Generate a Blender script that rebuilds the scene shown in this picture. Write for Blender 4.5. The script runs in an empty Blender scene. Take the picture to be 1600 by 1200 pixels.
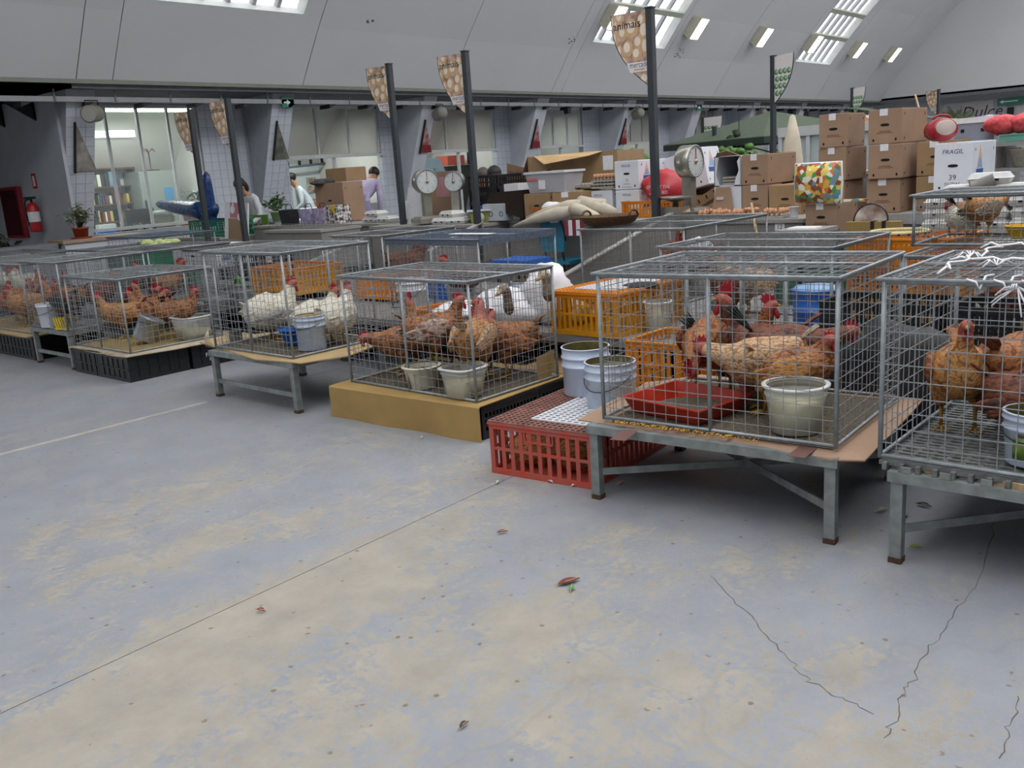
import bpy, bmesh, math, random
from math import sin, cos, pi, radians, sqrt, atan2
from mathutils import Vector, Matrix, Euler, noise
S = bpy.context.scene
COL = S.collection
random.seed(7)

# ------------------------------------------------------------------ camera
FPX, PITCH, ROLL, CAMH, HEAD = 1424.0, radians(13.14), radians(-3.955), 1.48, radians(42.0)
_f0 = Vector((cos(HEAD), sin(HEAD), 0)); _r0 = Vector((sin(HEAD), -cos(HEAD), 0)); _u0 = Vector((0, 0, 1))
FW = cos(PITCH)*_f0 - sin(PITCH)*_u0
_up = sin(PITCH)*_f0 + cos(PITCH)*_u0
RT = cos(ROLL)*_r0 + sin(ROLL)*_up
UP = -sin(ROLL)*_r0 + cos(ROLL)*_up
CAM = Vector((0, 0, CAMH))
cd = bpy.data.cameras.new('camera'); cam = bpy.data.objects.new('camera', cd); COL.objects.link(cam)
cd.sensor_width = 36.0; cd.sensor_fit = 'HORIZONTAL'; cd.lens = 36.0*FPX/1600.0; cd.clip_end = 200
cam.matrix_world = Matrix(((RT.x, UP.x, -FW.x, 0), (RT.y, UP.y, -FW.y, 0), (RT.z, UP.z, -FW.z, CAMH), (0, 0, 0, 1)))
S.camera = cam

# ------------------------------------------------------------------ light: overcast daylight through the unbuilt ridge and the roof glazing
W = bpy.data.worlds.new('overcast'); S.world = W; W.use_nodes = True
nt = W.node_tree; nt.nodes.clear()
wo = nt.nodes.new('ShaderNodeOutputWorld'); bg = nt.nodes.new('ShaderNodeBackground')
tc = nt.nodes.new('ShaderNodeTexCoord'); sx = nt.nodes.new('ShaderNodeSeparateXYZ'); cr = nt.nodes.new('ShaderNodeValToRGB')
nt.links.new(tc.outputs['Generated'], sx.inputs[0]); nt.links.new(sx.outputs['Z'], cr.inputs[0])
cr.color_ramp.elements[0].position = 0.0; cr.color_ramp.elements[0].color = (0.71, 0.71, 0.72, 1)
cr.color_ramp.elements[1].position = 1.0; cr.color_ramp.elements[1].color = (1.0, 1.0, 1.02, 1)
nt.links.new(cr.outputs[0], bg.inputs['Color']); bg.inputs['Strength'].default_value = 3.0
nt.links.new(bg.outputs[0], wo.inputs[0])
S.view_settings.view_transform = 'Standard'; S.view_settings.look = 'None'
S.view_settings.exposure = 0.2; S.view_settings.gamma = 1.0; S.view_settings.use_curve_mapping = False
S.cycles.use_denoising = True
S.cycles.max_bounces = 6; S.cycles.diffuse_bounces = 3; S.cycles.glossy_bounces = 2; S.cycles.transparent_max_bounces = 24; S.cycles.transmission_bounces = 4
S.cycles.caustics_reflective = False; S.cycles.caustics_refractive = False

# ------------------------------------------------------------------ measuring helpers (a sight line met with a real plane)
def ray(px, py): return FW + RT*((px-800)/FPX) - UP*((py-600)/FPX)
def at(px, py, z=0.0):
    d = ray(px, py); return CAM + d*((z-CAMH)/d.z)
def ax(px, py, X):
    d = ray(px, py); return CAM + d*(X/d.x)
def ay(px, py, Y):
    d = ray(px, py); return CAM + d*(Y/d.y)

# ------------------------------------------------------------------ materials
MATS = {}
def srgb(c):
    if isinstance(c, str):
        c = c.lstrip('#'); c = tuple(int(c[i:i+2], 16)/255 for i in (0, 2, 4))
    return tuple((x/12.92 if x <= .04045 else ((x+.055)/1.055)**2.4) for x in c)
def mat(name, col, rough=.6, metal=0., var=.08, scale=12., bump=0., bscale=None, col2=None, stretch=None, emit=0., alpha=1., trans=0., detail=5., w=None):
    if name in MATS: return MATS[name]
    m = bpy.data.materials.new(name); MATS[name] = m; m.use_nodes = True
    n = m.node_tree.nodes; l = m.node_tree.links; b = n['Principled BSDF']
    c = srgb(col); c2 = srgb(col2) if col2 else tuple(max(0, x*(1-var*2.2)) for x in c)
    b.inputs['Roughness'].default_value = rough; b.inputs['Metallic'].default_value = metal
    t = n.new('ShaderNodeTexCoord'); src = t.outputs['Object']
    if stretch:
        mp = n.new('ShaderNodeMapping'); mp.inputs['Scale'].default_value = stretch; l.new(src, mp.inputs[0]); src = mp.outputs[0]
    if var > 0 or col2:
        nz = n.new('ShaderNodeTexNoise'); nz.inputs['Scale'].default_value = scale; nz.inputs['Detail'].default_value = detail; l.new(src, nz.inputs['Vector'])
        r = n.new('ShaderNodeValToRGB'); r.color_ramp.elements[0].position = .32; r.color_ramp.elements[1].position = .68
        r.color_ramp.elements[0].color = (*c2, 1); r.color_ramp.elements[1].color = (*c, 1)
        l.new(nz.outputs['Fac'], r.inputs[0]); l.new(r.outputs[0], b.inputs['Base Color'])
    else: b.inputs['Base Color'].default_value = (*c, 1)
    if bump:
        nb = n.new('ShaderNodeTexNoise'); nb.inputs['Scale'].default_value = bscale or scale*3; nb.inputs['Detail'].default_value = 4; l.new(src, nb.inputs['Vector'])
        bp = n.new('ShaderNodeBump'); bp.inputs['Strength'].default_value = bump; bp.inputs['Distance'].default_value = .01
        l.new(nb.outputs['Fac'], bp.inputs['Height']); l.new(bp.outputs[0], b.inputs['Normal'])
    if emit:
        b.inputs['Emission Color'].default_value = (*c, 1); b.inputs['Emission Strength'].default_value = emit
    if trans:
        b.inputs['Transmission Weight'].default_value = trans
    if alpha < 1: b.inputs['Alpha'].default_value = alpha
    return m

def feather(name, base, light, dark, sc=36.):
    """overlapping scale-like feather pattern"""
    if name in MATS: return MATS[name]
    m = bpy.data.materials.new(name); MATS[name] = m; m.use_nodes = True
    n = m.node_tree.nodes; l = m.node_tree.links; b = n['Principled BSDF']; b.inputs['Roughness'].default_value = .7
    t = n.new('ShaderNodeTexCoord'); mp = n.new('ShaderNodeMapping'); mp.inputs['Scale'].default_value = (.55, 1., 1.)
    nz0 = n.new('ShaderNodeTexNoise'); nz0.inputs['Scale'].default_value = 14.; l.new(t.outputs['Object'], nz0.inputs['Vector'])
    mx0 = n.new('ShaderNodeMix'); mx0.data_type = 'VECTOR'; mx0.inputs['Factor'].default_value = .05
    l.new(t.outputs['Object'], mx0.inputs['A']); l.new(nz0.outputs['Color'], mx0.inputs['B']); l.new(mx0.outputs['Result'], mp.inputs[0])
    v = n.new('ShaderNodeTexVoronoi'); v.inputs['Scale'].default_value = sc*1.6; l.new(mp.outputs[0], v.inputs['Vector'])
    r = n.new('ShaderNodeValToRGB'); e = r.color_ramp.elements
    e[0].position = .18; e[0].color = (*srgb(base), 1); e[1].position = .48; e[1].color = (*srgb(light), 1)
    e2 = e.new(.72); e2.color = (*srgb(dark), 1)
    l.new(v.outputs['Distance'], r.inputs[0])
    nz = n.new('ShaderNodeTexNoise'); nz.inputs['Scale'].default_value = 9.; nz.inputs['Detail'].default_value = 3; l.new(t.outputs['Object'], nz.inputs['Vector'])
    r2 = n.new('ShaderNodeValToRGB'); r2.color_ramp.elements[0].position = .38; r2.color_ramp.elements[1].position = .66
    r2.color_ramp.elements[0].color = (*srgb(dark), 1); r2.color_ramp.elements[1].color = (*srgb(base), 1); l.new(nz.outputs['Fac'], r2.inputs[0])
    mx = n.new('ShaderNodeMix'); mx.data_type = 'RGBA'; mx.inputs['Factor'].default_value = .42
    l.new(r.outputs[0], mx.inputs['A']); l.new(r2.outputs[0], mx.inputs['B']); l.new(mx.outputs['Result'], b.inputs['Base Color'])
    bp = n.new('ShaderNodeBump'); bp.inputs['Strength'].default_value = .5; bp.inputs['Distance'].default_value = .008; bp.invert = True
    l.new(v.outputs['Distance'], bp.inputs['Height']); l.new(bp.outputs[0], b.inputs['Normal'])
    return m

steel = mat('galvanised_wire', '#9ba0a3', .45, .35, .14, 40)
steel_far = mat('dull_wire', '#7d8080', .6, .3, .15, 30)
postm = mat('galvanised_tube', '#9aa1a4', .5, .25, .14, 25)
tabm = mat('grey_table_steel', '#8b918f', .55, .3, .16, 18, bump=.1)
footm = mat('rusty_foot', '#5a3b2a', .8, 0, .3, 60)
card = mat('cardboard', '#a08360', .85, 0, .07, 6, bump=.08, bscale=90)
card2 = mat('cardboard_pinkish', '#a1846c', .85, 0, .07, 5, bump=.06, bscale=90)
card3 = mat('cardboard_golden', '#a38650', .85, 0, .07, 5, bump=.06, bscale=60)
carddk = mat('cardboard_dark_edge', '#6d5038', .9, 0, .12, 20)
whitecard = mat('white_carton', '#dfe3ea', .6, 0, .04, 5)
hole_shade = mat('painted_hole_shade', '#15130f', .95, 0, 0)  # near-black colour on flat plates, painting the shade inside holes
inkb = mat('dark_blue_ink', '#27305c', .7, 0, 0)
inkbr = mat('brown_ink', '#5e4330', .8, 0, 0)
inkk = mat('black_ink', '#1b1a1c', .7, 0, 0)
whitep = mat('white_paper', '#e4e5e8', .7, 0, .04, 30)
litter = mat('droppings_litter', '#6d6452', .95, 0, .3, 70, bump=.8, bscale=130, col2='#3b352b')
blackpl = mat('black_plastic', '#1b1c1e', .42, 0, .1, 14)
redpl = mat('faded_red_plastic', '#b8402f', .55, 0, .2, 12, col2='#a2574c')
redgrid = mat('dusty_red_plastic', '#8e6258', .7, 0, .2, 14)
orangepl = mat('orange_plastic', '#d8820f', .42, 0, .1, 9)
orange2 = mat('pink_orange_plastic', '#d9764a', .5, 0, .12, 9)
yellowpl = mat('amber_plastic', '#c98a13', .42, 0, .1, 9)
greenpl = mat('green_plastic', '#1b7a5c', .42, 0, .1, 9)
bluepl = mat('blue_plastic', '#2365c0', .35, 0, .06, 9)
whitepl = mat('white_plastic', '#d9dde2', .4, 0, .05, 9)
milky = mat('milky_plastic', '#dcdfd8', .35, 0, .04, 9, alpha=.38)
cream = mat('cream_plastic', '#d6d3bf', .5, 0, .06, 12)
bluewhite = mat('bluish_white_tin', '#c4d2e6', .3, .05, .07, 7)
tinin = mat('golden_tin_inside', '#8d8552', .35, .5, .2, 20)
redbowl = mat('red_basin_plastic', '#b5321d', .4, 0, .14, 16)
water = mat('murky_water', '#b0ab88', .12, 0, .06, 8)
graywood = mat('feed_mash', '#6f6858', .9, 0, .25, 60, bump=.6)
bagm = mat('white_plastic_bag', '#e3e3e6', .4, 0, .03, 6, bump=.25, bscale=16)
terr = mat('grey_terrazzo', '#8e8b87', .6, 0, .1, 160, detail=2)
terrtop = mat('worn_terrazzo_top', '#a19e99', .55, 0, .1, 90, detail=2)
comb_red = mat('comb_red', '#a31c2c', .45, 0, .14, 60, bump=.3)
skin = mat('bare_red_skin', '#b0604f', .55, 0, .2, 60, bump=.3)
legm = mat('yellow_leg', '#b0853a', .6, 0, .18, 60)
beakm = mat('horn_beak', '#b08a44', .5, 0, .1, 40)
eyem = mat('amber_eye', '#c77a1e', .2, 0, 0)
pupil = mat('black_pupil', '#0a0808', .15, 0, 0)
straw = mat('straw', '#a58c52', .85, 0, .2, 60, bump=.4, stretch=(1, 1, 6))
corn = mat('corn_grain', '#c79a3a', .7, 0, .25, 90)
polem = mat('dark_pole_paint', '#3b4146', .5, .1, .1, 10)
F_RUST = feather('rust_feathers', '#93562b', '#bb8350', '#532a13')
F_BUFF = feather('buff_speckled_feathers', '#b48a60', '#dcbf98', '#7d5533', 46)
F_DARK = feather('dark_rust_feathers', '#68331d', '#8b4f30', '#2b1510')
F_GOLD = feather('golden_feathers', '#ad7438', '#cf9f63', '#7a491f')
F_WHITE = feather('white_feathers', '#d9d5c6', '#e8e5da', '#b3aa93')
F_GREY = feather('speckled_grey_feathers', '#8d7a63', '#b8aa93', '#4c4034', 48)
F_BLACK = feather('black_green_feathers', '#1d2422', '#33403b', '#0d0f0f')

# ------------------------------------------------------------------ mesh builder
class MB:
    def __init__(s): s.v = []; s.f = []; s.m = []; s.s = []
    def add(s, vs, fs, mi=0, sm=False, M=None):
        o = len(s.v)
        s.v += [tuple(M @ Vector(p)) if M is not None else tuple(p) for p in vs]
        s.f += [tuple(i+o for i in q) for q in fs]; s.m += [mi]*len(fs); s.s += [sm]*len(fs); return s
    def box(s, a, b, mi=0, M=None, taper=None):
        (x0, y0, z0), (x1, y1, z1) = a, b; t = taper or 0
        vs = [(x0+t, y0+t, z0), (x1-t, y0+t, z0), (x1-t, y1-t, z0), (x0+t, y1-t, z0), (x0, y0, z1), (x1, y0, z1), (x1, y1, z1), (x0, y1, z1)]
        return s.add(vs, [(3, 2, 1, 0), (4, 5, 6, 7), (0, 1, 5, 4), (1, 2, 6, 5), (2, 3, 7, 6), (3, 0, 4, 7)], mi, False, M)
    def cb(s, c, size, mi=0, M=None, taper=None):
        return s.box([c[i]-size[i]/2 for i in range(3)], [c[i]+size[i]/2 for i in range(3)], mi, M, taper)
    def tube(s, pts, r, n=6, mi=0, cap=True, sm=True, M=None):
        pts = [Vector(p) for p in pts]; rs = r if isinstance(r, (list, tuple)) else [r]*len(pts); vs = []; fs = []
        ref = None
        for i, p in enumerate(pts):
            t = (pts[min(i+1, len(pts)-1)]-pts[max(i-1, 0)])
            if t.length < 1e-9: t = Vector((0, 0, 1))
            t.normalize()
            if ref is None: ref = Vector((0, 0, 1)) if abs(t.z) < .9 else Vector((1, 0, 0))
            u = t.cross(ref)
            if u.length < 1e-6: u = t.cross(Vector((1, 0, 0)))
            u.normalize(); w = u.cross(t).normalized(); ref = w
            for k in range(n):
                a = 2*pi*k/n+pi/n; vs.append(p+u*cos(a)*rs[i]+w*sin(a)*rs[i])
        for i in range(len(pts)-1):
            for k in range(n): fs.append((i*n+k, i*n+(k+1) % n, (i+1)*n+(k+1) % n, (i+1)*n+k))
        if cap: fs.append(tuple(range(n))[::-1]); fs.append(tuple((len(pts)-1)*n+k for k in range(n)))
        return s.add(vs, fs, mi, sm, M)
    def bar(s, p, q, w, h=None, mi=0, M=None):
        p, q = Vector(p), Vector(q); h = h or w; t = (q-p).normalized()
        ref = Vector((0, 0, 1)) if abs(t.z) < .95 else Vector((1, 0, 0))
        u = t.cross(ref).normalized()*(w/2); v = u.cross(t).normalized()*(h/2)
        vs = [p-u-v, p+u-v, p+u+v, p-u+v, q-u-v, q+u-v, q+u+v, q-u+v]
        return s.add(vs, [(3, 2, 1, 0), (4, 5, 6, 7), (0, 1, 5, 4), (1, 2, 6, 5), (2, 3, 7, 6), (3, 0, 4, 7)], mi, False, M)
    def lathe(s, prof, n=24, c=(0, 0, 0), mi=0, sm=True, M=None, close=False, sq=0., ey=1.):
        vs = []; fs = []
        for (r, z) in prof:
            for k in range(n):
                a = 2*pi*k/n; ca, sa = cos(a), sin(a)
                if sq:
                    e = 1-sq; ca = math.copysign(abs(ca)**e, ca); sa = math.copysign(abs(sa)**e, sa)
                vs.append((c[0]+r*ca, c[1]+r*sa*ey, c[2]+z))
        m = len(prof)
        for i in range(m-1):
            for k in range(n): fs.append((i*n+k, i*n+(k+1) % n, (i+1)*n+(k+1) % n, (i+1)*n+k))
        if prof[0][0] > 1e-6 and close: fs.append(tuple(range(n))[::-1])
        if prof[-1][0] > 1e-6 and close: fs.append(tuple((m-1)*n+k for k in range(n)))
        return s.add(vs, fs, mi, sm, M)
    def ell(s, c, r, n=12, m=8, mi=0, M=None):
        prof = [(sin(pi*i/m), -cos(pi*i/m)) for i in range(m+1)]
        vs = []; fs = []
        for (a, b) in prof:
            for k in range(n): t = 2*pi*k/n; vs.append((c[0]+r[0]*max(a, .001)*cos(t), c[1]+r[1]*max(a, .001)*sin(t), c[2]+r[2]*b))
        for i in range(m):
            for k in range(n): fs.append((i*n+k, i*n+(k+1) % n, (i+1)*n+(k+1) % n, (i+1)*n+k))
        return s.add(vs, fs, mi, True, M)
    def prism(s, pts, d, mi=0, M=None):
        """flat outline pts (3-D) pushed along vector d"""
        n = len(pts); d = Vector(d); vs = [Vector(p) for p in pts]+[Vector(p)+d for p in pts]
        fs = [tuple(range(n))[::-1], tuple(range(n, 2*n))]+[(i, (i+1) % n, n+(i+1) % n, n+i) for i in range(n)]
        return s.add(vs, fs, mi, False, M)
    def loft(s, rings, mi=0, cap=True, sm=True, mis=None):
        n = len(rings[0]); vs = [p for r in rings for p in r]; o = len(s.v)
        s.v += [tuple(p) for p in vs]
        for i in range(len(rings)-1):
            for k in range(n):
                s.f.append((o+i*n+k, o+i*n+(k+1) % n, o+(i+1)*n+(k+1) % n, o+(i+1)*n+k)); s.m.append(mis[i] if mis else mi); s.s.append(sm)
        if cap:
            s.f.append(tuple(o+k for k in range(n))[::-1]); s.m.append(mis[0] if mis else mi); s.s.append(sm)
            s.f.append(tuple(o+(len(rings)-1)*n+k for k in range(n))); s.m.append(mis[-1] if mis else mi); s.s.append(sm)
        return s
    def mesh(s, name, mats):
        me = bpy.data.meshes.new(name); me.from_pydata(s.v, [], s.f)
        for m in (mats if isinstance(mats, (list, tuple)) else [mats]): me.materials.append(m)
        me.polygons.foreach_set('material_index', s.m); me.polygons.foreach_set('use_smooth', s.s); me.update(); return me
    def build(s, name, mats, parent=None, loc=None, rz=None, kind=None, label=None):
        return link(name, s.mesh(name, mats), parent, loc, rz, kind, label)
def link(name, me, parent=None, loc=None, rz=None, kind=None, label=None):
    o = bpy.data.objects.new(name, me); COL.objects.link(o)
    if parent is not None: o.parent = parent
    if loc is not None: o.location = loc
    if rz is not None: o.rotation_euler = (0, 0, rz)
    if kind: o['kind'] = kind
    if label: o['label'] = label
    return o
def tag(o, label, cat, group=None, kind=None):
    o['label'] = label; o['category'] = cat
    if group: o['group'] = group
    if kind: o['kind'] = kind
    return o
def thing(name, label, cat, loc=(0, 0, 0), rz=0., group=None, rot=None, scale=None):
    o = bpy.data.objects.new(name, None); COL.objects.link(o); o.empty_display_size = .1
    o.location = loc; o.rotation_euler = rot or (0, 0, rz)
    if scale: o.scale = (scale,)*3
    return tag(o, label, cat, group)
def struct(name, mb, m, parent=None, kind='structure'):
    o = mb.build(name, m, parent)
    if parent is None: o['kind'] = kind
    return o
TXT = {}
def text(name, s, size, loc, axes, m, parent=None, ext=.0006, align='CENTER', shear=0., sx=1.):
    """flat printed lettering; axes = (right, up) unit vectors"""
    k = (s, ext, align, shear, m.name)
    if k not in TXT:
        c = bpy.data.curves.new('lettering', 'FONT'); c.body = s; c.size = 1; c.extrude = 0; c.align_x = align; c.align_y = 'CENTER'; c.resolution_u = 2; c.shear = shear
        o = bpy.data.objects.new('lettering', c); COL.objects.link(o)
        dg = bpy.context.evaluated_depsgraph_get(); me = bpy.data.meshes.new_from_object(o.evaluated_get(dg)); bpy.data.objects.remove(o)
        me.materials.clear(); me.materials.append(m); TXT[k] = me
    r, u = Vector(axes[0]), Vector(axes[1]); n = r.cross(u)
    o = bpy.data.objects.new(name, TXT[k]); COL.objects.link(o)
    if parent is not None: o.parent = parent
    M = Matrix(((r.x*size*sx, u.x*size, n.x*size, loc[0]), (r.y*size*sx, u.y*size, n.y*size, loc[1]), (r.z*size*sx, u.z*size, n.z*size, loc[2]), (0, 0, 0, 1)))
    o.matrix_local = M
    return o
FX = ((0, -1, 0), (0, 0, 1))      # lettering on a face that looks towards -X
FY = ((1, 0, 0), (0, 0, 1))       # lettering on a face that looks towards -Y
V = Vector
# ================================================================== THE HALL
EAVE_Y, EAVE_Z, END_X = 14.0, 3.2, 39.0
def roof_y(h): return EAVE_Y - h/(1.5-.1*h)          # the vault leans in as it rises
HTOP = 7.2
plaster = mat('white_vault_plaster', '#d6d6d7', .9, 0, .02, .8, bump=.02)
jointm = mat('dark_joint', '#5d5d60', .9, 0, .15, 8)
eavem = mat('grey_eave_paint', '#6f7074', .7, 0, .08, 6)
traym = mat('grey_cable_tray', '#9a9c9c', .6, .1, .06, 6)
darkm = mat('dark_steel_bracket', '#25262a', .7, 0, .1, 9)
tilem = mat('white_wall_tile', '#c9ced6', .25, 0, .03, 9)
groutm = mat('grey_grout', '#a2a7ae', .9, 0, .05, 9)
shopwall = mat('cream_shop_wall', '#d0d0cc', .8, 0, .03, 3)
shoptile = mat('pale_shop_tile', '#d5dee0', .35, 0, .02, 3)
framem = mat('white_window_frame', '#c3c6c6', .5, 0, .05, 8)
glassm = mat('shop_glass', '#dfe8ea', .06, 0, 0, alpha=.10)
skyglass = mat('translucent_roof_pane', '#f4f6fa', .5, 0, 0, alpha=.30)
dirtyglass = mat('dusty_upper_glass', '#938d86', .12, 0, .06, 3, alpha=.42)

def roof_patch(mb, x0, x1, h0, h1, n=8, th=.10, mi=0):
    rings = []
    for i in range(n+1):
        h = h0+(h1-h0)*i/n; y = roof_y(h); z = EAVE_Z+h
        dy = roof_y(h+.01)-roof_y(h-.01); t = V((0, dy, .02)).normalized(); nn = V((0, t.z, -t.y))   # outward
        if nn.y < 0: nn = -nn
        rings.append([(x0, y, z), (x1, y, z), (x1, y+nn.y*th, z+nn.z*th), (x0, y+nn.y*th, z+nn.z*th)])
    mb.loft(rings, mi, True, False)
def roof_pt(x, h, off=0.):
    dy = roof_y(h+.01)-roof_y(h-.01); t = V((0, dy, .02)).normalized(); nn = V((0, t.z, -t.y))
    if nn.y < 0: nn = -nn
    return V((x, roof_y(h)-nn.y*off, EAVE_Z+h-nn.z*off))

ceil = bpy.data.objects.new('ceiling', None); COL.objects.link(ceil); ceil['kind'] = 'structure'
joints = [-7.6, -3.95, -.3, 3.35, 6.45, 7.0, 10.5, 14.2, 17.62, 18.0, 21.65, 25.3, 29.0, 32.65, 36.3, 39.0]
sky = {7.0: (7.36, 10.18), 18.0: (18.27, 21.5), 29.0: (29.22, 32.1), -3.95: (-3.6, -.65)}
SKYH = 1.03
nwin = 0
for a, b in zip(joints[:-1], joints[1:]):
    mb = MB(); x0, x1 = a+.008, b-.008
    if a in sky:
        s0, s1 = sky[a]
        roof_patch(mb, x0, x1, 0, SKYH, 3); roof_patch(mb, x0, s0, SKYH, HTOP); roof_patch(mb, s1, x1, SKYH, HTOP)
    else: roof_patch(mb, x0, x1, 0, HTOP)
    mb.build('panel', plaster, ceil)
    jb = MB(); roof_patch(jb, b-.012, b+.012, 0, HTOP, 8, .02); j = jb.build('joint_strip', jointm, ceil); j.location = (0, .018, .012)
    if a in sky:
        nwin += 1
        fr = MB(); reveal = MB()
        for xx in (s0, s1-.06): roof_patch(fr, xx, xx+.06, SKYH, HTOP, 8, .22)
        roof_patch(fr, s0, s1, SKYH-.06, SKYH+.04, 1, .2)
        w = fr.build('window_%d' % nwin, mat('roof_light_frame', '#d5d9d6', .5, 0, .04, 6)); w['kind'] = 'structure'
        hs = [SKYH+.04, 1.78, 2.42, 3.1, 3.8, 4.6, 5.6, HTOP]
        nb = 6
        for k in range(1, nb):
            xx = s0+(s1-s0)*k/nb
            g = MB(); roof_patch(g, xx-.035, xx+.035, SKYH, HTOP, 8, .10); o = g.build('glazing_bar', mat('roof_bar', '#a9adb0', .5, .1, .05, 6), w); o.location = (0, .12, .09)
        for h in hs[1:-1]:
            g = MB(); roof_patch(g, s0, s1, h-.05, h+.05, 1, .10); g.build('cross_bar', mat('roof_crossbar', '#b9bfae', .5, .1, .06, 6), w)
        for k in range(nb):
            xa, xb = s0+(s1-s0)*k/nb+.03, s0+(s1-s0)*(k+1)/nb-.03
            g = MB(); roof_patch(g, xa, xb, SKYH, HTOP, 8, .01); o = g.build('pane', skyglass, w); o.location = (0, .17, .12)
# tiny pock marks left by removed fixings
for (px, py) in ((577, 25), (893, 60), (1062, 82)):
    d = ray(px, py); best = None
    for i in range(400):
        h = i*.01
        P = ay(px, py, roof_y(h))
        if abs(P.z-EAVE_Z-h) < .012: best = (P.x, h); break
    if best:
        mb = MB(); rnd = random.Random(px)
        for k in range(9):
            x, h = best[0]+rnd.uniform(-.16, .16), best[1]+rnd.uniform(-.12, .12)
            roof_patch(mb, x, x+.04+.03*rnd.random(), h, h+.02, 1, .004)
        o = mb.build('fixing_scar', jointm, ceil); o.location = (0, -.006, -.004)

# the opposite vault, gable and aisle walls behind the viewer; the ridge between them is left unbuilt to let in top light
mb = MB(); rings = []
for i in range(9):
    h = HTOP*i/8; y = -roof_y(h); z = EAVE_Z+h; rings.append([(-10, y, z), (END_X, y, z), (END_X, y-.12, z+.08), (-10, y-.12, z+.08)])
mb.loft(rings, 0, True, False); struct('ceiling_opposite_vault', mb, plaster)
mb = MB(); mb.box((-10, -15.4, 0), (END_X+.9, -15.2, 3.4)); struct('wall_opposite', mb, mat('opposite_wall', '#a9acb0', .7, 0, .05, 2))
mb = MB(); mb.box((-10.2, -15.4, 0), (-10, 21.5, EAVE_Z+HTOP)); struct('wall_near_gable', mb, mat('opposite_wall', '#a9acb0'))
# gable end above the eave, recessed wall below it
mb = MB()
pts = [(END_X, EAVE_Y+.2, EAVE_Z)]+[(END_X, roof_y(h)+.05, EAVE_Z+h) for h in [HTOP*i/10 for i in range(11)]]+[(END_X, -12, EAVE_Z+HTOP), (END_X, -12, EAVE_Z)]
mb.prism(pts, (.3, 0, 0)); struct('wall_end_upper', mb, plaster)
mb = MB(); mb.box((END_X+.7, -12, 0), (END_X+.9, 16, EAVE_Z)); mb.box((END_X, -12, EAVE_Z), (END_X+.9, 16, EAVE_Z+.1)); struct('wall_end', mb, mat('end_wall_paint', '#b9bcc0', .7, 0, .05, 2))
mb = MB(); mb.box((END_X-.06, -12, EAVE_Z-.1), (END_X, 14.0, EAVE_Z+.02)); struct('trim_end_eave', mb, eavem)

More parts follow.
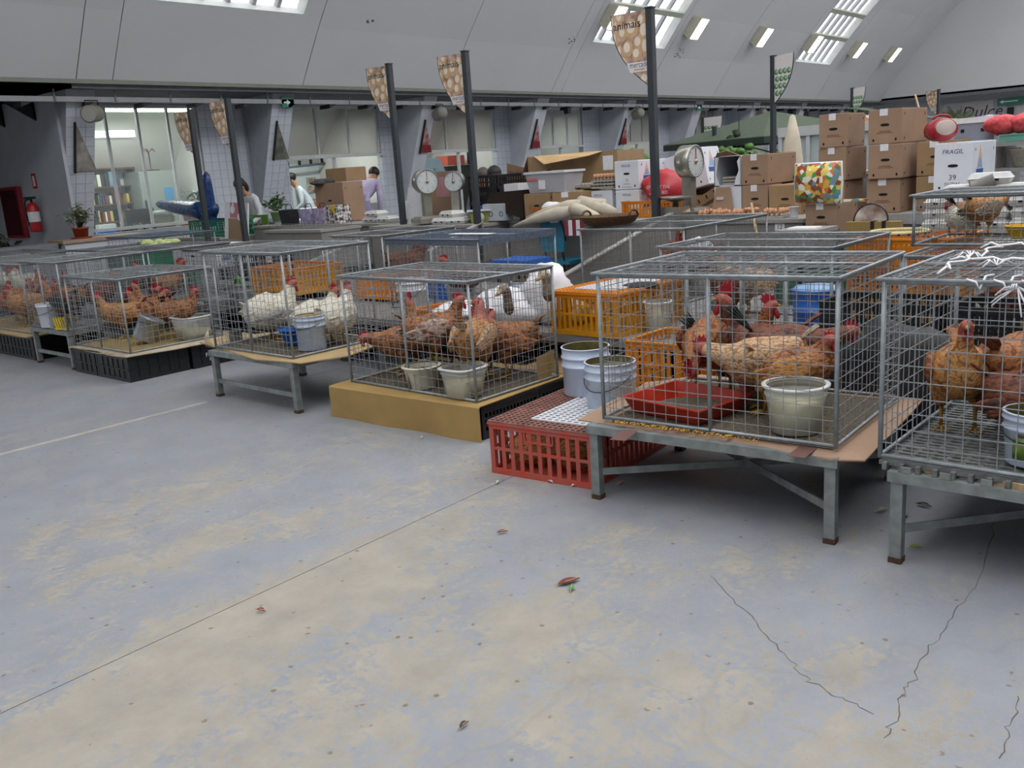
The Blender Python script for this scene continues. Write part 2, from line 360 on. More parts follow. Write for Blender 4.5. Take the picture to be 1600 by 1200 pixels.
# floor: three cast slabs with open joints over a dark bed
def floor_mat():
    m = bpy.data.materials.new('worn_painted_concrete'); m.use_nodes = True
    n = m.node_tree.nodes; l = m.node_tree.links; b = n['Principled BSDF']
    t = n.new('ShaderNodeTexCoord'); P = t.outputs['Object']
    def noise(sc, det=6, rough=.6, vec=None):
        z = n.new('ShaderNodeTexNoise'); z.inputs['Scale'].default_value = sc; z.inputs['Detail'].default_value = det; z.inputs['Roughness'].default_value = rough
        l.new(vec or P, z.inputs['Vector']); return z.outputs['Fac']
    def mth(op, a, c, clamp=False):
        q = n.new('ShaderNodeMath'); q.operation = op; q.use_clamp = clamp
        for i, x in enumerate((a, c)):
            if isinstance(x, (int, float)): q.inputs[i].default_value = x
            else: l.new(x, q.inputs[i])
        return q.outputs[0]
    def ramp(v, a, ca, c, cc):
        r = n.new('ShaderNodeValToRGB'); r.color_ramp.elements[0].position = a; r.color_ramp.elements[1].position = c
        r.color_ramp.elements[0].color = (*ca, 1); r.color_ramp.elements[1].color = (*cc, 1); l.new(v, r.inputs[0]); return r.outputs[0]
    # where traffic has worn the paint away: long trodden patches
    worn = None
    for (px, py, rx, ry, w) in [(430, 960, .95, .34, .34), (240, 1080, .6, .40, .34), (620, 850, 1.0, .22, .27), (560, 1090, .62, .36, .30), (800, 1010, .55, .32, .26),
                                (950, 860, .7, .25, .13), (130, 840, .5, .35, .10), (330, 770, 1.0, .35, .16), (1000, 1130, .6, .42, .20), (1330, 1130, .45, .28, .17), (330, 850, .5, .2, .24), (160, 900, .35, .2, .16), (420, 830, .5, .12, .2), (1180, 900, .5, .2, .10), (900, 1010, .5, .3, .2), (1060, 1060, .4, .25, .2), (700, 770, .8, .4, .10), (60, 1180, .5, .35, .3)]:
        c = at(px, py, 0)
        mp = n.new('ShaderNodeMapping'); mp.inputs['Location'].default_value = (-c.x/rx, -c.y/ry, 0); mp.inputs['Scale'].default_value = (1/rx, 1/ry, 0); l.new(P, mp.inputs[0])
        ln = n.new('ShaderNodeVectorMath'); ln.operation = 'LENGTH'; l.new(mp.outputs[0], ln.inputs[0])
        s = n.new('ShaderNodeMapRange'); s.interpolation_type = 'SMOOTHSTEP'; s.inputs['From Min'].default_value = 1.5; s.inputs['From Max'].default_value = .2; s.inputs['To Min'].default_value = 0; s.inputs['To Max'].default_value = w
        l.new(ln.outputs['Value'], s.inputs['Value'])
        worn = s.outputs[0] if worn is None else mth('MAXIMUM', worn, s.outputs[0])
    big = noise(1.7, 5, .6); mid = noise(7, 6, .65); fine = noise(34, 8, .8)
    v = mth('ADD', worn, mth('MULTIPLY', mth('SUBTRACT', big, .5), .62))
    v = mth('ADD', v, mth('MULTIPLY', mth('SUBTRACT', mid, .5), .85))
    v = mth('ADD', v, mth('MULTIPLY', mth('SUBTRACT', fine, .5), 1.5))
    mask = n.new('ShaderNodeMapRange'); mask.inputs['From Min'].default_value = .145; mask.inputs['From Max'].default_value = .165; l.new(v, mask.inputs['Value'])
    halo = n.new('ShaderNodeMapRange'); halo.inputs['From Min'].default_value = -.12; halo.inputs['From Max'].default_value = .17; l.new(v, halo.inputs['Value'])
    paint = ramp(noise(3.2, 5), .3, srgb('#7f838a'), .7, srgb('#8d9198'))
    thin = ramp(noise(20, 4), .3, srgb('#888a8a'), .7, srgb('#959592'))
    conc = ramp(noise(4.5, 7, .7), .3, srgb('#8b867d'), .72, srgb('#a09a8e'))
    def mix(f, a, c):
        q = n.new('ShaderNodeMix'); q.data_type = 'RGBA'; l.new(f, q.inputs['Factor']); l.new(a, q.inputs['A']); l.new(c, q.inputs['B']); return q.outputs['Result']
    col = mix(mth('MULTIPLY', halo.outputs[0], .55), paint, thin); col = mix(mask.outputs[0], col, conc)
    # scattered dirt specks
    vo = n.new('ShaderNodeTexVoronoi'); vo.inputs['Scale'].default_value = 13; l.new(P, vo.inputs['Vector'])
    sp = n.new('ShaderNodeMapRange'); sp.inputs['From Min'].default_value = .15; sp.inputs['From Max'].default_value = .09; l.new(vo.outputs['Distance'], sp.inputs['Value'])
    rare = n.new('ShaderNodeMapRange'); rare.inputs['From Min'].default_value = .50; rare.inputs['From Max'].default_value = .56; l.new(noise(30, 1), rare.inputs['Value'])
    dirt = n.new('ShaderNodeRGB'); dirt.outputs[0].default_value = (*srgb('#635848'), 1)
    col = mix(mth('MULTIPLY', mth('MULTIPLY', sp.outputs[0], rare.outputs[0]), .75), col, dirt.outputs[0])
    # hairline cracks
    vc = n.new('ShaderNodeTexVoronoi'); vc.feature = 'DISTANCE_TO_EDGE'; vc.inputs['Scale'].default_value = .55
    wv = n.new('ShaderNodeTexNoise'); wv.inputs['Scale'].default_value = 2.5; l.new(P, wv.inputs['Vector'])
    wm = n.new('ShaderNodeMix'); wm.data_type = 'VECTOR'; wm.inputs['Factor'].default_value = .28; l.new(P, wm.inputs['A']); l.new(wv.outputs['Color'], wm.inputs['B']); l.new(wm.outputs['Result'], vc.inputs['Vector'])
    ck = n.new('ShaderNodeMapRange'); ck.inputs['From Min'].default_value = .0042; ck.inputs['From Max'].default_value = .0012; l.new(vc.outputs['Distance'], ck.inputs['Value'])
    ckc = n.new('ShaderNodeRGB'); ckc.outputs[0].default_value = (*srgb('#77746e'), 1)
    col = mix(mth('MULTIPLY', ck.outputs[0], .16), col, ckc.outputs[0])
    l.new(col, b.inputs['Base Color'])
    ro = n.new('ShaderNodeMapRange'); ro.inputs['To Min'].default_value = .48; ro.inputs['To Max'].default_value = .8; l.new(mask.outputs[0], ro.inputs['Value']); l.new(ro.outputs[0], b.inputs['Roughness'])
    bp = n.new('ShaderNodeBump'); bp.inputs['Strength'].default_value = .25; bp.inputs['Distance'].default_value = .004; bp.invert = True; l.new(v, bp.inputs['Height']); l.new(bp.outputs[0], b.inputs['Normal'])
    return m
FLM = floor_mat()
floor = struct('floor', MB().box((-14, -14, -.2), (44, 24, -.02)), mat('floor_bed', '#2b2723', .95, 0, .1, 3))
j1a, j1b = at(0, 1115), at(800, 745)
sl = (j1b.y-j1a.y)/(j1b.x-j1a.x); jy = lambda x: j1a.y+sl*(x-j1a.x)
def slab(p4): MB().prism([(x, y, -.02) for x, y in p4], (0, 0, .02)).build('slab', FLM, floor)
g = .0022
slab([(-14, -14), (44, -14), (44, jy(44)-g), (-14, jy(-14)-g)])
j2 = .5*(at(0, 703).y+at(400, 615).y)
slab([(-14, jy(-14)+g), (44, jy(44)+g), (44, j2-g), (-14, j2-g)])
slab([(-14, j2+g), (44, j2+g), (44, 24), (-14, 24)])
crk = mat('crack_line', '#5d5952', .95, 0, .1, 30); rnd = random.Random(21)
for poly in ([(1560, 800), (1530, 905), (1490, 965), (1452, 1010), (1420, 1065), (1405, 1110), (1380, 1160)], [(1110, 900), (1160, 950), (1205, 1000), (1260, 1060), (1300, 1085), (1370, 1115)], [(1598, 1090), (1578, 1140), (1560, 1195)]):
    pts = [at(*p) for p in poly]; fine_ = []
    for a_, b_ in zip(pts, pts[1:]):
        for k in range(8): q = a_.lerp(b_, k/8); fine_.append(q+V((rnd.gauss(0, .006), rnd.gauss(0, .006), 0)))
    mb = MB(); vs = []; 
    for i, q in enumerate(fine_):
        d = (fine_[min(i+1, len(fine_)-1)]-fine_[max(i-1, 0)]).normalized(); u = V((-d.y, d.x, 0))*rnd.uniform(.0006, .0018); vs += [q+u+V((0, 0, .0008)), q-u+V((0, 0, .0008))]
    mb.add(vs, [(2*i+1, 2*i, 2*i+2, 2*i+3)[::-1] for i in range(len(fine_)-1)]); mb.build('crack', crk, floor)
MB().box((-9, j2-.02, 0), (3.3, j2+.03, .0012)).build('joint_filler', mat('beige_filler', '#aba79e', .9, 0, .1, 8), floor)

# eave soffit, edge strip, cable tray with hangers and hooks
mb = MB(); mb.box((-14, 13.98, 3.16), (39.5, 14.06, 3.22)); struct('trim_eave', mb, mat('eave_edge', '#80857a', .7, 0, .06, 6))
mb = MB(); mb.box((-14, 14.06, 3.10), (39.6, 18.2, 3.2)); struct('trim_soffit', mb, eavem)
tray = thing('cable_tray', 'long grey cable tray hung under the vault edge along the shop wall', 'cable tray', (5.0, 14.2, 2.92), 0)
MB().box((0, 0, 0), (33.8, .1, .075)).build('tray', traym, tray)
mb = MB()
x = .25
k = 0
while x < 33.7:
    MB().box((x, -.012, 0), (x+.028, .0, .2)).build('hanger', eavem, tray) if k % 1 == 0 else None
    MB().prism([(x+.45, 0, -.002), (x+.62, 0, -.002), (x+.45, 0, -.075)], (0, .3, 0)).build('hook', darkm, tray)
    x += .92; k += 1

# tiled lower wall with slanted pillars, shop openings in the bays
WY = 15.2
PX = [(6.38, 6.82), (10.02, 10.48), (13.72, 14.1), (17.42, 17.85), (21.18, 21.6), (24.75, 25.2), (28.45, 28.9), (32.1, 32.5), (35.8, 36.2)]
pillY = lambda z: 14.25+(3.05-z)*.404
tile = MB().box((-.072, -.008, -.072), (.072, 0, .072)).mesh('tile', tilem)
brickt = None
def tiled(name):
    m = bpy.data.materials.new(name); m.use_nodes = True; n = m.node_tree.nodes; l = m.node_tree.links
    t = n.new('ShaderNodeTexCoord'); mp = n.new('ShaderNodeMapping'); mp.inputs['Rotation'].default_value = (pi/2, 0, 0); l.new(t.outputs['Object'], mp.inputs[0])
    b = n.new('ShaderNodeTexBrick'); b.offset = 0; b.inputs['Scale'].default_value = 1; b.inputs['Brick Width'].default_value = .15; b.inputs['Row Height'].default_value = .15; b.inputs['Mortar Size'].default_value = .004
    b.inputs['Color1'].default_value = (*srgb('#b4bac2'), 1); b.inputs['Color2'].default_value = (*srgb('#bcc1c8'), 1); b.inputs['Mortar'].default_value = (*srgb('#8f959c'), 1)
    l.new(mp.outputs[0], b.inputs['Vector']); l.new(b.outputs['Color'], n['Principled BSDF'].inputs['Base Color']); n['Principled BSDF'].inputs['Roughness'].default_value = .3
    return m
tfar = tiled('distant_wall_tiles')
wins = [(6.85, 9.05), (10.86, 13.25), (14.45, 16.9), (18.6, 20.4), (22.2, 24.0), (25.9, 27.7), (29.6, 31.4), (33.2, 35.0)]
for i, (p0, p1) in enumerate(PX):
    mb = MB(); zt, zb = 3.1, 0
    prof = [(pillY(zt), zt), (WY+.1, zt), (WY+.1, zb), (min(pillY(zb), WY+.05), zb)] if pillY(zb) < WY else [(pillY(zt), zt), (WY+.1, zt), (WY+.1, .3), (WY-.001, .55), (pillY(.7), .7)]
    mb.prism([(p0, y, z) for y, z in prof], (p1-p0, 0, 0))
    o = struct('trim_pillar_%d' % (i+1), mb, groutm if i < 2 else mat('pillar_white', '#c5c9d0', .4, 0, .04, 4))
    if i < 2:
        ang = atan2(.404, 1)
        for kx in range(3):
            for kz in range(15):
                z = 2.92-kz*.15*cos(ang)
                q = link('tile', tile, o); q.location = (p0+.075+kx*.15, pillY(z)-.0005, z); q.rotation_euler = (ang, 0, 0)
# wall strips between window and next pillar, and the strip above/below the openings
nt_ = 0
for i, (w0, w1) in enumerate(wins):
    nx = PX[i+1][0]
    mb = MB(); mb.box((w1, WY, 0), (nx+.05, WY+.15, 3.1)); mb.box((PX[i][1]-.02, WY, 0), (w0, WY+.15, 3.1)); mb.box((w0, WY, 2.98), (w1, WY+.15, 3.1))
    if i == 0: mb.box((w0, WY, 0), (w1, WY+.15, .92))
    o = struct('wall_shop_bay_%d' % (i+1), mb, groutm if i == 0 else tfar)
    if i == 0:
        kx = w1+.08
        while kx < nx-.03:
            for kz in range(14):
                q = link('tile', tile, o); q.location = (kx, WY-.0005, 2.97-kz*.15); nt_ += 1
            kx += .15
    # window: frame, mullions, panes
    wn = MB(); zlo = .95 if i == 0 else 2.0
    wn.box((w0, WY+.03, zlo), (w1, WY+.09, zlo+.05)); wn.box((w0, WY+.03, 2.94), (w1, WY+.09, 2.99))
    wn.box((w0, WY+.03, zlo), (w0+.05, WY+.09, 2.98)); wn.box((w1-.05, WY+.03, zlo), (w1, WY+.09, 2.98))
    if i: wn.box((w0-.05, WY-.03, 1.98), (w1+.05, WY+.06, 2.03)); wn.box((w0+(w1-w0)*.47, WY+.03, 0), (w0+(w1-w0)*.47+.06, WY+.09, 2.0))
    wo_ = struct('window_%d' % (5+i), wn, framem)
    nm = 4 if i == 0 else 3
    for k in range(nm):
        a0 = w0+(w1-w0)*k/nm; a1 = w0+(w1-w0)*(k+1)/nm
        if k: MB().box((a0-.02, WY+.035, zlo), (a0+.02, WY+.085, 2.97)).build('mullion', framem, wo_)
        MB().box((a0+.02, WY+.055, zlo+.04), (a1-.02, WY+.062, 2.95)).build('pane', glassm if i in (0, 3) else dirtyglass, wo_)
# shops behind: back wall, ceiling slope, partitions
mb = MB(); mb.box((6.4, 18.0, 0), (39.5, 18.1, 1.95)); struct('wall_shops_back', mb, shoptile)
mb = MB(); mb.prism([(6.4, 18.0, 1.95), (6.4, 18.1, 1.95), (6.4, 17.2, 3.12), (6.4, 17.0, 3.12)], (33, 0, 0)); struct('ceiling_shops_slope', mb, shopwall)
for i, (p0, p1) in enumerate(PX):
    mb = MB(); mb.box((p0-.02 if i else 6.36, WY+.1, 0), (p0+.1, 18.0, 3.12)); struct('wall_shop_partition_%d' % (i+1), mb, shopwall if i else tfar)
# the passage beside the first shop: tiled side wall, dark end, brackets under the soffit
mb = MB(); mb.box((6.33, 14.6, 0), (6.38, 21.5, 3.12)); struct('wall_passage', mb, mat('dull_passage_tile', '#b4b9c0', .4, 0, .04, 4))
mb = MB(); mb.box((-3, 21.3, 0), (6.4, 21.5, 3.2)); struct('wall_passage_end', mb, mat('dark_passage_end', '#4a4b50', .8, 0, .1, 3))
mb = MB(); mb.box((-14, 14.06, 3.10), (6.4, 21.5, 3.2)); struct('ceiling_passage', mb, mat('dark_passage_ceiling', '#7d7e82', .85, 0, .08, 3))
for k in range(4):
    y = 15.3+k*1.25
    MB().prism([(6.33, y, 3.1), (6.33, y+.06, 3.1), (6.33, y+.06, 2.78), (6.33, y, 2.78)][:4], (-.04, 0, 0)).prism([(6.33, y, 3.1), (6.33, y, 2.74), (5.75, y, 3.1)], (0, .05, 0)).build('trim_bracket_%d' % (k+1), darkm)['kind'] = 'structure'
mb = MB(); mb.box((6.27, 18.2, 0), (6.335, 19.3, 2.1)); struct('door_1', mb, mat('dark_passage_door', '#5b5d62', .6, 0, .08, 4))
# shop lighting: the first shop's fluorescent fitting, plus area lamps added bay by bay
tubem = mat('lit_tube', '#f4ffe8', .4, 0, 0, emit=9.)
for k, (x0, x1) in enumerate([(6.9, 9.6)]):
    t = thing('fluorescent_fitting', 'long lit fluorescent fitting on the first shop ceiling behind the glass', 'ceiling light', (x0, 16.2, 2.98))
    MB().box((0, -.09, .03), (x1-x0, .09, .1)).build('housing', whitep, t)
    for yy in (-.05, .05): MB().tube([(0.03, yy, 0), (x1-x0-.03, yy, 0)], .018, 8).build('tube', tubem, t)
def shop_fill(x, y, z, sx, sy, e, name='shop_fill_light'):
    ld = bpy.data.lights.new(name, 'AREA'); ld.shape = 'RECTANGLE'; ld.size = sx; ld.size_y = sy; ld.energy = e; ld.color = (.95, 1, .93)
    o = bpy.data.objects.new(name, ld); COL.objects.link(o); o.location = (x, y, z)
shop_fill(8.2, 16.2, 2.92, 2.6, .25, 62)
for i in range(1, 7): shop_fill((wins[i][0]+wins[i][1])/2, 16.4, 2.9, 1.8, .25, [0, 42, 42, 20, 22, 16, 16][i])  # unseen area lamps added so these shops do not stay dark
# bright slit of a rear clerestory window in the first shops
for k, (x0, x1, z0, z1) in enumerate([(6.6, 8.95, 2.60, 2.78), (10.6, 12.2, 2.70, 2.82)]):
    mb = MB(); yy = 17.34
    mb.box((x0, yy, z0), (x1, yy+.02, z1)); o = struct('window_%d' % (20+k), mb, mat('daylit_slit', '#f6fafc', .5, 0, 0, emit=2.5))

# hall luminaires on the vault: tilted box lamps with lit faces
lampm = mat('lit_lamp_face', '#fff3dc', .4, 0, 0, emit=6.0)
lmp = [(965, 8, 18.4), (1085, 33, 22.1), (1188, 50, 25.8), (1265, 62, 29.3), (1335, 75, 33.0), (1387, 85, 36.4)]
lwords = ['beside the lower end of the egg flag roof light', 'just beyond the egg flag roof light', 'midway between the two roof lights', 'on the near edge of the far roof light', 'just beyond the far roof light', 'closest to the end gable wall']
lmesh = None
for k, (px, py, x) in enumerate(lmp):
    P = roof_pt(x, 1.66, .0); tg = (roof_pt(x, 1.9)-roof_pt(x, 1.4)).normalized(); nn = V((0, -tg.z, tg.y))
    if nn.y > 0: nn = -nn
    t = thing('vault_lamp', 'white lit box lamp, ' + lwords[k], 'lamp', P, 0, 'lamps along the vault')
    q = lambda u, v, w: V((u, 0, 0))+tg*v+nn*w
    if lmesh is None:
        a = MB(); a.loft([[q(-.2, -.30, .015), q(.2, -.30, .015), q(.2, .20, .015), q(-.2, .20, .015)], [q(-.21, -.32, .25), q(.21, -.32, .25), q(.21, .30, .25), q(-.21, .30, .25)]], 0, True, False); lm1 = a.mesh('housing', cream)
        b_ = MB(); b_.loft([[q(-.18, -.29, .252), q(.18, -.29, .252), q(.18, .27, .252), q(-.18, .27, .252)], [q(-.17, -.28, .262), q(.17, -.28, .262), q(.17, .26, .262), q(-.17, .26, .262)]], 0, True, False); lm2 = b_.mesh('lit_face', lampm); lmesh = 1
    link('housing', lm1, t); link('lit_face', lm2, t)
# ================================================================== BUILDERS
def hd(view):      # heading seen from the camera: 0 right, 90 away, 180 left, 270 towards
    return radians(view-48)

CUR = None      # the cage that the next birds stand in: they are kept clear of its wires
def wire(mb, p, q, r, mi=0):
    mb.tube([p, q], r, 4, mi, False, False)

def grid_panel(o, u, v, nu, nv, r, rnd, jit=.0015):
    """welded wire panel spanned by vectors u, v from corner o"""
    mb = MB(); o, u, v = V(o), V(u), V(v)
    j = lambda: V((rnd.uniform(-jit, jit), rnd.uniform(-jit, jit), rnd.uniform(-jit, jit)))
    for i in range(nu+1):
        a = o+u*(i/nu)+j(); wire(mb, a, a+v, r)
    for k in range(nv+1):
        a = o+v*(k/nv)+j(); wire(mb, a, a+u, r)
    return mb

def cage(label, loc, rz, w, d, h, cell=.05, r=.0017, mid=True, lid=0., group='wire cages in the poultry rows', wm=None, name='wire_cage', pr=.009, lidmat=None, bottom=False, seed=1):
    global CUR
    t = thing(name, label, 'cage', loc, rz, group); CUR = (V(loc), rz, w, d); rnd = random.Random(seed+int(w*1000)); wm = wm or steel
    for z, nm_ in ((pr, 'bottom_frame'), (h, 'top_frame')):
        fr = MB()
        for a, b in (((0, 0, z), (0, w, z)), ((0, w, z), (d, w, z)), ((d, w, z), (d, 0, z)), ((d, 0, z), (0, 0, z))): fr.tube([a, b], pr*.8, 6, 0)
        fr.build(nm_, postm, t)
    pm = None
    for x, y in ((0, 0), (0, w), (d, 0), (d, w)):
        if pm is None: pm = MB().tube([(0, 0, 0), (0, 0, h)], pr, 6).mesh('corner_post', postm)
        link('corner_post', pm, t, (x, y, 0))
    if mid:
        link('mid_post', pm, t, (0, w*.5, 0)); link('mid_post', pm, t, (d, w*.5, 0))
    nw, nd, nh = max(3, round(w/cell)), max(3, round(d/cell)), max(3, round(h/cell))
    P = lambda o, u, v, a, b: grid_panel(o, u, v, a, b, r, rnd).build('wire_panel', wm, t, kind='stuff')
    P((0, 0, 0), (0, w, 0), (0, 0, h), nw, nh); P((d, 0, 0), (0, w, 0), (0, 0, h), nw, nh)
    P((0, 0, 0), (d, 0, 0), (0, 0, h), nd, nh); P((0, w, 0), (d, 0, 0), (0, 0, h), nd, nh)
    if bottom: P((0, 0, .012), (d, 0, 0), (0, w, 0), nd, nw)
    lm = lidmat or wm
    lp = MB(); z = h+.012+lid
    for a, b in (((-.02, -.01, z), (-.02, w+.02, z)), ((-.02, w+.02, z), (d, w+.02, z)), ((d, w+.02, z), (d, -.01, z)), ((d, -.01, z), (-.02, -.01, z)), ((d*.5, 0, z), (d*.5, w, z))): lp.tube([a, b], pr*.75, 6, 0)
    o = lp.build('lid', postm if lidmat is None else lidmat, t)
    g = grid_panel((0, 0, z), (d, 0, 0), (0, w, 0), nd, nw, r, rnd, .003); g.build('lid_wire', lm, o, kind='stuff')
    return t

def table(label, loc, rz, w, d, h, cross=True, group='low grey steel tables', leg=.042):
    t = thing('low_table', label, 'table', loc, rz, group)
    lm = MB().box((-leg/2, -leg/2, .02), (leg/2, leg/2, h-.035)).mesh('leg', tabm); fm = MB().box((-leg/2-.002, -leg/2-.002, 0), (leg/2+.002, leg/2+.002, .022)).mesh('foot', footm)
    e = leg/2+.01
    for x, y in ((e, e), (e, w-e), (d-e, e), (d-e, w-e)):
        o = link('leg', lm, t, (x, y, 0)); link('foot', fm, o)
    fr = MB(); z0, z1 = h-.038, h
    fr.box((0, 0, z0), (.035, w, z1)); fr.box((d-.035, 0, z0), (d, w, z1)); fr.box((.035, 0, z0), (d-.035, .035, z1)); fr.box((.035, w-.035, z0), (d-.035, w, z1)); fr.build('top_frame', tabm, t)
    MB().box((.035, .035, h-.012), (d-.035, w-.035, h-.002)).build('top_plate', tabm, t)
    if cross:
        zb = h*.36
        MB().bar((e, w-e, zb), (d-e, e, zb), .008, .032).build('brace', tabm, t); MB().bar((e, e, zb+.012), (d-e, w-e, zb+.012), .008, .032).build('brace', tabm, t)
    else:
        MB().box((e-.01, e, h*.3), (e+.01, w-e, h*.3+.03)).build('stretcher', tabm, t)
    return t

def crate(label, loc, rz, w, d, h, m, rim=None, group=None, pitch=.04, bars='joined', lid=None, lidhole=None, rot=None, wall=.012, mids=1, hole=True, name='plastic_crate', solid=False):
    """ventilated plastic crate; origin at a bottom corner, x depth, y width"""
    t = thing(name, label, 'crate', loc, rz, group, rot=rot); rim = rim or m
    fr = MB(); b = .03
    for z0, z1 in ((h-b, h), (0, b)):
        if z0 == 0: fr = MB()
        for (a, c) in (((0, 0, z0), (wall, w, z1)), ((d-wall, 0, z0), (d, w, z1)), ((wall, 0, z0), (d-wall, wall, z1)), ((wall, w-wall, z0), (d-wall, w, z1))): fr.box(a, c)
    fr.build('bottom_rim', m, t); fr = MB()
    for (a, c) in (((0, 0, h-b), (wall, w, h)), ((d-wall, 0, h-b), (d, w, h)), ((wall, 0, h-b), (d-wall, wall, h)), ((wall, w-wall, h-b), (d-wall, w, h))): fr.box(a, c)
    fr.box((-.006, -.006, h-.008), (wall+.004, w+.006, h+.003)); fr.box((d-wall-.004, -.006, h-.008), (d+.006, w+.006, h+.003)); fr.box((wall+.004, -.006, h-.008), (d-wall-.004, wall+.004, h+.003)); fr.box((wall+.004, w-wall-.004, h-.008), (d-wall-.004, w+.006, h+.003))
    fr.build('rim', rim, t)
    c = .028; pm_ = MB().box((.001, .001, b), (c-.001, c-.001, h-b)).mesh('corner_pillar', m)
    for x in (0, d-c):
        for y in (0, w-c): link('corner_pillar', pm_, t, (x, y, 0))
    bt = MB().box((wall, wall, .002), (d-wall, w-wall, .012)); bt.build('base', m, t)
    if solid:
        sp = MB(); sp.box((.003, c, b), (wall-.002, w-c, h-b)); sp.box((d-wall+.002, c, b), (d-.003, w-c, h-b)); sp.box((c, .003, b), (d-c, wall-.002, h-b)); sp.box((c, w-wall+.002, b), (d-c, w-.003, h-b)); sp.build('side_panel', m, t)
        rb = MB()
        for k in range(1, int(w/.09)): rb.box((-.004, k*.09-.004, b), (.003, k*.09+.004, h-b))
        for k in range(1, int(d/.09)): rb.box((k*.09-.004, -.004, b), (k*.09+.004, .003, h-b))
        rb.box((-.004, 0, h*.45), (.003, w, h*.45+.012)); rb.box((0, -.004, h*.45), (d, .003, h*.45+.012)); rb.build('rib', m, t, kind='stuff')
    else:
        hb = MB()
        for k in range(1, mids+1):
            z = h*k/(mids+1)
            hb.box((.002, c, z-.007), (wall-.002, w-c, z+.007)); hb.box((d-wall+.002, c, z-.007), (d-.002, w-c, z+.007)); hb.box((c, .002, z-.007), (d-c, wall-.002, z+.007)); hb.box((c, w-wall+.002, z-.007), (d-c, w-.002, z+.007))
        if hole:
            hb.box((-.002, w*.36, h*.70), (wall-.004, w*.37, h-b)); hb.box((-.002, w*.63, h*.70), (wall-.004, w*.64, h-b)); hb.box((-.002, w*.36, h*.70), (wall-.004, w*.64, h*.73))
        hb.build('rail', m, t)
        ny = max(2, round((w-2*c)/pitch)); nx = max(2, round((d-2*c)/pitch)); s = pitch*.22
        if bars == 'joined':
            jb = MB()
            for k in range(1, ny):
                y = c+(w-2*c)*k/ny; jb.box((.003, y-s, b), (wall-.003, y+s, h-b)); jb.box((d-wall+.003, y-s, b), (d-.003, y+s, h-b))
            for k in range(1, nx):
                x = c+(d-2*c)*k/nx; jb.box((x-s, .003, b), (x+s, wall-.003, h-b)); jb.box((x-s, w-wall+.003, b), (x+s, w-.003, h-b))
            jb.build('slats', m, t, kind='stuff')
        else:
            sm1 = MB().box((.003, -s, b), (wall-.003, s, h-b)).mesh('slat', m); sm2 = MB().box((-s, .003, b), (s, wall-.003, h-b)).mesh('slat', m)
            for k in range(1, ny):
                y = c+(w-2*c)*k/ny; link('slat', sm1, t, (0, y, 0)); link('slat', sm1, t, (d-wall, y, 0))
            for k in range(1, nx):
                x = c+(d-2*c)*k/nx; link('slat', sm2, t, (x, 0, 0)); link('slat', sm2, t, (x, w-wall, 0))
    if lid:
        lb = MB(); p = .032; z0, z1 = h+.002, h+.012
        nx, ny = round(d/p), round(w/p)
        for k in range(nx+1): x = d*k/nx; lb.box((x-.005, 0, z0), (x+.005, w, z1))
        for k in range(ny+1): y = w*k/ny; lb.box((0, y-.005, z0), (d, y+.005, z1-.001))
        lb.build('lid_grid', lid, t, kind='stuff')
        if lidhole:
            x0, x1, y0, y1 = lidhole; hb = MB(); z0, z1 = h+.012, h+.018; n1 = round((x1-x0)/.036); n2 = round((y1-y0)/.036)
            for k in range(n1+1): x = x0+(x1-x0)*k/n1; hb.box((x-.006, y0, z0), (x+.006, y1, z1))
            for k in range(n2+1): y = y0+(y1-y0)*k/n2; hb.box((x0, y-.006, z0), (x1, y+.006, z1-.001))
            hb.build('hatch_door', whitepl, t, label='white perforated hatch door', kind='stuff')
    return t

def bucket(label, loc, rb, rt, h, m, inside=None, fill=None, fillz=.7, handle=False, ridges=(.86, .74), name='bucket', cat='bucket', group=None, rim=None, rot=None, sq=0., ey=1., rz=0., lidrim=False):
    t = thing(name, label, cat, loc, rz, group, rot=rot)
    rr = lambda z: rb+(rt-rb)*z/h
    prof = [(0.0, 0), (rb*.97, 0), (rb, .006)]
    for f in sorted(ridges):
        z = h*f; prof += [(rr(z-.007), z-.007), (rr(z)+.006, z-.003), (rr(z)+.006, z+.003), (rr(z+.007), z+.007)]
    prof += [(rt, h-.006), (rt+.005, h-.003), (rt+.004, h), (rt-.004, h)]
    MB().lathe(prof, 28, sq=sq, ey=ey).build('body', m, t)
    
    if m is not milky: MB().lathe([(rt-.004, h), (rr(h*.5)-.004, h*.5), (rb-.004, .006), (0.0, .005)], 28, sq=sq, ey=ey).build('lining', inside or m, t)
    if rim: MB().lathe([(rt-.005, h-.004), (rt+.012, h-.002), (rt+.013, h+.006), (rt-.005, h+.007)], 28, sq=sq, ey=ey).build('rim', rim, t)
    if fill and m is milky: MB().lathe([(0, .004), (rr(.004)-.004, .004), (rr(h*fillz)-.005, h*fillz), (0, h*fillz+.001)], 24, sq=sq, ey=ey).build('water', fill, t)
    elif fill: MB().lathe([(rr(h*fillz)-.005, h*fillz), (rr(h*fillz)*.6, h*fillz+.003), (0, h*fillz+.004)], 24, sq=sq, ey=ey).build('contents', fill, t)
    if handle:
        pts = [(0, (rt+.008)*cos(a), h*.78-(rt*.95)*sin(a)*handle) for a in [pi*i/12 for i in range(13)]]
        pts = [(-abs(sin(pi*i/12))*rt*1.04, p[1], p[2]) for i, p in enumerate(pts)]
        MB().tube(pts, .0025, 5).build('handle', darkm, t)
    return t

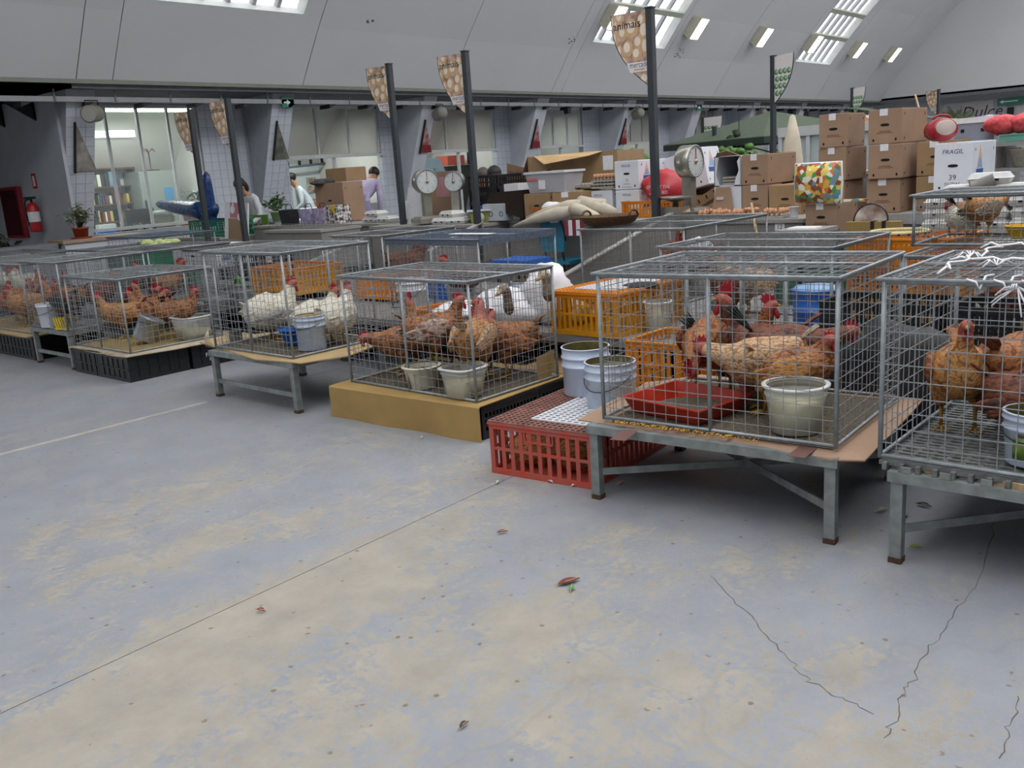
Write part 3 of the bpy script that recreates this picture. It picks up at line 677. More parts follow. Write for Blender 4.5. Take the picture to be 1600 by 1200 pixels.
def arc_band(r0, z0, r1, z1, a0, a1, n=12):
    mb = MB(); mb.loft([[(r_*cos(a), r_*sin(a), z) for (r_, z) in ((r0, z0), (r1, z1), (r1-.003, z1), (r0-.003, z0))] for a in [a0+(a1-a0)*i/n for i in range(n+1)]], 0, True, True); return mb
_cart = {}
def carton(label, loc, rz, w, d, h, m=None, style='hand', group=None, txt=None, tape=True, name='cardboard_box', rot=None, seed=0, hole2=True):
    """closed carton; front = the -x face, side = the -y face"""
    m = m or card2; t = thing(name, label, 'box', loc, rz, group, rot=rot); rnd = random.Random(seed)
    mb = MB(); e = .006
    mb.loft([[(e, e, 0), (d-e, e, 0), (d-e, w-e, 0), (e, w-e, 0)], [(0, 0, e), (d, 0, e), (d, w, e), (0, w, e)], [(0, 0, h-e), (d, 0, h-e), (d, w, h-e), (0, w, h-e)], [(e, e, h-.002), (d-e, e, h-.002), (d-e, w-e, h-.002), (e, w-e, h-.002)]], 0, True, False)
    mb.build('shell', m, t)
    f = MB(); f.box((.004, .004, h-.002), (d-.004, w/2-.003, h+.002)); f.box((.004, w/2+.003, h-.002), (d-.004, w-.004, h+.002)); f.build('top_flap', m, t)
    def slot(y, z, L=.075, H=.024):
        pts = [(0, y+L/2*cos(a)*1.0, z+H/2*sin(a)) for a in [2*pi*k/12 for k in range(12)]]
        pts = [(-.0015, y+math.copysign(min(abs(p[1]-y)*1.25, L/2), p[1]-y), p[2]) for p in pts]
        return MB().prism(pts[::-1], (.002, 0, 0))
    def dot(y, z, R=.011): return MB().prism([(-.0015, y+R*.8*cos(2*pi*k/8), z+R*1.2*sin(2*pi*k/8)) for k in range(8)][::-1], (.002, 0, 0))
    def sdot(x, z, R=.010): return MB().prism([(x+R*.6*cos(2*pi*k/8), -.0015, z+R*1.3*sin(2*pi*k/8)) for k in range(8)], (0, .002, 0))
    if style in ('hand', 'white', 'orange'):
        slot(w/2, h*.55).build('hand_hole', hole_shade, t)
        for y in (w*.16, w*.84): dot(y, h*.12).build('vent_hole', hole_shade, t)
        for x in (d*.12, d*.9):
            for z in (h*.14, h*.84): sdot(x, z).build('vent_hole', hole_shade, t)
    if tape: MB().box((-.0022, w*.42, h-.055), (-.0008, w*.66, h+.003)).box((-.002, w*.42, h+.002), (.05, w*.66, h+.0035)).build('paper_label', whitep, t)
    if style == 'hand':
        pr = MB()
        for k, L in enumerate((.10, .13)):
            z = h*.36-k*.014
            y = w/2-L/2
            while y < w/2+L/2: q = rnd.uniform(.006, .013); pr.box((-.0014, y, z), (-.0004, y+q, z+.006)); y += q+.004
        pr.build('print', inkbr, t)
    if style == 'white':
        text('lettering', 'FRÁGIL', h*.125, (-.001, w*.52, h*.82), FX, inkb, t, shear=.15)
        text('lettering', txt or '30', h*.15, (-.001, w*.5, h*.32), FX, inkb, t)
        text('lettering', 'DÚZIAS', h*.085, (-.001, w*.5, h*.19), FX, inkb, t); text('lettering', 'OVOS FRESCOS', h*.06, (-.001, w*.5, h*.08), FX, inkb, t)
        sd = MB(); x0 = d*.18; s = h*.6   # mountain emblem on the side
        a = lambda *p: [(x0+u*s*.7, -.0012, h*.34+v*s) for u, v in p]
        sd.prism(a((.05, .25), (.5, .98), (.95, .25)), (0, .001, 0), 0); sd.build('emblem_sky', mat('emblem_peach', '#e7b08c', .6, 0, 0), t)
        sd = MB(); b = lambda *p: [(x0+u*s*.7, -.0020, h*.34+v*s) for u, v in p]
        sd.prism(b((.15, .25), (.40, .62), (.5, .52), (.62, .66), (.85, .25)), (0, .001, 0)); sd.build('emblem_mountain', mat('emblem_ice', '#86a8d6', .6, 0, 0), t)
        sd = MB(); sd.box((x0-.005, -.0026, h*.34), (x0+s*.72, -.0016, h*.34+s*.2)); sd.build('emblem_band', mat('emblem_blue', '#2a4f97', .6, 0, 0), t)
    if style == 'orange':
        for yy in (w*.3, w*.7):
            lp = MB()
            for k in range(3):
                R = .018+.012*k; lp.tube([(-.001, yy+R*cos(a), h*.45+R*1.5*sin(a)) for a in [2*pi*i/14 for i in range(15)]], .002, 4)
            lp.build('fruit_print', mat('olive_ink', '#6d6a3a', .7, 0, 0), t)
        MB().box((-.0015, w*.2, h*.38), (-.0005, w*.8, h*.47)).build('print_band', mat('orange_ink', '#c0632e', .7, 0, 0), t)
    return t

# ------------------------------------------------------------------ poultry
POSES = {
 'stand': [(-.20, .285, .012, .018), (-.165, .275, .05, .05), (-.105, .25, .088, .082), (-.035, .228, .108, .102), (.04, .23, .108, .108), (.098, .255, .092, .096), (.136, .292, .062, .066), (.156, .328, .043, .046), (.168, .36, .034, .037), (.178, .388, .031, .031), (.200, .402, .026, .027), (.219, .398, .013, .015)],
 'peck': [(-.17, .33, .012, .018), (-.145, .315, .05, .05), (-.10, .28, .088, .085), (-.035, .245, .108, .104), (.04, .225, .105, .105), (.10, .215, .086, .09), (.155, .20, .060, .062), (.198, .172, .043, .045), (.228, .137, .035, .037), (.246, .105, .031, .031), (.254, .082, .026, .027), (.258, .062, .013, .015)],
 'bend': [(-.18, .325, .012, .018), (-.15, .31, .05, .05), (-.10, .275, .088, .085), (-.035, .245, .108, .104), (.04, .23, .106, .106), (.10, .235, .088, .09), (.155, .238, .060, .062), (.20, .226, .043, .045), (.236, .202, .035, .037), (.258, .172, .031, .031), (.268, .148, .026, .027), (.274, .128, .013, .015)],
 'low': [(-.19, .30, .012, .018), (-.16, .288, .05, .05), (-.105, .26, .088, .084), (-.035, .235, .108, .102), (.04, .228, .106, .106), (.10, .238, .088, .092), (.152, .256, .060, .062), (.196, .272, .043, .045), (.232, .284, .035, .037), (.258, .292, .031, .031), (.280, .292, .026, .027), (.298, .284, .013, .015)],
 'tuck': [(-.19, .275, .012, .018), (-.16, .268, .055, .05), (-.105, .245, .095, .09), (-.035, .228, .115, .11), (.04, .232, .115, .115), (.095, .262, .098, .098), (.122, .298, .07, .07), (.135, .325, .05, .05), (.145, .347, .038, .038), (.157, .366, .032, .032), (.182, .376, .027, .027), (.202, .371, .013, .015)],
 'tall': [(-.20, .30, .012, .018), (-.165, .29, .048, .05), (-.105, .262, .085, .082), (-.035, .238, .105, .10), (.04, .242, .104, .104), (.092, .275, .086, .088), (.124, .322, .058, .060), (.140, .368, .040, .042), (.150, .410, .033, .036), (.160, .446, .031, .031), (.182, .462, .026, .027), (.201, .457, .013, .015)],
 'slim': [(-.20, .285, .012, .018), (-.165, .275, .05, .05), (-.105, .25, .088, .085), (-.035, .232, .11, .105), (.04, .238, .11, .112), (.090, .272, .088, .094), (.118, .316, .055, .058), (.132, .358, .034, .036), (.142, .394, .026, .028), (.152, .424, .026, .028), (.172, .438, .023, .025), (.189, .433, .012, .014)],
 'fat': [(-.19, .25, .02, .03), (-.165, .245, .075, .075), (-.11, .225, .125, .118), (-.035, .215, .15, .14), (.04, .222, .15, .145), (.10, .255, .118, .118), (.137, .298, .074, .076), (.156, .335, .049, .052), (.168, .366, .038, .041), (.180, .392, .034, .034), (.202, .405, .028, .029), (.222, .400, .014, .016)],
}
_hc = {}
def _cat(p, k):
    out = []
    for i in range(len(p)-1):
        a, b, c, d = p[max(i-1, 0)], p[i], p[i+1], p[min(i+2, len(p)-1)]
        for s in range(k):
            t = s/k; out.append(tuple(.5*((2*b[j])+(-a[j]+c[j])*t+(2*a[j]-5*b[j]+4*c[j]-d[j])*t*t+(-a[j]+3*b[j]-3*c[j]+d[j])*t**3) for j in range(4)))
    out.append(p[-1]); return out
def hen_meshes(pose, fm, wm, tm, naked, yaw, comb, tail):
    key = (pose, fm.name, wm.name, tm.name, naked, round(yaw, 2), comb, tail)
    if key in _hc: return _hc[key]
    sp = POSES[pose]; K = 3; pts = _cat(sp, K); n = 16; rings = []; mis = []; base = 6*K
    seed = hash(pose) % 7
    bx = pts[base][0]; frames = []
    def pos(i):
        x, z, a, b = pts[i]; k = min(1., max(0., (i-base+K)/(4*K))); yw = yaw*k
        dx = x-(bx-.02)
        return (V((bx-.02+dx*cos(yw), dx*sin(yw), z)) if i > base-K else V((x, 0, z))), yw
    for i in range(len(pts)):
        p, yw = pos(i); q, _ = pos(min(i+1, len(pts)-1)); o, _ = pos(max(i-1, 0))
        t = (q-o).normalized(); u = V((-sin(yw), cos(yw), 0)); u = (u-t*u.dot(t)).normalized(); w = t.cross(u)*-1
        if w.z < -.2 or (abs(w.z) <= .2 and w.dot(V((cos(yw), sin(yw), 0))) < 0 and pose == 'peck' and False): w = -w
        frames.append((p, t, u, w)); ring = []
        for k in range(n):
            a = 2*pi*k/n; pp = p+u*cos(a)*pts[i][2]+w*sin(a)*pts[i][3]
            if i < base+2: pp = pp+(pp-p)*(.085*noise.noise(pp*26+V((seed, 0, 0)))+.05*noise.noise(pp*60))
            ring.append(pp)
        rings.append(ring)
    headi = 9*K
    for i in range(len(pts)): mis.append(1 if (i >= headi-1 or (naked and i >= base+1)) else 0)
    body = MB(); body.loft(rings, 0, True, True, mis)
    for s in (-1, 1): body.tube([(-.01, s*.055, .22), (.0, s*.062, .165), (.004, s*.060, .118), (.004, s*.058, .098)], [.058, .05, .030, .014], 10)
    out = {'body': body.mesh('body', [fm, skin])}
    lg = MB(); lg.tube([(.004, 0, .105), (-.006, 0, .06), (0, 0, .014)], [.0095, .0075, .0075], 6)
    for a in (-.55, 0, .55): lg.tube([(0, 0, .012), (.03*cos(a), .03*sin(a), .012), (.062*cos(a), .062*sin(a), .005)], [.0065, .0055, .0028], 5)
    lg.tube([(0, 0, .012), (-.028, 0, .005)], [.0055, .0025], 5)
    out['leg'] = lg.mesh('leg', legm)
    W_ = []
    for s in (-1, 1):
        wb = MB(); M = Matrix.Translation((-.03, s*.098, .243)) @ Matrix.Rotation(radians(-10), 4, 'Y') @ Matrix.Rotation(s*radians(7), 4, 'Z')
        ex = 1.25 if pose == 'fat' else 1.
        wb.ell((0, 0, 0), (.125, .026*ex, .066), 14, 8, 0, M)
        for k in range(4): wb.ell((-.085-.012*k, s*.006, -.03+.016*k), (.07, .010, .016), 8, 5, 0, M)
        if pose == 'fat': wb.v = [(x, y+s*.036, z-.015) for x, y, z in wb.v]
        W_.append(wb.mesh('wing', wm))
    out['wing'] = W_
    p0, t0, u0, w0 = frames[1]; tb = MB(); L = {'short': .075, 'none': .045, 'long': .13}[tail]
    for k in range(7):
        a = radians(-36+12*k); el = radians(38 if tail != 'long' else 58-6*abs(k-3))
        dirv = V((-cos(el)*cos(a*.5), sin(a)*.55, sin(el))); c = p0+V((.02, 0, .02))+dirv*L*.62
        q = dirv.to_track_quat('X', 'Z').to_matrix().to_4x4(); tb.ell((0, 0, 0), (L*.75, .020, .006), 8, 5, 0, Matrix.Translation(c) @ q)
    out['tail'] = tb.mesh('tail', tm)
    hp, ht, hu, hw = frames[headi+1]; hf = (frames[-1][0]-frames[headi][0]).normalized(); hw = (hu.cross(hf)).normalized()*1.
    if hw.dot(V((0, 0, 1))) < -.3: hw = -hw
    if pose in ('peck', 'bend'): hw = V((cos(yaw), sin(yaw), 0)); hw = (hw-hf*hw.dot(hf)).normalized()
    MH = Matrix(((hf.x, hu.x, hw.x, hp.x), (hf.y, hu.y, hw.y, hp.y), (hf.z, hu.z, hw.z, hp.z), (0, 0, 0, 1)))
    cs = comb; cm = MB()
    prof = [(-.028, .014), (-.036, .040), (-.026, .034), (-.020, .056), (-.010, .040), (-.002, .060), (.008, .040), (.016, .052), (.022, .034), (.034, .036), (.036, .018), (.004, .010)]
    cm.prism([(x, -.004*cs, .010+z*cs*.8) for x, z in prof], (0, .008*cs, 0), 0, MH)
    out['comb'] = cm.mesh('comb', comb_red)
    wt = MB()
    for s in (-1, 1): wt.ell((.022, s*.009, -.030-.008*cs), (.011, .006, .018+.006*cs), 8, 6, 0, MH)
    out['wattle'] = wt.mesh('wattle', comb_red)
    bk = MB(); bk.tube([(.022, 0, .0), (.040, 0, -.001), (.056, 0, -.008)], [.0115, .008, .001], 7, 0, True, True, MH); out['beak'] = bk.mesh('beak', beakm)
    ey = MB()
    for s in (-1, 1): ey.ell((.012, s*.0235, .005), (.0062, .004, .0062), 8, 6, 0, MH); ey.ell((.012, s*.0265, .005), (.003, .002, .003), 6, 4, 1, MH)
    out['eye'] = ey.mesh('eye', [eyem, pupil])
    _hc[key] = out; return out
def hen(label, loc, view, pose='stand', fm=None, wm=None, tm=None, naked=False, yaw=0., comb=1., tail='short', sc=1., name='hen', legs=True, group='hens in the wire cages', spread=0., small=False):
    fm = fm or F_RUST; wm = wm or fm; tm = tm or wm; D = hen_meshes(pose, fm, wm, tm, naked, radians(yaw), comb, tail)
    t = thing(name, label, 'chicken', loc, hd(view), group); t.scale = (sc,)*3
    o = link('body', D['body'], t)
    for w in D['wing']: link('wing', w, t)
    link('tail', D['tail'], t)
    if legs:
        for s in (-1, 1): link('leg', D['leg'], t, (.0+s*spread, s*.058, 0))
    h = None
    link('comb', D['comb'], t); link('wattle', D['wattle'], t); link('beak', D['beak'], t)
    if not small: link('eye', D['eye'], t)
    if CUR:
        N, rz, w, d = CUR; R_ = Matrix.Rotation(-rz, 3, 'Z'); H_ = Matrix.Rotation(hd(view), 3, 'Z')
        pts = [R_ @ (H_ @ (v.co*sc)+t.location-N) for k in ('body', 'tail') for v in D[k].vertices]; sh = [0, 0]
        for i, L in ((0, d), (1, w)):
            lo, hi = min(p[i] for p in pts)-.014, max(p[i] for p in pts)+.014
            if hi-lo > L: sh[i] = L/2-(lo+hi)/2
            elif lo < 0: sh[i] = -lo
            elif hi > L: sh[i] = L-hi
        t.location += Matrix.Rotation(rz, 3, 'Z') @ V((sh[0], sh[1], 0))
    return t
# ================================================================== FRONT ROW OF CAGES
TH = .35
# --- cage on the cardboard covered table
AN = V((3.261, 1.307, 0)); AR = radians(3.5)
table('low grey steel table with crossed braces under the cardboard and big cage of hens', AN+V((-.06, -.03, 0)), AR, 1.12, .86, TH)
def sheet(label, corners, z, th, m, name='cardboard_sheet', cat='cardboard', tapes=(), sag=0., n=8):
    """flattened carton: outline given as ground points; edge droops a little"""
    t = thing(name, label, cat, (0, 0, z)); c = sum((V(p) for p in corners), V((0, 0, 0)))/len(corners)
    ring = []
    for a, b in zip(corners, corners[1:]+corners[:1]):
        for k in range(n): ring.append(V(a).lerp(V(b), k/n))
    mb = MB(); rnd = random.Random(3)
    inner = [V((c.x+(p.x-c.x)*.90, c.y+(p.y-c.y)*.90, 0)) for p in ring]
    outer = [V((p.x, p.y, -sag*(.5+.5*noise.noise(p*3)))) for p in ring]
    N = len(ring); vs = [p+V((0, 0, th)) for p in inner]+[p+V((0, 0, th)) for p in outer]+outer+inner
    fs = [tuple(range(N))]
    for b in range(3): fs += [(b*N+k, (b+1)*N+k, (b+1)*N+(k+1) % N, b*N+(k+1) % N) for k in range(N)]
    fs.append(tuple(3*N+k for k in range(N))[::-1]); mb.add(vs, fs); mb.build('sheet', m, t)
    return t
zA = TH+.001
A_c = [at(903, 655, zA), at(1300, 717, zA), at(1352, 716, zA), at(1400, 668, zA), AN+V((.95, -.02, 0)), AN+V((.95, 1.12, 0)), at(1010, 595, zA)]
sA = sheet('flattened cardboard under the big cage of hens, drooping over the table edge', [V((p.x, p.y, 0)) for p in A_c], zA, .006, card2, sag=.02)
for (pa, pb) in (((985, 672), (965, 688)), ((1263, 699), (1243, 714))):
    p, q = at(*pa, zA+.008), at(*pb, zA+.008); d_ = (q-p); u = V((d_.y, -d_.x, 0)).normalized()*.035
    MB().prism([p-u-V((0, 0, zA)), p+u-V((0, 0, zA)), q+u-V((0, 0, zA)), q-u-V((0, 0, zA))][::-1], (0, 0, .001)).build('brown_tape', mat('brown_tape', '#6b4a44', .6, 0, .05, 9), sA)
zf = .372
cage('big wire cage of brown hens with a red feeding tray and milky water tub', AN+V((0, 0, zf)), AR, 1.033, .822, .64, .0525, .0018, seed=2)
def litter_bed(label, N, rz, w, d, z, m=litter, th=.008, name='litter_bed', seed=1):
    mb = MB(); n = 16; rnd = random.Random(seed); vs = []; fs = []
    for i in range(n+1):
        for j in range(n+1): vs.append((d*i/n, w*j/n, th*(.35+.65*abs(noise.noise(V((i*.7, j*.7, seed)))))))
    for i in range(n):
        for j in range(n): fs.append((i*(n+1)+j, (i+1)*(n+1)+j, (i+1)*(n+1)+j+1, i*(n+1)+j+1))
    mb.add(vs, fs, 0, True); mb.box((0, 0, -.002), (d, w, .0005)); o = mb.build(name, m, None, (N.x, N.y, z), rz); tag(o, label, 'litter', None, 'stuff'); return o
litter_bed('grey droppings and trampled feed on the floor of the big hen cage', AN+V((.02, .02, 0)), AR, .99, .78, zf-.006)
mb = MB(); rnd = random.Random(5)
a_, b_ = at(965, 658, zf), at(1190, 687, zf)
for k in range(170):
    p = a_.lerp(b_, rnd.random()**1.1)+V((rnd.gauss(-.012, .014), rnd.gauss(0, .012), .001)); s = rnd.uniform(.004, .008)
    mb.ell(p, (s, s*.7, s*.6), 5, 4)
tag(mb.build('spilled_corn', corn), 'yellow corn grains spilled along the cage edge onto the cardboard', 'corn', None, 'stuff')
zf2 = zf+.004
# red rectangular feeding tray
p0, p1, p2 = at(1092, 664, zf2), at(1160, 640, zf2), at(1030, 634, zf2)
ux = (p1-p0); uy = (p2-p0); wl, dl = uy.length, ux.length
t = thing('feeding_tray', 'red plastic feeding tray of mash on the floor of the big hen cage', 'tray', p0, atan2(ux.y, ux.x))
mb = MB(); H_ = .068; f_ = .03
o_ = [(0, 0, 0), (dl, 0, 0), (dl, wl, 0), (0, wl, 0)]; tp = [(-f_, -f_, H_), (dl+f_, -f_, H_), (dl+f_, wl+f_, H_), (-f_, wl+f_, H_)]
tp2 = [(-f_-.012, -f_-.012, H_), (dl+f_+.012, -f_-.012, H_), (dl+f_+.012, wl+f_+.012, H_), (-f_-.012, wl+f_+.012, H_)]
inn = [(.006, .006, .006), (dl-.006, .006, .006), (dl-.006, wl-.006, .006), (.006, wl-.006, .006)]
mb.loft([o_, tp, tp2, [(a, b, c+.006) for a, b, c in tp2], [(a+(.012 if a < 0 else -.012), b+(.012 if b < 0 else -.012), c+.006) for a, b, c in tp2], inn], 0, True, False); mb.build('body', redbowl, t)
MB().lathe([(min(wl, dl)*.52, .022), (min(wl, dl)*.3, .034), (0, .036)], 16, c=(dl/2, wl/2, 0)).build('mash', graywood, t)
bucket('milky tub of cloudy water near the front of the big hen cage', at(1243, 672, zf2), .098, .122, .19, milky, None, water, .66, ridges=(.83,), name='water_tub', cat='tub', rim=mat('milky_rim', '#dcdcd8', .4, 0, .04, 9, alpha=.85))
G_A = 'hens in the big cage'
hen('rust rooster stretching its head down over the red feeding tray', at(1112, 628, zf2)+V((.07, .06, .03)), 240, 'bend', F_RUST, F_DARK, F_BLACK, comb=2.3, yaw=5, sc=1.0, group=G_A, name='rooster')
hen('buff speckled hen with red face looking sideways in the big cage', at(1195, 646, zf2)+V((.04, .03, 0)), 172, 'low', F_BUFF, F_BUFF, F_GREY, comb=1.1, yaw=-15, sc=.98, group=G_A)
hen('golden hen with tucked head behind the milky water tub', at(1252, 668, zf2)+V((.17, .10, .01)), 350, 'tuck', F_RUST, F_GOLD, F_RUST, comb=.8, yaw=-35, sc=.86, group=G_A)
hen('rooster with spiky red comb and black tail at the back of the big cage', at(1190, 602, zf2)+V((.10, .06, -.03)), 10, 'tall', F_RUST, F_DARK, F_BLACK, comb=1.5, tail='long', yaw=-35, sc=.95, group=G_A, name='rooster')
hen('tall rooster with the largest red comb behind the buff hen', at(1240, 596, zf2)+V((.15, .06, -.02)), 165, 'tall', F_DARK, F_DARK, F_DARK, comb=1.9, yaw=20, sc=1.04, group=G_A, name='rooster')
hen('dark brown rooster with upright black tail before the blue jug', at(1258, 606, zf2)+V((.18, .0, 0)), 358, 'low', F_DARK, F_DARK, F_BLACK, comb=.9, tail='long', sc=1.02, group=G_A, name='rooster')
hen('dark hen low behind the feeding tray with red wattles', at(1128, 636, zf2)+V((.26, .03, 0)), 260, 'peck', F_DARK, F_DARK, F_BLACK, comb=.8, sc=.92, group=G_A)

# --- cage with grid floor, cut by the frame edge
GN = V((3.26, .13, 0)); GR = 0
table('low grey steel table carrying the cage with the grey grid floor', V((3.16, .02, 0)), 0, 1.06, 1.2, TH)
cage('tall wire cage with grey grid floor and a lone golden naked-neck hen in front', V((3.2, .08, .385)), 0, 1.04, .85, .635, .056, .0022, mid=True, seed=4, bottom=False)
t = thing('floor_grid', 'grey plastic floor grid with rows of slots under the front naked-neck hen', 'grid', (3.17, .05, TH+.001)); mb = MB()
for k in range(25): x = .02+.0375*k; mb.box((x, 0, .012), (x+.020, 1.07, .028))
mb.build('long_bars', mat('grey_grid', '#777b78', .6, .1, .25, 30), t, kind='stuff'); mb = MB()
for k in range(19): y = .01+.057*k; mb.box((0, y, 0), (.94, y+.016, .026))
mb.build('cross_bars', mat('grey_grid', '#777b78'), t, kind='stuff')
for k in range(8): MB().box((-.006, .04+k*.13, 0), (.0, .075+k*.13, .022)).build('edge_lug', tabm, t)
t = thing('wood_strip', 'pale splintered wooden strip lying on the table edge beside the grid floor', 'strip', (0, 0, 0))
MB().bar(at(1384, 718, .345), at(1462, 745, .345), .022, .012).build('strip', mat('pale_wood', '#b49b78', .8, 0, .12, 8, stretch=(1, 8, 1)), t)
t = thing('wood_batten', 'pale wooden batten under the tin bucket side of the grid floor', 'batten', (0, 0, 0))
MB().bar(at(1548, 749, .36), at(1640, 770, .36), .03, .022).build('batten', mat('pale_wood', '#b49b78'), t)
zg = .385+.004
hen('golden naked-neck hen standing alone facing forward on the grid floor', at(1474, 681, zg)+V((.10, .05, 0)), 248, 'slim', F_GOLD, F_RUST, F_RUST, comb=.45, sc=1.0, yaw=0, group='hens on the grid floor', spread=.01)
hen('dark red rooster turned away beside the tin bucket', at(1572, 672, zg)+V((.06, -.02, 0)), 35, 'stand', F_RUST, F_DARK, F_DARK, naked=True, comb=1.2, sc=1.1, group='hens on the grid floor', name='rooster')
hen('dark brown hen sitting low behind the tin bucket', at(1590, 690, zg)+V((.02, -.05, -.07)), 340, 'low', F_DARK, F_DARK, F_DARK, comb=.7, sc=1.0, group='hens on the grid floor', legs=False)
bk = bucket('white tin bucket with a green and brown label on the grid floor', at(1612, 722, zg), .083, .094, .185, bluewhite, tinin, graywood, .5, handle=.6, ridges=(.88, .70), group=None)
arc_band(.0895, .03, .0915, .10, radians(150), radians(285)).build('label_band', mat('green_label', '#7d9a3c', .5, 0, .2, 30), bk)
arc_band(.0915, .106, .0925, .118, radians(160), radians(270)).build('label_print', inkbr, bk)
# string tying the lid
t = thing('string_tie', 'white plastic string wound along the lid of the cage with the grid floor', 'string', (3.2, .08, 1.02)); mb = MB(); rnd = random.Random(8)
for y0, n_ in ((.60, 5),):
    for k in range(9):
        y = .10+k*.08; mb.tube([(-.03, y+.03, .02), (-.034, y, .012), (-.03, y-.01, -.012), (.0, y-.02, .028), (.05, y-.03, .026)], .004, 5)
pts = [(.04+.75*i/20, .88-.02*sin(i), .026+.02*abs(sin(i*1.7))) for i in range(21)]; mb.tube(pts, .005, 5)
pts = [(.42+.02*sin(i*2.), .95-.85*i/24, .028+.01*abs(sin(i*1.3))) for i in range(25)]; mb.tube(pts, .005, 5)
pts = [(.82+.02*sin(i*2.), .95-.85*i/24, .03+.02*abs(sin(i*1.3))) for i in range(25)]; mb.tube(pts, .005, 5)
for k in range(12): a = rnd.uniform(0, 2*pi); mb.tube([(-.03, .62, .0), (-.04, .62+.05*cos(a), -.03+.04*sin(a)), (-.045, .62+.07*cos(a), -.05+.045*sin(a))], .003, 4)
for cx, cy in ((.25, .75), (.5, .9)):
    for k in range(8): a = rnd.uniform(0, 2*pi); mb.tube([(cx, cy, .03), (cx+.03*cos(a), cy+.03*sin(a), .05), (cx+.06*cos(a), cy+.06*sin(a), .03)], .003, 4)
mb.build('string', bagm, t)

# --- red crate with white hatch on the ground, hens inside
RN = at(1010, 752, 0); RC = at(928, 766, 0); RL = at(806, 745, 0)
ry = (RL-RC); wR = .60; rzR = atan2(ry.y, ry.x)-pi/2
crate('faded red plastic crate with a white hatch standing on the floor before the paint tins', RC, rzR, wR, .82, .265, redpl, redpl, None, .052, 'obj', redgrid, (.10, .55, .06, .40), mids=1)
rm = Matrix.Rotation(rzR, 3, 'Z'); CUR = (RC, rzR, .60, .82)
for k, (x, y, v, f, lb) in enumerate([(.16, .44, 20, F_GOLD, 'golden hen crouching in the red crate near its corner'), (.20, .20, 200, F_RUST, 'rust hen crouching in the red crate behind the middle slats'), (.5, .3, 90, F_DARK, 'dark hen crouching deep inside the red crate')]):
    hen(lb, RC+rm @ V((x, y, -.08)), v, 'tuck', f, f, f, sc=.80, comb=.5, legs=False, group='hens in the red crate')
CUR = None; zt = .265+.013
b1 = RC+rm @ V((.40, .50, zt)); 
bucket('tall bluish white paint tin with golden inside on the red crate, behind the other tin', RC+rm @ V((.66, .42, zt)), .125, .128, .26, bluewhite, tinin, None, ridges=(.80, .62), name='paint_tin', cat='tin')
bucket('bluish white paint tin in front on the red crate, against the big cage', RC+rm @ V((.47, .16, zt)), .125, .128, .235, bluewhite, tinin, graywood, .86, handle=.7, ridges=(.84, .66), name='paint_tin', cat='tin')

# --- cage on black crates and a cardboard skirt
DN = V((3.60, 3.50, 0)); DR = radians(-1.5)
zD = .205
bc = MB
for k, (x, y, lb) in enumerate([(3.58, 3.47, 'black mesh crate with its side showing under the cage on golden cardboard'), (4.10, 3.47, 'black crate deeper under the cage on golden cardboard'), (3.58, 4.08, 'black crate hidden behind the golden cardboard skirt')]):
    crate(lb, (x, y, 0), DR, .58, .50, .195, blackpl, None, 'black crates under the cages', .03, mids=4, hole=False)
t = thing('cardboard_skirt', 'golden brown cardboard folded over black crates under the cage of brown hens', 'cardboard', (0, 0, 0))
c0, c1 = at(752, 692, 0), at(519, 651, 0); up = V((0, 0, .205))
fw = V((c1.y-c0.y, -(c1.x-c0.x), 0)).normalized()
if fw.x < 0: fw = -fw
mb = MB(); mb.prism([c0, c1, c1+up, c0+up], fw*.006)
mb.prism([c0+up, c1+up, c1+up+fw*1.0, c0+up+fw*1.0], (0, 0, .006)); mb.build('fold', card, t) if False else None
t_ = MB(); n = 14; A0 = [c0.lerp(c1, i/n) for i in range(n+1)]; vs = []; fs = []
rows = []
for q in ((0, .0), (0, .11), (0, .2), (.01, .208), (.5, .208), (.98, .208)):
    rows.append([p+fw*q[0]+V((0, 0, q[1]))+fw*(-.010*sin(i*.9)*(1-q[1]/.21)) for i, p in enumerate(A0)])
for off in (V((0, 0, 0)), fw*.005+V((0, 0, -.005))):
    vs += [p+off for r in rows for p in r]
R_, C_ = len(rows), n+1
for k in range(2):
    o = k*R_*C_
    for i in range(R_-1):
        for j in range(n):
            q = (o+i*C_+j, o+i*C_+j+1, o+(i+1)*C_+j+1, o+(i+1)*C_+j); fs.append(q if k else q[::-1])
o = R_*C_
for i in range(R_-1):
    for j in (0, n): fs.append((i*C_+j, (i+1)*C_+j, o+(i+1)*C_+j, o+i*C_+j))
for j in range(n):
    for i in (0, R_-1): fs.append((i*C_+j, i*C_+j+1, o+i*C_+j+1, o+i*C_+j))
t_.add(vs, fs); t_.build('sheet', card3, t)
# upright flap at the far end
f0 = at(868, 587, zD); f1 = at(840, 596, zD)
MB().prism([f0, f1+V((.0, .0, 0)), f1+V((0, 0, .15)), f0+V((0, 0, .17))], (.004, .004, 0)).build('flap', card3, t)
zD += .006
cage('wire cage of brown hens on golden cardboard with two white tubs inside', DN+V((.0, .02, zD)), DR, 1.15, .72, .68, .052, .0019, seed=5)
litter_bed('grey litter under the brown hens in the cage on golden cardboard', DN+V((.02, .03, 0)), DR, 1.12, .69, zD-.002, seed=4)
zd = zD+.006
bucket('white oval tub with a hen perched on its rim', at(661, 605, zd), .085, .112, .135, cream, None, graywood, .8, ridges=(), name='feed_tub', cat='tub', rim=cream)
bucket('square milky tub holding water at the cage corner on golden cardboard', at(727, 618, zd), .092, .115, .17, milky, None, water, .6, ridges=(.86,), name='water_tub', cat='tub', sq=.45, rim=mat('milky_rim', '#dcdcd8'))
G_D = 'hens in the cage on golden cardboard'
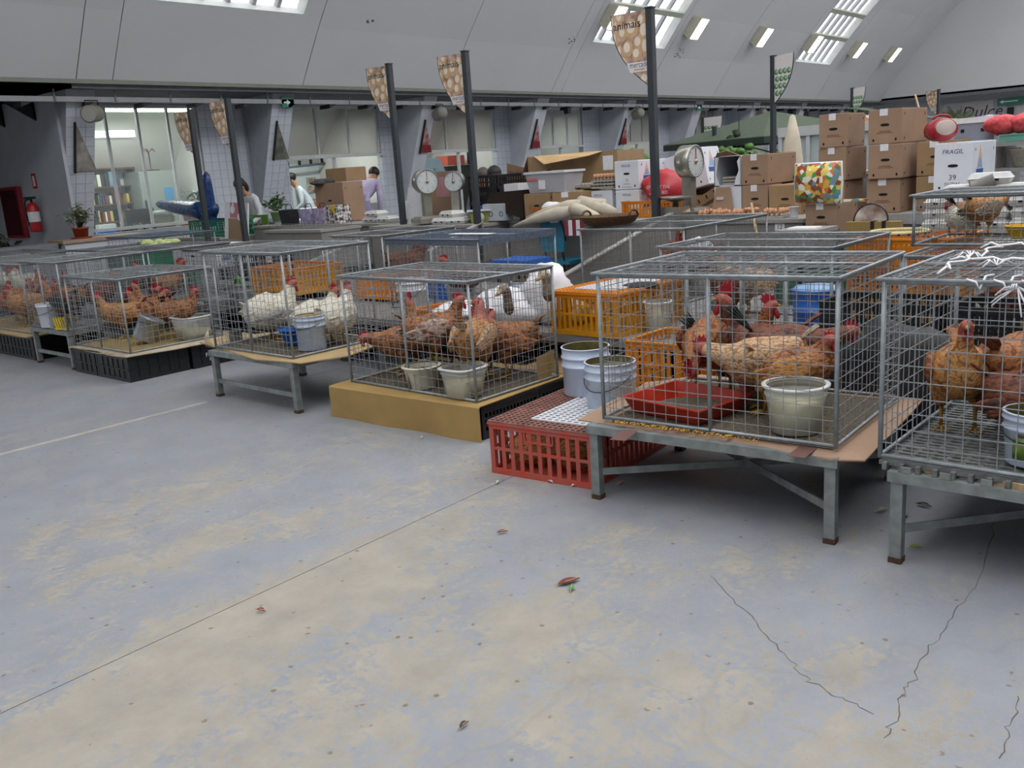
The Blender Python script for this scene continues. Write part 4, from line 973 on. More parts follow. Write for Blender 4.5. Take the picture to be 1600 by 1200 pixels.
hen('brown hen craning its red head low behind the wire at the cage post', at(632, 584, zd), 190, 'low', F_RUST, F_RUST, F_RUST, comb=.8, yaw=25, sc=.95, group=G_D)
hen('rust hen with white wing patches perched on the white oval tub', at(655, 604, zd)+V((.0, .0, .105)), 20, 'stand', F_RUST, feather('white_tipped_wing', '#8a4a22', '#e0d5c4', '#5e2f17', 16), F_RUST, comb=1.2, yaw=-20, sc=1.0, group=G_D)
hen('red combed hen standing behind the perched hen', at(630, 590, zd)+V((.22, .02, 0)), 120, 'tall', F_RUST, F_DARK, F_BLACK, comb=1.3, sc=1.0, group=G_D)
hen('buff naked-neck hen seen from behind leaning over the square tub', at(722, 612, zd)+V((.04, -.0, .06)), 75, 'stand', F_GOLD, F_BUFF, F_BUFF, naked=True, comb=.6, sc=1.05, group=G_D)
hen('brown naked-neck hen with upright neck at the far end of the cage on golden cardboard', at(803, 588, zd), 165, 'tall', F_RUST, F_RUST, F_GOLD, naked=True, comb=.6, yaw=40, sc=1.05, group=G_D)
hen('dark rooster with black tail in the middle of the cage on golden cardboard', at(700, 588, zd)+V((.25, .03, 0)), 30, 'stand', F_DARK, F_BLACK, F_BLACK, comb=1., tail='long', sc=.95, group=G_D, name='rooster')
hen('small dark hen between the buff and the brown naked-neck hens', at(760, 585, zd)+V((.2, .0, 0)), 60, 'stand', F_DARK, F_DARK, F_DARK, naked=True, comb=.9, sc=.92, group=G_D)

# --- white broilers on a low table
EN = at(470, 646, 0); EN = V((3.47, 5.06, 0))
table('low grey steel table under the cage of white chickens', EN+V((-.06, -.06, 0)), radians(-1), 1.06, .80, TH, cross=False)
E_c = [at(312, 535, zA), at(400, 562, zA), at(470, 568, zA), at(545, 556, zA), EN+V((.84, -.05, 0)), EN+V((.84, 1.05, 0)), at(330, 530, zA)]
sheet('thin tan board under the white chicken cage, jutting past the table edge', [V((p.x, p.y, 0)) for p in E_c], zA, .008, mat('tan_board', '#b39a6f', .8, 0, .1, 5), sag=.01, name='board_sheet', cat='board')
zE = TH+.012
cage('wire cage of white chickens with a blue bowl and a white tin inside', EN+V((.0, .0, zE)), radians(-1), .98, .72, .69, .052, .0018, seed=6)
litter_bed('dark litter under the white chickens', EN+V((.02, .02, 0)), radians(-1), .94, .68, zE-.002, seed=6)
ze = zE+.006
bucket('white tin bucket near the corner post in front of white chickens', at(489, 545, ze), .098, .104, .24, bluewhite, tinin, straw, .97, handle=.35, ridges=(.88, .70), group=None)
bucket('blue plastic bowl beside the white tin in the white chicken cage', at(455, 540, ze)+V((.08, .03, 0)), .085, .125, .11, bluepl, None, None, ridges=(), name='bowl', cat='bowl', rim=bluepl)
bucket('small weathered tin can standing in the white chicken cage corner', at(369, 532, ze), .05, .05, .08, mat('old_tin', '#8f9088', .6, .4, .2, 20), None, graywood, .7, ridges=(), name='tin_can', cat='can')
G_E = 'white chickens'
hen('fat white rooster with drooping red comb standing behind the small tin can', V((3.86, ax(422, 490, 3.86).y, ze)), 22, 'fat', F_WHITE, F_WHITE, F_WHITE, comb=1.3, sc=1.0, group=G_E, tail='none')
hen('white hen with red face behind the white tin bucket', V((3.92, ax(492, 490, 3.92).y, ze)), 30, 'fat', F_WHITE, F_WHITE, F_WHITE, comb=1.4, sc=.88, group=G_E, tail='none')
hen('white hen turned away near the corner between both cages', V((3.96, ax(548, 490, 3.96).y, ze)), 60, 'fat', F_WHITE, F_WHITE, F_WHITE, comb=1.2, sc=.92, group=G_E, tail='none')
hen('white hen squatting low behind the blue bowl', V((4.02, ax(452, 500, 4.02).y, ze-.06)), 80, 'tuck', F_WHITE, F_WHITE, F_WHITE, comb=.8, sc=.78, group=G_E, tail='none', legs=False)
# pale twine on the corner post
t = thing('twine_knot', 'pale twine knotted round the corner post of the white chicken cage', 'twine', EN+V((-.012, .985, .50))); mb = MB()
mb.tube([(-.004, -.014, 0), (-.014, 0, .004), (-.004, .014, 0), (.012, 0, -.004), (-.004, -.014, 0)], .004, 5)
for k in range(4): mb.tube([(-.014, 0, 0), (-.03, -.02+.02*k, -.06), (-.02, -.05+.03*k, -.13)], .003, 4)
mb.build('twine', mat('pale_twine', '#c9bda2', .8, 0, .1, 30), t)

# --- brown hens on black crates
FN = V((3.42, 7.26, 0))
for k, (x, y, lb) in enumerate([(3.36, 7.22, 'black solid crate at the aisle corner under the cage with the tilted pot'), (3.92, 7.20, 'black crate with white printing deeper under the cage with the tilted pot'), (3.36, 7.82, 'black crate next to the table leg under the cage with the tilted pot')]):
    c = crate(lb, (x, y, 0), 0, .58 if k != 2 else .42, .54, .215, blackpl, None, 'black crates under the cages', solid=True, pitch=.05, mids=2)
    if k == 1:
        text('lettering', 'FRUTA', .05, (.2, -.006, .10), FY, whitep, c); text('lettering', '12 LX', .04, (.2, -.006, .06), FY, whitep, c)
zF = .222
sheet('crumpled pale newspaper and board on the black crates under the tilted pot cage', [V((3.34, 7.18, 0)), V((4.50, 7.12, 0)), V((4.50, 8.3, 0)), V((3.36, 8.32, 0))], zF, .006, mat('pale_board', '#b4a68d', .85, 0, .2, 8), sag=.025, name='board_sheet', cat='board')
zF += .008
cage('wire cage of brown hens with a tilted metal pot inside', FN+V((0, 0, zF)), 0, 1.03, .85, .60, .052, .0020, seed=7)
litter_bed('straw coloured litter in the tilted pot cage', FN+V((.02, .02, 0)), 0, .99, .81, zF-.002, straw, seed=8)
zf_ = zF+.006
bucket('dented metal pot tipped on its side behind the wire', at(222, 537, zf_)+V((.02, .0, .03)), .10, .108, .21, mat('dull_aluminium', '#b4b8bd', .4, .7, .12, 8), None, None, ridges=(.93,), name='cooking_pot', cat='pot', rot=(radians(0), radians(28), hd(20)), handle=.2)
bucket('milky rectangular tub half full of water by the tilted pot cage side', at(298, 530, zf_)+V((.06, .05, 0)), .125, .145, .19, milky, None, water, .45, ridges=(.9,), name='water_tub', cat='tub', sq=.5, rim=mat('milky_rim', '#dcdcd8'))
G_F = 'brown hens in the tilted pot cage'
for k, (px, py, dx, dy, v, po, fm, lb) in enumerate([
    (258, 532, .26, .10, 15, 'stand', F_RUST, 'rust hen standing between the tilted pot and the milky tub'),
    (182, 530, .30, .12, 160, 'stand', F_RUST, 'rust hen behind the tilted pot'),
    (160, 528, .12, .02, 200, 'stand', F_GOLD, 'golden hen close to the white pail side of the tilted pot cage'),
    (178, 524, .30, .05, 60, 'stand', F_DARK, 'dark hen in the crowded rear corner of the tilted pot cage'),
    (225, 520, .38, .05, 170, 'tall', F_RUST, 'red combed hen with raised head behind the pot'),
    (150, 520, .42, .12, 120, 'stand', F_DARK, 'dark brown hen at the rear post of the tilted pot cage'),
    (285, 512, .42, .12, 20, 'tuck', F_GOLD, 'golden hen behind the milky tub in the tilted pot cage')]):
    hen(lb, at(px, py, zf_)+V((dx, dy, 0)), v, po, fm, fm, F_DARK, comb=1.2, sc=.97, group=G_F, small=True)

# --- row end: table with the crowded cage
BN = V((3.39, 8.33, 0))
table('low grey steel table under the crowded cage at the end of the row', BN+V((-.02, -.02, 0)), 0, .82, .9, TH, cross=False)
cage('wire cage with a white pail and yellow feeder at the far end of the row', BN+V((0, 0, TH+.004)), 0, .80, .80, .60, .05, .0020, seed=9)
zb = TH+.012
bucket('white pail standing against the wire in the end cage', at(72, 511, zb)+V((.05, -.02, 0)), .095, .11, .22, whitepl, None, None, ridges=(.9,), name='pail', cat='bucket', handle=.5)
t = thing('yellow_feeder', 'yellow slatted feeder beside the white pail in the end cage', 'feeder', at(86, 516, zb)+V((.06, -.03, 0)), hd(0)); mb = MB()
for k in range(5): mb.bar((-.05+.022*k, 0, 0), (-.07+.022*k, .0, .11), .012, .012)
mb.box((-.06, -.02, 0), (.06, .02, .012)); mb.build('slats', mat('yellow_feeder', '#d6b91f', .4, 0, .05, 9), t)
G_B = 'hens at the far end of the row'
for k, (px, py, dx, dy, v, po, fm, wm, lb) in enumerate([
    (95, 516, .16, -.02, 140, 'stand', F_DARK, F_BLACK, 'dark hen with green black tail beside the yellow feeder'),
    (60, 510, .30, .05, 190, 'stand', F_RUST, F_RUST, 'rust hen behind the white pail'),
    (80, 505, .45, .05, 20, 'stand', F_DARK, F_DARK, 'dark rust hen behind the yellow feeder')]):
    hen(lb, at(px, py, zb)+V((dx, dy, 0)), v, po, fm, wm, F_BLACK, comb=1.1, sc=.97, group=G_B, small=True)
# cage beyond it on a board and a long black crate
CN = V((3.45, 9.30, 0))
crate('long black crate on the floor under the last cage of the row', (3.42, 9.26, 0), 0, 1.8, .7, .23, blackpl, None, 'black crates under the cages', solid=True)
sheet('tan board under the crowded last cage of the row', [V((3.36, 9.2, 0)), V((4.3, 9.2, 0)), V((4.3, 11.15, 0)), V((3.36, 11.15, 0))], .24, .012, mat('tan_board', '#b39a6f'), sag=.01, name='board_sheet', cat='board')
cage('last wire cage of the row, crowded with rust hens on a tan board', CN+V((0, 0, .255)), 0, 1.75, .80, .66, .05, .0020, seed=10)
for k, (x, y, v, po, fm, lb) in enumerate([(.20, .62, 230, 'tuck', F_GOLD, 'golden hen crouching at the edge of the last cage'), (.3, .85, 160, 'stand', F_RUST, 'rust hen upright near the post of the last cage'), (.3, 1.15, 20, 'stand', F_RUST, 'rust hen turned sideways in the middle of the last cage'), (.55, .5, 100, 'tall', F_DARK, 'dark red hen with raised head in the last cage'), (.55, 1.4, 60, 'tall', F_RUST, 'rust hen with raised head at the rear of the last cage')]):
    hen(lb, CN+V((x, y, .262)), v, po, fm, fm, F_DARK, comb=1.2, sc=1.0, group=G_B, small=True)
# ================================================================== SECOND ROW, BENCH AND STALLS
BZ = .42
benchm = mat('grey_bench_stone', '#7d7b78', .65, 0, .12, 60)
b = thing('stone_bench', 'long grey stone bench behind the front cages, carrying the second row of cages and crates', 'bench', (4.6, -1.2, 0))
MB().box((0, 0, BZ-.055), (2.7, 5.75, BZ)).build('slab', benchm, b)
MB().box((0, 5.76, BZ-.055), (2.0, 13.3, BZ)).build('slab', benchm, b)
for k in range(9): MB().box((.12, .2+k*1.42, 0), (1.9, .3+k*1.42, BZ-.056)).build('support', mat('dark_bench_support', '#4a4846', .8, 0, .1, 9), b)
# terrazzo counters
def counter(label, x0, x1, y0, y1, h, name='terrazzo_counter', panels=3):
    t = thing(name, label, 'counter', (x0, y0, 0)); w, d = y1-y0, x1-x0
    for k in range(panels): MB().box((0, w*k/panels+.003, 0), (.05, w*(k+1)/panels-.003, h-.035)).build('front_panel', terr, t)
    MB().box((.051, 0, 0), (d, .05, h-.035)).build('end_panel', terr, t); MB().box((.051, w-.05, 0), (d, w, h-.035)).build('end_panel', terr, t)
    MB().box((-.02, -.01, h-.034), (d+.02, w+.01, h)).build('top', terrtop, t); return t
c12 = counter('grey terrazzo counter numbered 12 with egg trays and the big dial scale on top', 7.78, 8.75, 3.44, 4.62, .9, panels=2)
nb = thing('number_plate', 'small white number plate 12 on the terrazzo counter front', 'sign', at(1215, 350, .86)); P = nb.location; nb.location = (7.776, P.y, .83)
MB().box((0, -.045, -.03), (.004, .045, .03)).build('plate', whitep, nb); text('lettering', '12', .055, (-.001, 0, 0), FX, inkk, nb)
c1 = counter('grey terrazzo counter with the pair of dial scales on top', 7.8, 8.75, 7.36, 9.3, .9, panels=2)
nb = thing('number_plate', 'small white number plate on the counter below the pair of dial scales', 'sign', (7.796, 7.43, .82))
MB().box((0, -.045, -.03), (.004, .045, .03)).build('plate', whitep, nb); text('lettering', '13', .055, (-.001, 0, 0), FX, inkk, nb)
cR = counter('long grey counter under the stacks of brown egg boxes', 8.30, 9.15, 2.28, 3.38, .89, panels=2)
MB().box((-.03, 0, .80), (-.021, 1.1, .885)).build('apron', mat('pale_apron', '#a3a2a0', .6, 0, .1, 20), cR)
def slope_wall(label, y, pts):
    t = thing('sloped_partition', label, 'partition', (0, y, 0)); MB().prism([(x, 0, z) for x, z in pts], (0, .05, 0)).build('slab', terr, t)
    (xa, za), (xb, zb) = pts[2], pts[3]; MB().bar((xa, .025, za+.008), (xb, .025, zb+.008), .06, .016).build('coping', mat('pale_coping', '#a9a6a2', .6, 0, .08, 30), t)
slope_wall('sloped grey stone partition rising to the terrazzo counter numbered 12', 4.66, [(5.5, BZ+.001), (7.76, BZ+.001), (7.76, 1.0), (5.5, .505)])
slope_wall('sloped grey stone partition behind the white chicken cage', 9.34, [(6.4, BZ+.001), (7.95, BZ+.001), (7.95, .80), (6.3, .43)])
slope_wall('sloped grey stone partition at the pair of dial scales', 7.28, [(6.9, .0), (7.78, .0), (7.78, .92), (6.9, .68)])
cab = counter('grey drawer cabinet with papers beside the counter numbered 12', 7.1, 7.48, 3.02, 3.36, .86, name='drawer_cabinet', panels=1)
for k in range(3): MB().box((-.012, .02, .12+k*.24), (-.001, .32, .33+k*.24)).build('drawer', terr, cab)
t = thing('paper_stack', 'loose white papers lying on the grey drawer cabinet', 'paper', (7.16, 3.08, .861)); 
for k in range(3): MB().box((.0+.02*k, .01*k, .003*k), (.18+.02*k, .22+.01*k, .003*k+.002)).build('sheet', whitep, t)

def lump(mb, c, r, seed, amp=.22, n=20, m=14, fr=7., mi=0):
    o = len(mb.v); mb.ell((0, 0, 0), r, n, m, mi)
    for i in range(o, len(mb.v)):
        p = V(mb.v[i]); q = p*(1+amp*noise.noise(p*fr+V((seed, 0, 0)))+amp*.5*noise.noise(p*fr*2.3+V((0, seed, 0)))); mb.v[i] = tuple(q+V(c))
# --- second row cages
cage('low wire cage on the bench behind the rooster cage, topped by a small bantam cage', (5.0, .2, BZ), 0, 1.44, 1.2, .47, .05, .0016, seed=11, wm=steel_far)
cU = cage('small low wire cage of bantams standing on top of another cage', (5.32, .55, BZ+.50), 0, 1.16, .64, .265, .045, .0018, seed=12, mid=False)
zu = BZ+.51
hen('dark bantam rooster with orange breast and black tail in the small upper cage', at(1466, 362, zu)+V((.14, 0, 0)), 8, 'tuck', F_RUST, F_DARK, F_BLACK, comb=1.0, tail='long', sc=.60, group='bantams in the upper cage', name='rooster')
hen('pale golden bantam hen with speckled wing in the small upper cage', at(1545, 366, zu)+V((.14, 0, 0)), 25, 'low', F_GOLD, F_GREY, F_BLACK, comb=.6, sc=.68, group='bantams in the upper cage')
hen('small cream bantam hen between the dark rooster and the golden hen', at(1505, 368, zu)+V((.30, 0, -.04)), 190, 'tuck', F_WHITE, F_WHITE, F_BLACK, comb=.5, sc=.62, group='bantams in the upper cage', legs=False)
bucket('yellow bowl at the edge of the small upper cage', at(1592, 374, zu)+V((.08, .0, 0)), .06, .09, .07, mat('yellow_bowl', '#d9b01e', .4, 0, .05, 9), None, None, ridges=(), name='bowl', cat='bowl')
CUR = (V((5.0, .2, BZ)), 0, 1.44, 1.2)
for k, (x, y, v, lb) in enumerate([(5.4, 1.2, 20, 'dark hen standing in the low cage under the bantams'), (5.5, .7, 200, 'dark hen turned away in the low cage under the bantams')]):
    hen(lb, (x, y, BZ+.01), v, 'stand', F_DARK, F_DARK, F_BLACK, sc=.95, group='second row hens', small=True)
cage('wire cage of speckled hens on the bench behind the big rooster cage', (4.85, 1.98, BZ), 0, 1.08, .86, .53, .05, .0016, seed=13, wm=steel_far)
for k, (px, py, v, po, f, lb) in enumerate([(1066, 500, 200, 'tall', F_DARK, 'dark red faced rooster behind the wire of the speckled hen cage'), (1108, 500, 10, 'stand', F_GREY, 'speckled grey hen behind the mid post of the big cage'), (1140, 498, 160, 'stand', F_BUFF, 'buff speckled hen at the rear of the speckled hen cage')]):
    hen(lb, at(px, py, BZ+.01)+V((.25, .05, 0)), v, po, f, f, F_DARK, sc=.95, comb=1.2, group='second row hens', small=True)
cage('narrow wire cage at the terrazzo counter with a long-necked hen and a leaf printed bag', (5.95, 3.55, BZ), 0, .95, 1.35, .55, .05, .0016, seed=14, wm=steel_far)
hen('thin naked-neck hen stretching its red neck high in the narrow cage', at(1046, 410, BZ+.30)+V((.0, .0, -.27)), 265, 'tall', F_DARK, F_DARK, F_DARK, naked=True, comb=.5, sc=1.08, group='second row hens')
for k, (x, y, v, f, lb) in enumerate([(6.3, 3.75, 190, F_DARK, 'dark red hen low in the narrow cage'), (6.75, 3.85, 20, F_DARK, 'dark hen at the rear of the narrow cage')]): hen(lb, (x, y, BZ+.01), v, 'stand', f, f, F_BLACK, comb=1.2, sc=.9, group='second row hens', small=True)
bluewire = mat('blue_grey_wire', '#6a7789', .5, .2, .1, 20)
t = thing('leaf_bag', 'white plastic bag with green leaf print slumped in the narrow wire cage', 'bag', (6.45, 3.72, BZ+.01)); mb = MB(); lump(mb, (0, 0, .20), (.13, .19, .23), 8, .22); mb.build('bag', bagm, t)
gl = mat('leaf_print', '#3f8a4a', .5, 0, .1, 20); pm = MB()
for (y, z, a) in ((-.02, .30, .5), (-.08, .30, -.5), (-.05, .24, 0)): pm.ell((0, 0, 0), (.008, .022, .05), 8, 6, 0, Matrix.Translation((-.118, y, z)) @ Matrix.Rotation(a, 4, 'X'))
pm.build('leaf_print', gl, t, kind='stuff')
cB = cage('wide wire cage with a blue-grey mesh lid and a white paper strip on it', (5.0, 4.75, BZ), radians(-4), 1.12, .85, .565, .05, .0016, seed=15, wm=steel_far, lidmat=bluewire)
MB().box((.25, .15, .592), (.34, .62, .594)).build('paper_strip', whitep, cB)
MB().box((-.02, 0, .53), (-.012, 1.12, .585)).box((0, -.02, .53), (.85, -.012, .585)).build('lid_skirt', mat('blue_grey_skirt', '#5e6979', .6, .1, .2, 40), cB)
hen('dark rust hen standing inside the blue lidded cage', (5.4, 5.3, BZ+.01), 200, 'stand', F_DARK, F_DARK, F_BLACK, sc=.95, group='second row hens', small=True)
cage('wire cage on the bench behind the white chickens, before the grey counter', (5.5, 6.42, BZ), 0, .72, .95, .555, .05, .0016, seed=16, wm=steel_far)
for k, (px, py, v, po, f, lb) in enumerate([(524, 440, 20, 'tall', F_DARK, 'rust rooster head raised behind the sloped partition'), (566, 442, 10, 'stand', F_DARK, 'dark rust hen behind the white chicken cage')]):
    hen(lb, at(px, py, BZ+.01)+V((.12, .0, 0)), v, po, f, f, F_DARK, sc=.95, comb=1.3, group='second row hens', small=True)
cage('wide wire cage of rust hens on the bench behind the tilted pot cage', (4.75, 7.45, BZ), 0, 1.15, .85, .50, .05, .0016, seed=17, wm=steel_far)
CUR = (V((4.3, 8.45, BZ)), 0, 1.0, .9)
for k, (px, py, v, po, f, lb) in enumerate([(285, 500, 10, 'stand', F_RUST, 'rust hen behind the wire above the milky tub'), (320, 498, 170, 'stand', F_DARK, 'dark hen in the cage behind the milky tub'), (300, 492, 60, 'tuck', F_GOLD, 'golden hen low in the cage behind the milky tub')]):
    hen(lb, at(px, py, BZ+.01)+V((.2, .0, 0)), v, po, f, f, F_DARK, sc=.97, comb=1.1, group='second row hens', small=True)
bucket('round zinc basin in the cage behind the milky tub', at(337, 485, BZ+.01)+V((.1, .05, 0)), .14, .16, .10, mat('zinc', '#8c9092', .5, .5, .15, 15), None, graywood, .7, ridges=(.9,), name='basin', cat='basin')
bucket('tin feeder with green stalks behind the first white chicken', at(372, 480, BZ+.01)+V((.05, .0, 0)), .10, .10, .16, mat('zinc', '#8c9092'), None, None, ridges=(.9,), name='tin_feeder', cat='feeder')
t = thing('green_stalks', 'green leafy stalks lying over the tin feeder', 'greens', at(372, 452, .6)); mb = MB(); rnd = random.Random(3)
for k in range(8): mb.tube([(0, .14-.01*k, .02), (.02*rnd.random(), .0, .06+.01*k), (0, -.16+.012*k, .01+.01*k)], [.004, .006, .002], 5)
mb.build('stalk', mat('leaf_green', '#4f8b3a', .6, 0, .2, 20), t, kind='stuff')
cage('wide wire cage with dull mesh lid behind the white pail cage', (4.3, 8.45, BZ), 0, 1.0, .9, .53, .05, .0016, seed=18, wm=steel_far)
cage('empty dull wire cage behind the last crowded cage', (4.6, 9.6, BZ), 0, 1.2, .8, .50, .05, .0016, seed=19, wm=steel_far)
cage('distant wire cage with blue-grey lid at the passage', (5.6, 10.9, BZ), 0, 1.1, .9, .55, .05, .0016, seed=20, wm=steel_far, lidmat=bluewire)
crate('long black crate on the floor under the cage of white roosters', (4.3, 12.2, 0), 0, 1.9, .9, .22, blackpl, None, 'black crates under the cages', solid=True)
cage('wire cage of white roosters by the passage, cut by the frame edge', (4.3, 12.2, .23), 0, 1.9, .9, .62, .05, .0016, seed=23, wm=steel_far)
CUR = (V((4.3, 12.2, .23)), 0, 1.9, .9)
for k, (px, py, v, lb) in enumerate([(8, 478, 10, 'white rooster with red comb cut by the frame edge'), (45, 476, 200, 'white rooster with red comb behind the rust hens of the last cage')]):
    hen(lb, V((4.75, ax(px, 445, 4.75).y, .24)), v, 'fat', F_WHITE, F_WHITE, F_WHITE, comb=1.6, sc=1.05, tail='none', group='white roosters in the second row', small=True, name='rooster')

# --- second row goods on and before the bench
crate('large amber crate of chicks with a white hatch lid on the bench edge', at(965, 530, BZ), radians(-2), .54, .76, .27, yellowpl, orangepl, 'orange plastic crates', .045, lid=orangepl, lidhole=(.12, .62, .1, .42), mids=1)
t = thing('black_cloth', 'black cloth draped over the far edge of the large amber crate', 'cloth', at(1000, 446, .70)); mb = MB(); mb.ell((0, 0, 0), (.14, .12, .02), 12, 6); mb.build('cloth', mat('black_cloth', '#2a2a30', .9, 0, .1, 9), t)
bucket('milky jar of water on the bench behind the corner post', at(1030, 518, BZ+.002), .075, .085, .19, milky, None, water, .7, ridges=(), name='water_jar', cat='jar', rim=mat('milky_rim', '#dcdcd8'))
crate('orange crate on the ground under the bench edge behind the paint tins', (4.28, 2.60, .0), 0, .36, .46, .485, orangepl, None, 'orange plastic crates', .045, mids=3)
crate('black crate topped with cardboard between the two hen cages', (4.36, 3.36, 0), 0, .62, .2, .20, blackpl, None, 'black crates under the cages', .03, mids=4, hole=False) if False else None
t = crate('salmon orange crate tilted on the cardboard, with white bags on top', at(918, 552, .24)+V((.10, .03, 0)), radians(6), .52, .60, .25, orange2, yellowpl, 'orange plastic crates', .04, rot=(radians(5), 0, radians(6)), mids=3)
crate('black crate on the floor under the salmon crate', (4.42, 3.40, 0), 0, .62, .46, .215, blackpl, None, 'black crates under the cages', .03, mids=3, hole=False) if False else None
t = thing('stone_block', 'rough grey stone lying under the salmon crate', 'stone', at(872, 580, .12)); mb = MB(); mb.ell((0, 0, 0), (.10, .13, .09), 12, 8); mb.v = [tuple(V(p)*(1+.25*noise.noise(V(p)*9))) for p in mb.v]; mb.build('stone', mat('rough_stone', '#6f675c', .95, 0, .2, 20), t)
sheet('torn cardboard lying over the black crate beyond the golden cage', [V((4.42, 3.28, 0)), V((4.95, 3.30, 0)), V((4.95, 3.9, 0)), V((4.36, 3.9, 0))], .222, .005, card, sag=.02)
crate('black crate carrying the torn cardboard and the salmon crate', (4.44, 3.32, 0), 0, .56, .46, .215, blackpl, None, 'black crates under the cages', solid=True)
bagpos = at(835, 480, .56)+V((.1, .0, 0))
t = thing('goose_bag', 'big white plastic bag wrapped round a goose on the salmon crate', 'bag', at(850, 492, .50)+V((.1, .02, 0))); mb = MB()
lump(mb, (.02, .03, .13), (.14, .21, .21), 3, .28); lump(mb, (.0, -.17, .02), (.09, .13, .07), 9, .4); mb.build('bag', bagm, t)
t = thing('goose_bag', 'flat white plastic bag spread from the orange tray towards the goose', 'bag', at(775, 500, .46)+V((.1, 0, 0))); mb = MB(); lump(mb, (0, 0, .06), (.16, .30, .16), 12, .3); mb.build('bag', bagm, t)
for (px, py, z, lb, c) in ((855, 432, .82, 'goose head with beak poking out of the white bag', '#b5a98f'), (792, 455, .72, 'grey brown goose head beside the white bag', '#9b8c7c')):
    t = thing('goose', lb, 'goose', at(px, py, z)+V((.03, .05, 0)), hd(235)); gm = mat('goose_down_'+('pale' if z > .8 else 'grey'), c, .8, 0, .15, 30)
    MB().loft([[p+V((0, r_*cos(a), r_*sin(a))) if False else V((x+0*r_, r_*cos(a), zz+r_*sin(a)*1.0)) for a in [2*pi*k/10 for k in range(10)]] for x, zz, r_ in ((-.035, -.13, .042), (-.032, -.06, .038), (-.025, -.01, .038), (-.005, .01, .038), (.025, .008, .03), (.045, 0, .02))], 0).build('head', gm, t)
    MB().tube([(.04, 0, .0), (.075, 0, -.012), (.10, 0, -.02)], [.018, .014, .006], 7).build('beak', mat('goose_beak', '#b3936a', .5, 0, 0), t)
    MB().ell((.012, .033, .012), (.006, .004, .006), 6, 5).ell((.012, -.033, .012), (.006, .004, .006), 6, 5).build('eye', pupil, t)
crate('low orange tray crate lined with white bags behind the roosters', at(720, 520, BZ), radians(-6), .56, .5, .13, orangepl, None, 'orange plastic crates', .04, mids=1, hole=False)
t = thing('tray_bag', 'crumpled white plastic bag lining the low orange tray', 'bag', at(718, 500, BZ+.1)+V((.22, .18, 0))); mb = MB(); lump(mb, (0, 0, .02), (.2, .24, .06), 5, .3); mb.build('bag', bagm, t)
bucket('tall white pail with a wire handle on the bench behind the wire', at(648, 495, BZ), .105, .125, .30, whitepl, None, None, handle=.8, ridges=(.9, .72), group=None, name='pail')
crate('blue plastic crate on the bench near the tall white pail', at(700, 470, BZ), 0, .26, .3, .17, bluepl, None, 'blue plastic crates', .03, mids=3, hole=False)
bucket('pale blue tub next to the blue crate on the bench', at(722, 475, BZ), .11, .13, .17, mat('pale_blue_tub', '#a9bccb', .4, 0, .05, 9), None, None, ridges=(.9,), name='tub', cat='tub')
bucket('bluish white tin behind the goose bags', at(795, 490, BZ)+V((.25, .02, 0)), .11, .12, .22, bluewhite, tinin, None, ridges=(.86,), name='paint_tin', cat='tin')
crate('amber crate of brown hens behind the first white chicken', at(466, 462, BZ+.06), 0, .75, .55, .25, yellowpl, orangepl, 'orange plastic crates', .045, mids=1)
crate('orange crate behind the corner post of the golden cardboard cage', at(622, 470, BZ+.02), 0, .56, .5, .23, orangepl, None, 'orange plastic crates', .045, mids=1)
crate('black crate with a white tag behind the white chicken cage', at(402, 440, .53), 0, .72, .5, .28, blackpl, None, 'black crates in the second row', .04, mids=2)
t = thing('price_tag', 'small white tag hanging on the black crate', 'tag', at(420, 405, .78)); MB().box((-.002, -.05, -.03), (0, .05, .03)).build('tag', whitep, t); text('lettering', '7,50', .04, (-.003, 0, 0), FX, inkk, t)
crate('large green plastic crate behind the tilted pot cage', at(243, 462, .36), 0, 1.05, .6, .50, greenpl, None, 'green plastic crates', solid=True)
t = thing('lettuce_heap', 'pale green lettuce heaped over the rim of the large green crate', 'vegetables', at(238, 388, .90)+V((.25, .25, 0))); mb = MB(); rnd = random.Random(2)
for k in range(26): lump(mb, (rnd.uniform(-.1, .1), rnd.uniform(-.3, .3), rnd.uniform(0, .05)), (.06, .07, .035), k, .5, 8, 6, 14)
mb.build('leaves', mat('lettuce', '#9db35f', .6, 0, .3, 12, col2='#cfd9a0'), t, kind='stuff')
carton('white egg carton with blue emblem beside the large green crate', at(337, 420, .68), 0, .85, .5, .235, whitecard, 'white', 'white egg cartons', txt='20')
jug = bucket('blue drum jug with black handle on the bench behind the dark rooster', at(1264, 518, BZ)+V((.1, .0, 0)), .135, .135, .24, bluepl, None, None, ridges=(.5,), name='jug', cat='jug', rim=bluepl)
t = bpy.data.objects[-1] if False else None
mb = MB(); jp = (0, 0, .245); mb.lathe([(.13, 0), (.12, .02), (0, .03)], 20)
mb.build('lid', mat('light_blue_lid', '#8fb4dd', .4, 0, .05, 9), jug, jp)
mb = MB(); mb.tube([(0, .10*cos(a), .03+.16*sin(a)) for a in [pi*i/12 for i in range(13)]], .012, 6); mb.build('handle', blackpl, jug, jp)
crate('green plastic crate in the shade behind the blue jug', at(1300, 492, BZ)+V((.3, 0, 0)), 0, .55, .45, .22, mat('dark_green_plastic', '#33604d', .5, 0, .1, 9), None, 'green plastic crates', solid=True)
for k in range(3):
    crate(['bottom amber crate of the orange stack beside the big cage', 'middle orange crate of the stack beside the big cage', 'top orange crate of the stack, under the wicker hoop'][k], V((5.72, 1.62, BZ+.002+k*.168)), radians(2-2*k), .62, .6, .158, yellowpl if k == 0 else orangepl, None, 'orange plastic crates', .03, mids=2, hole=False, lid=None)
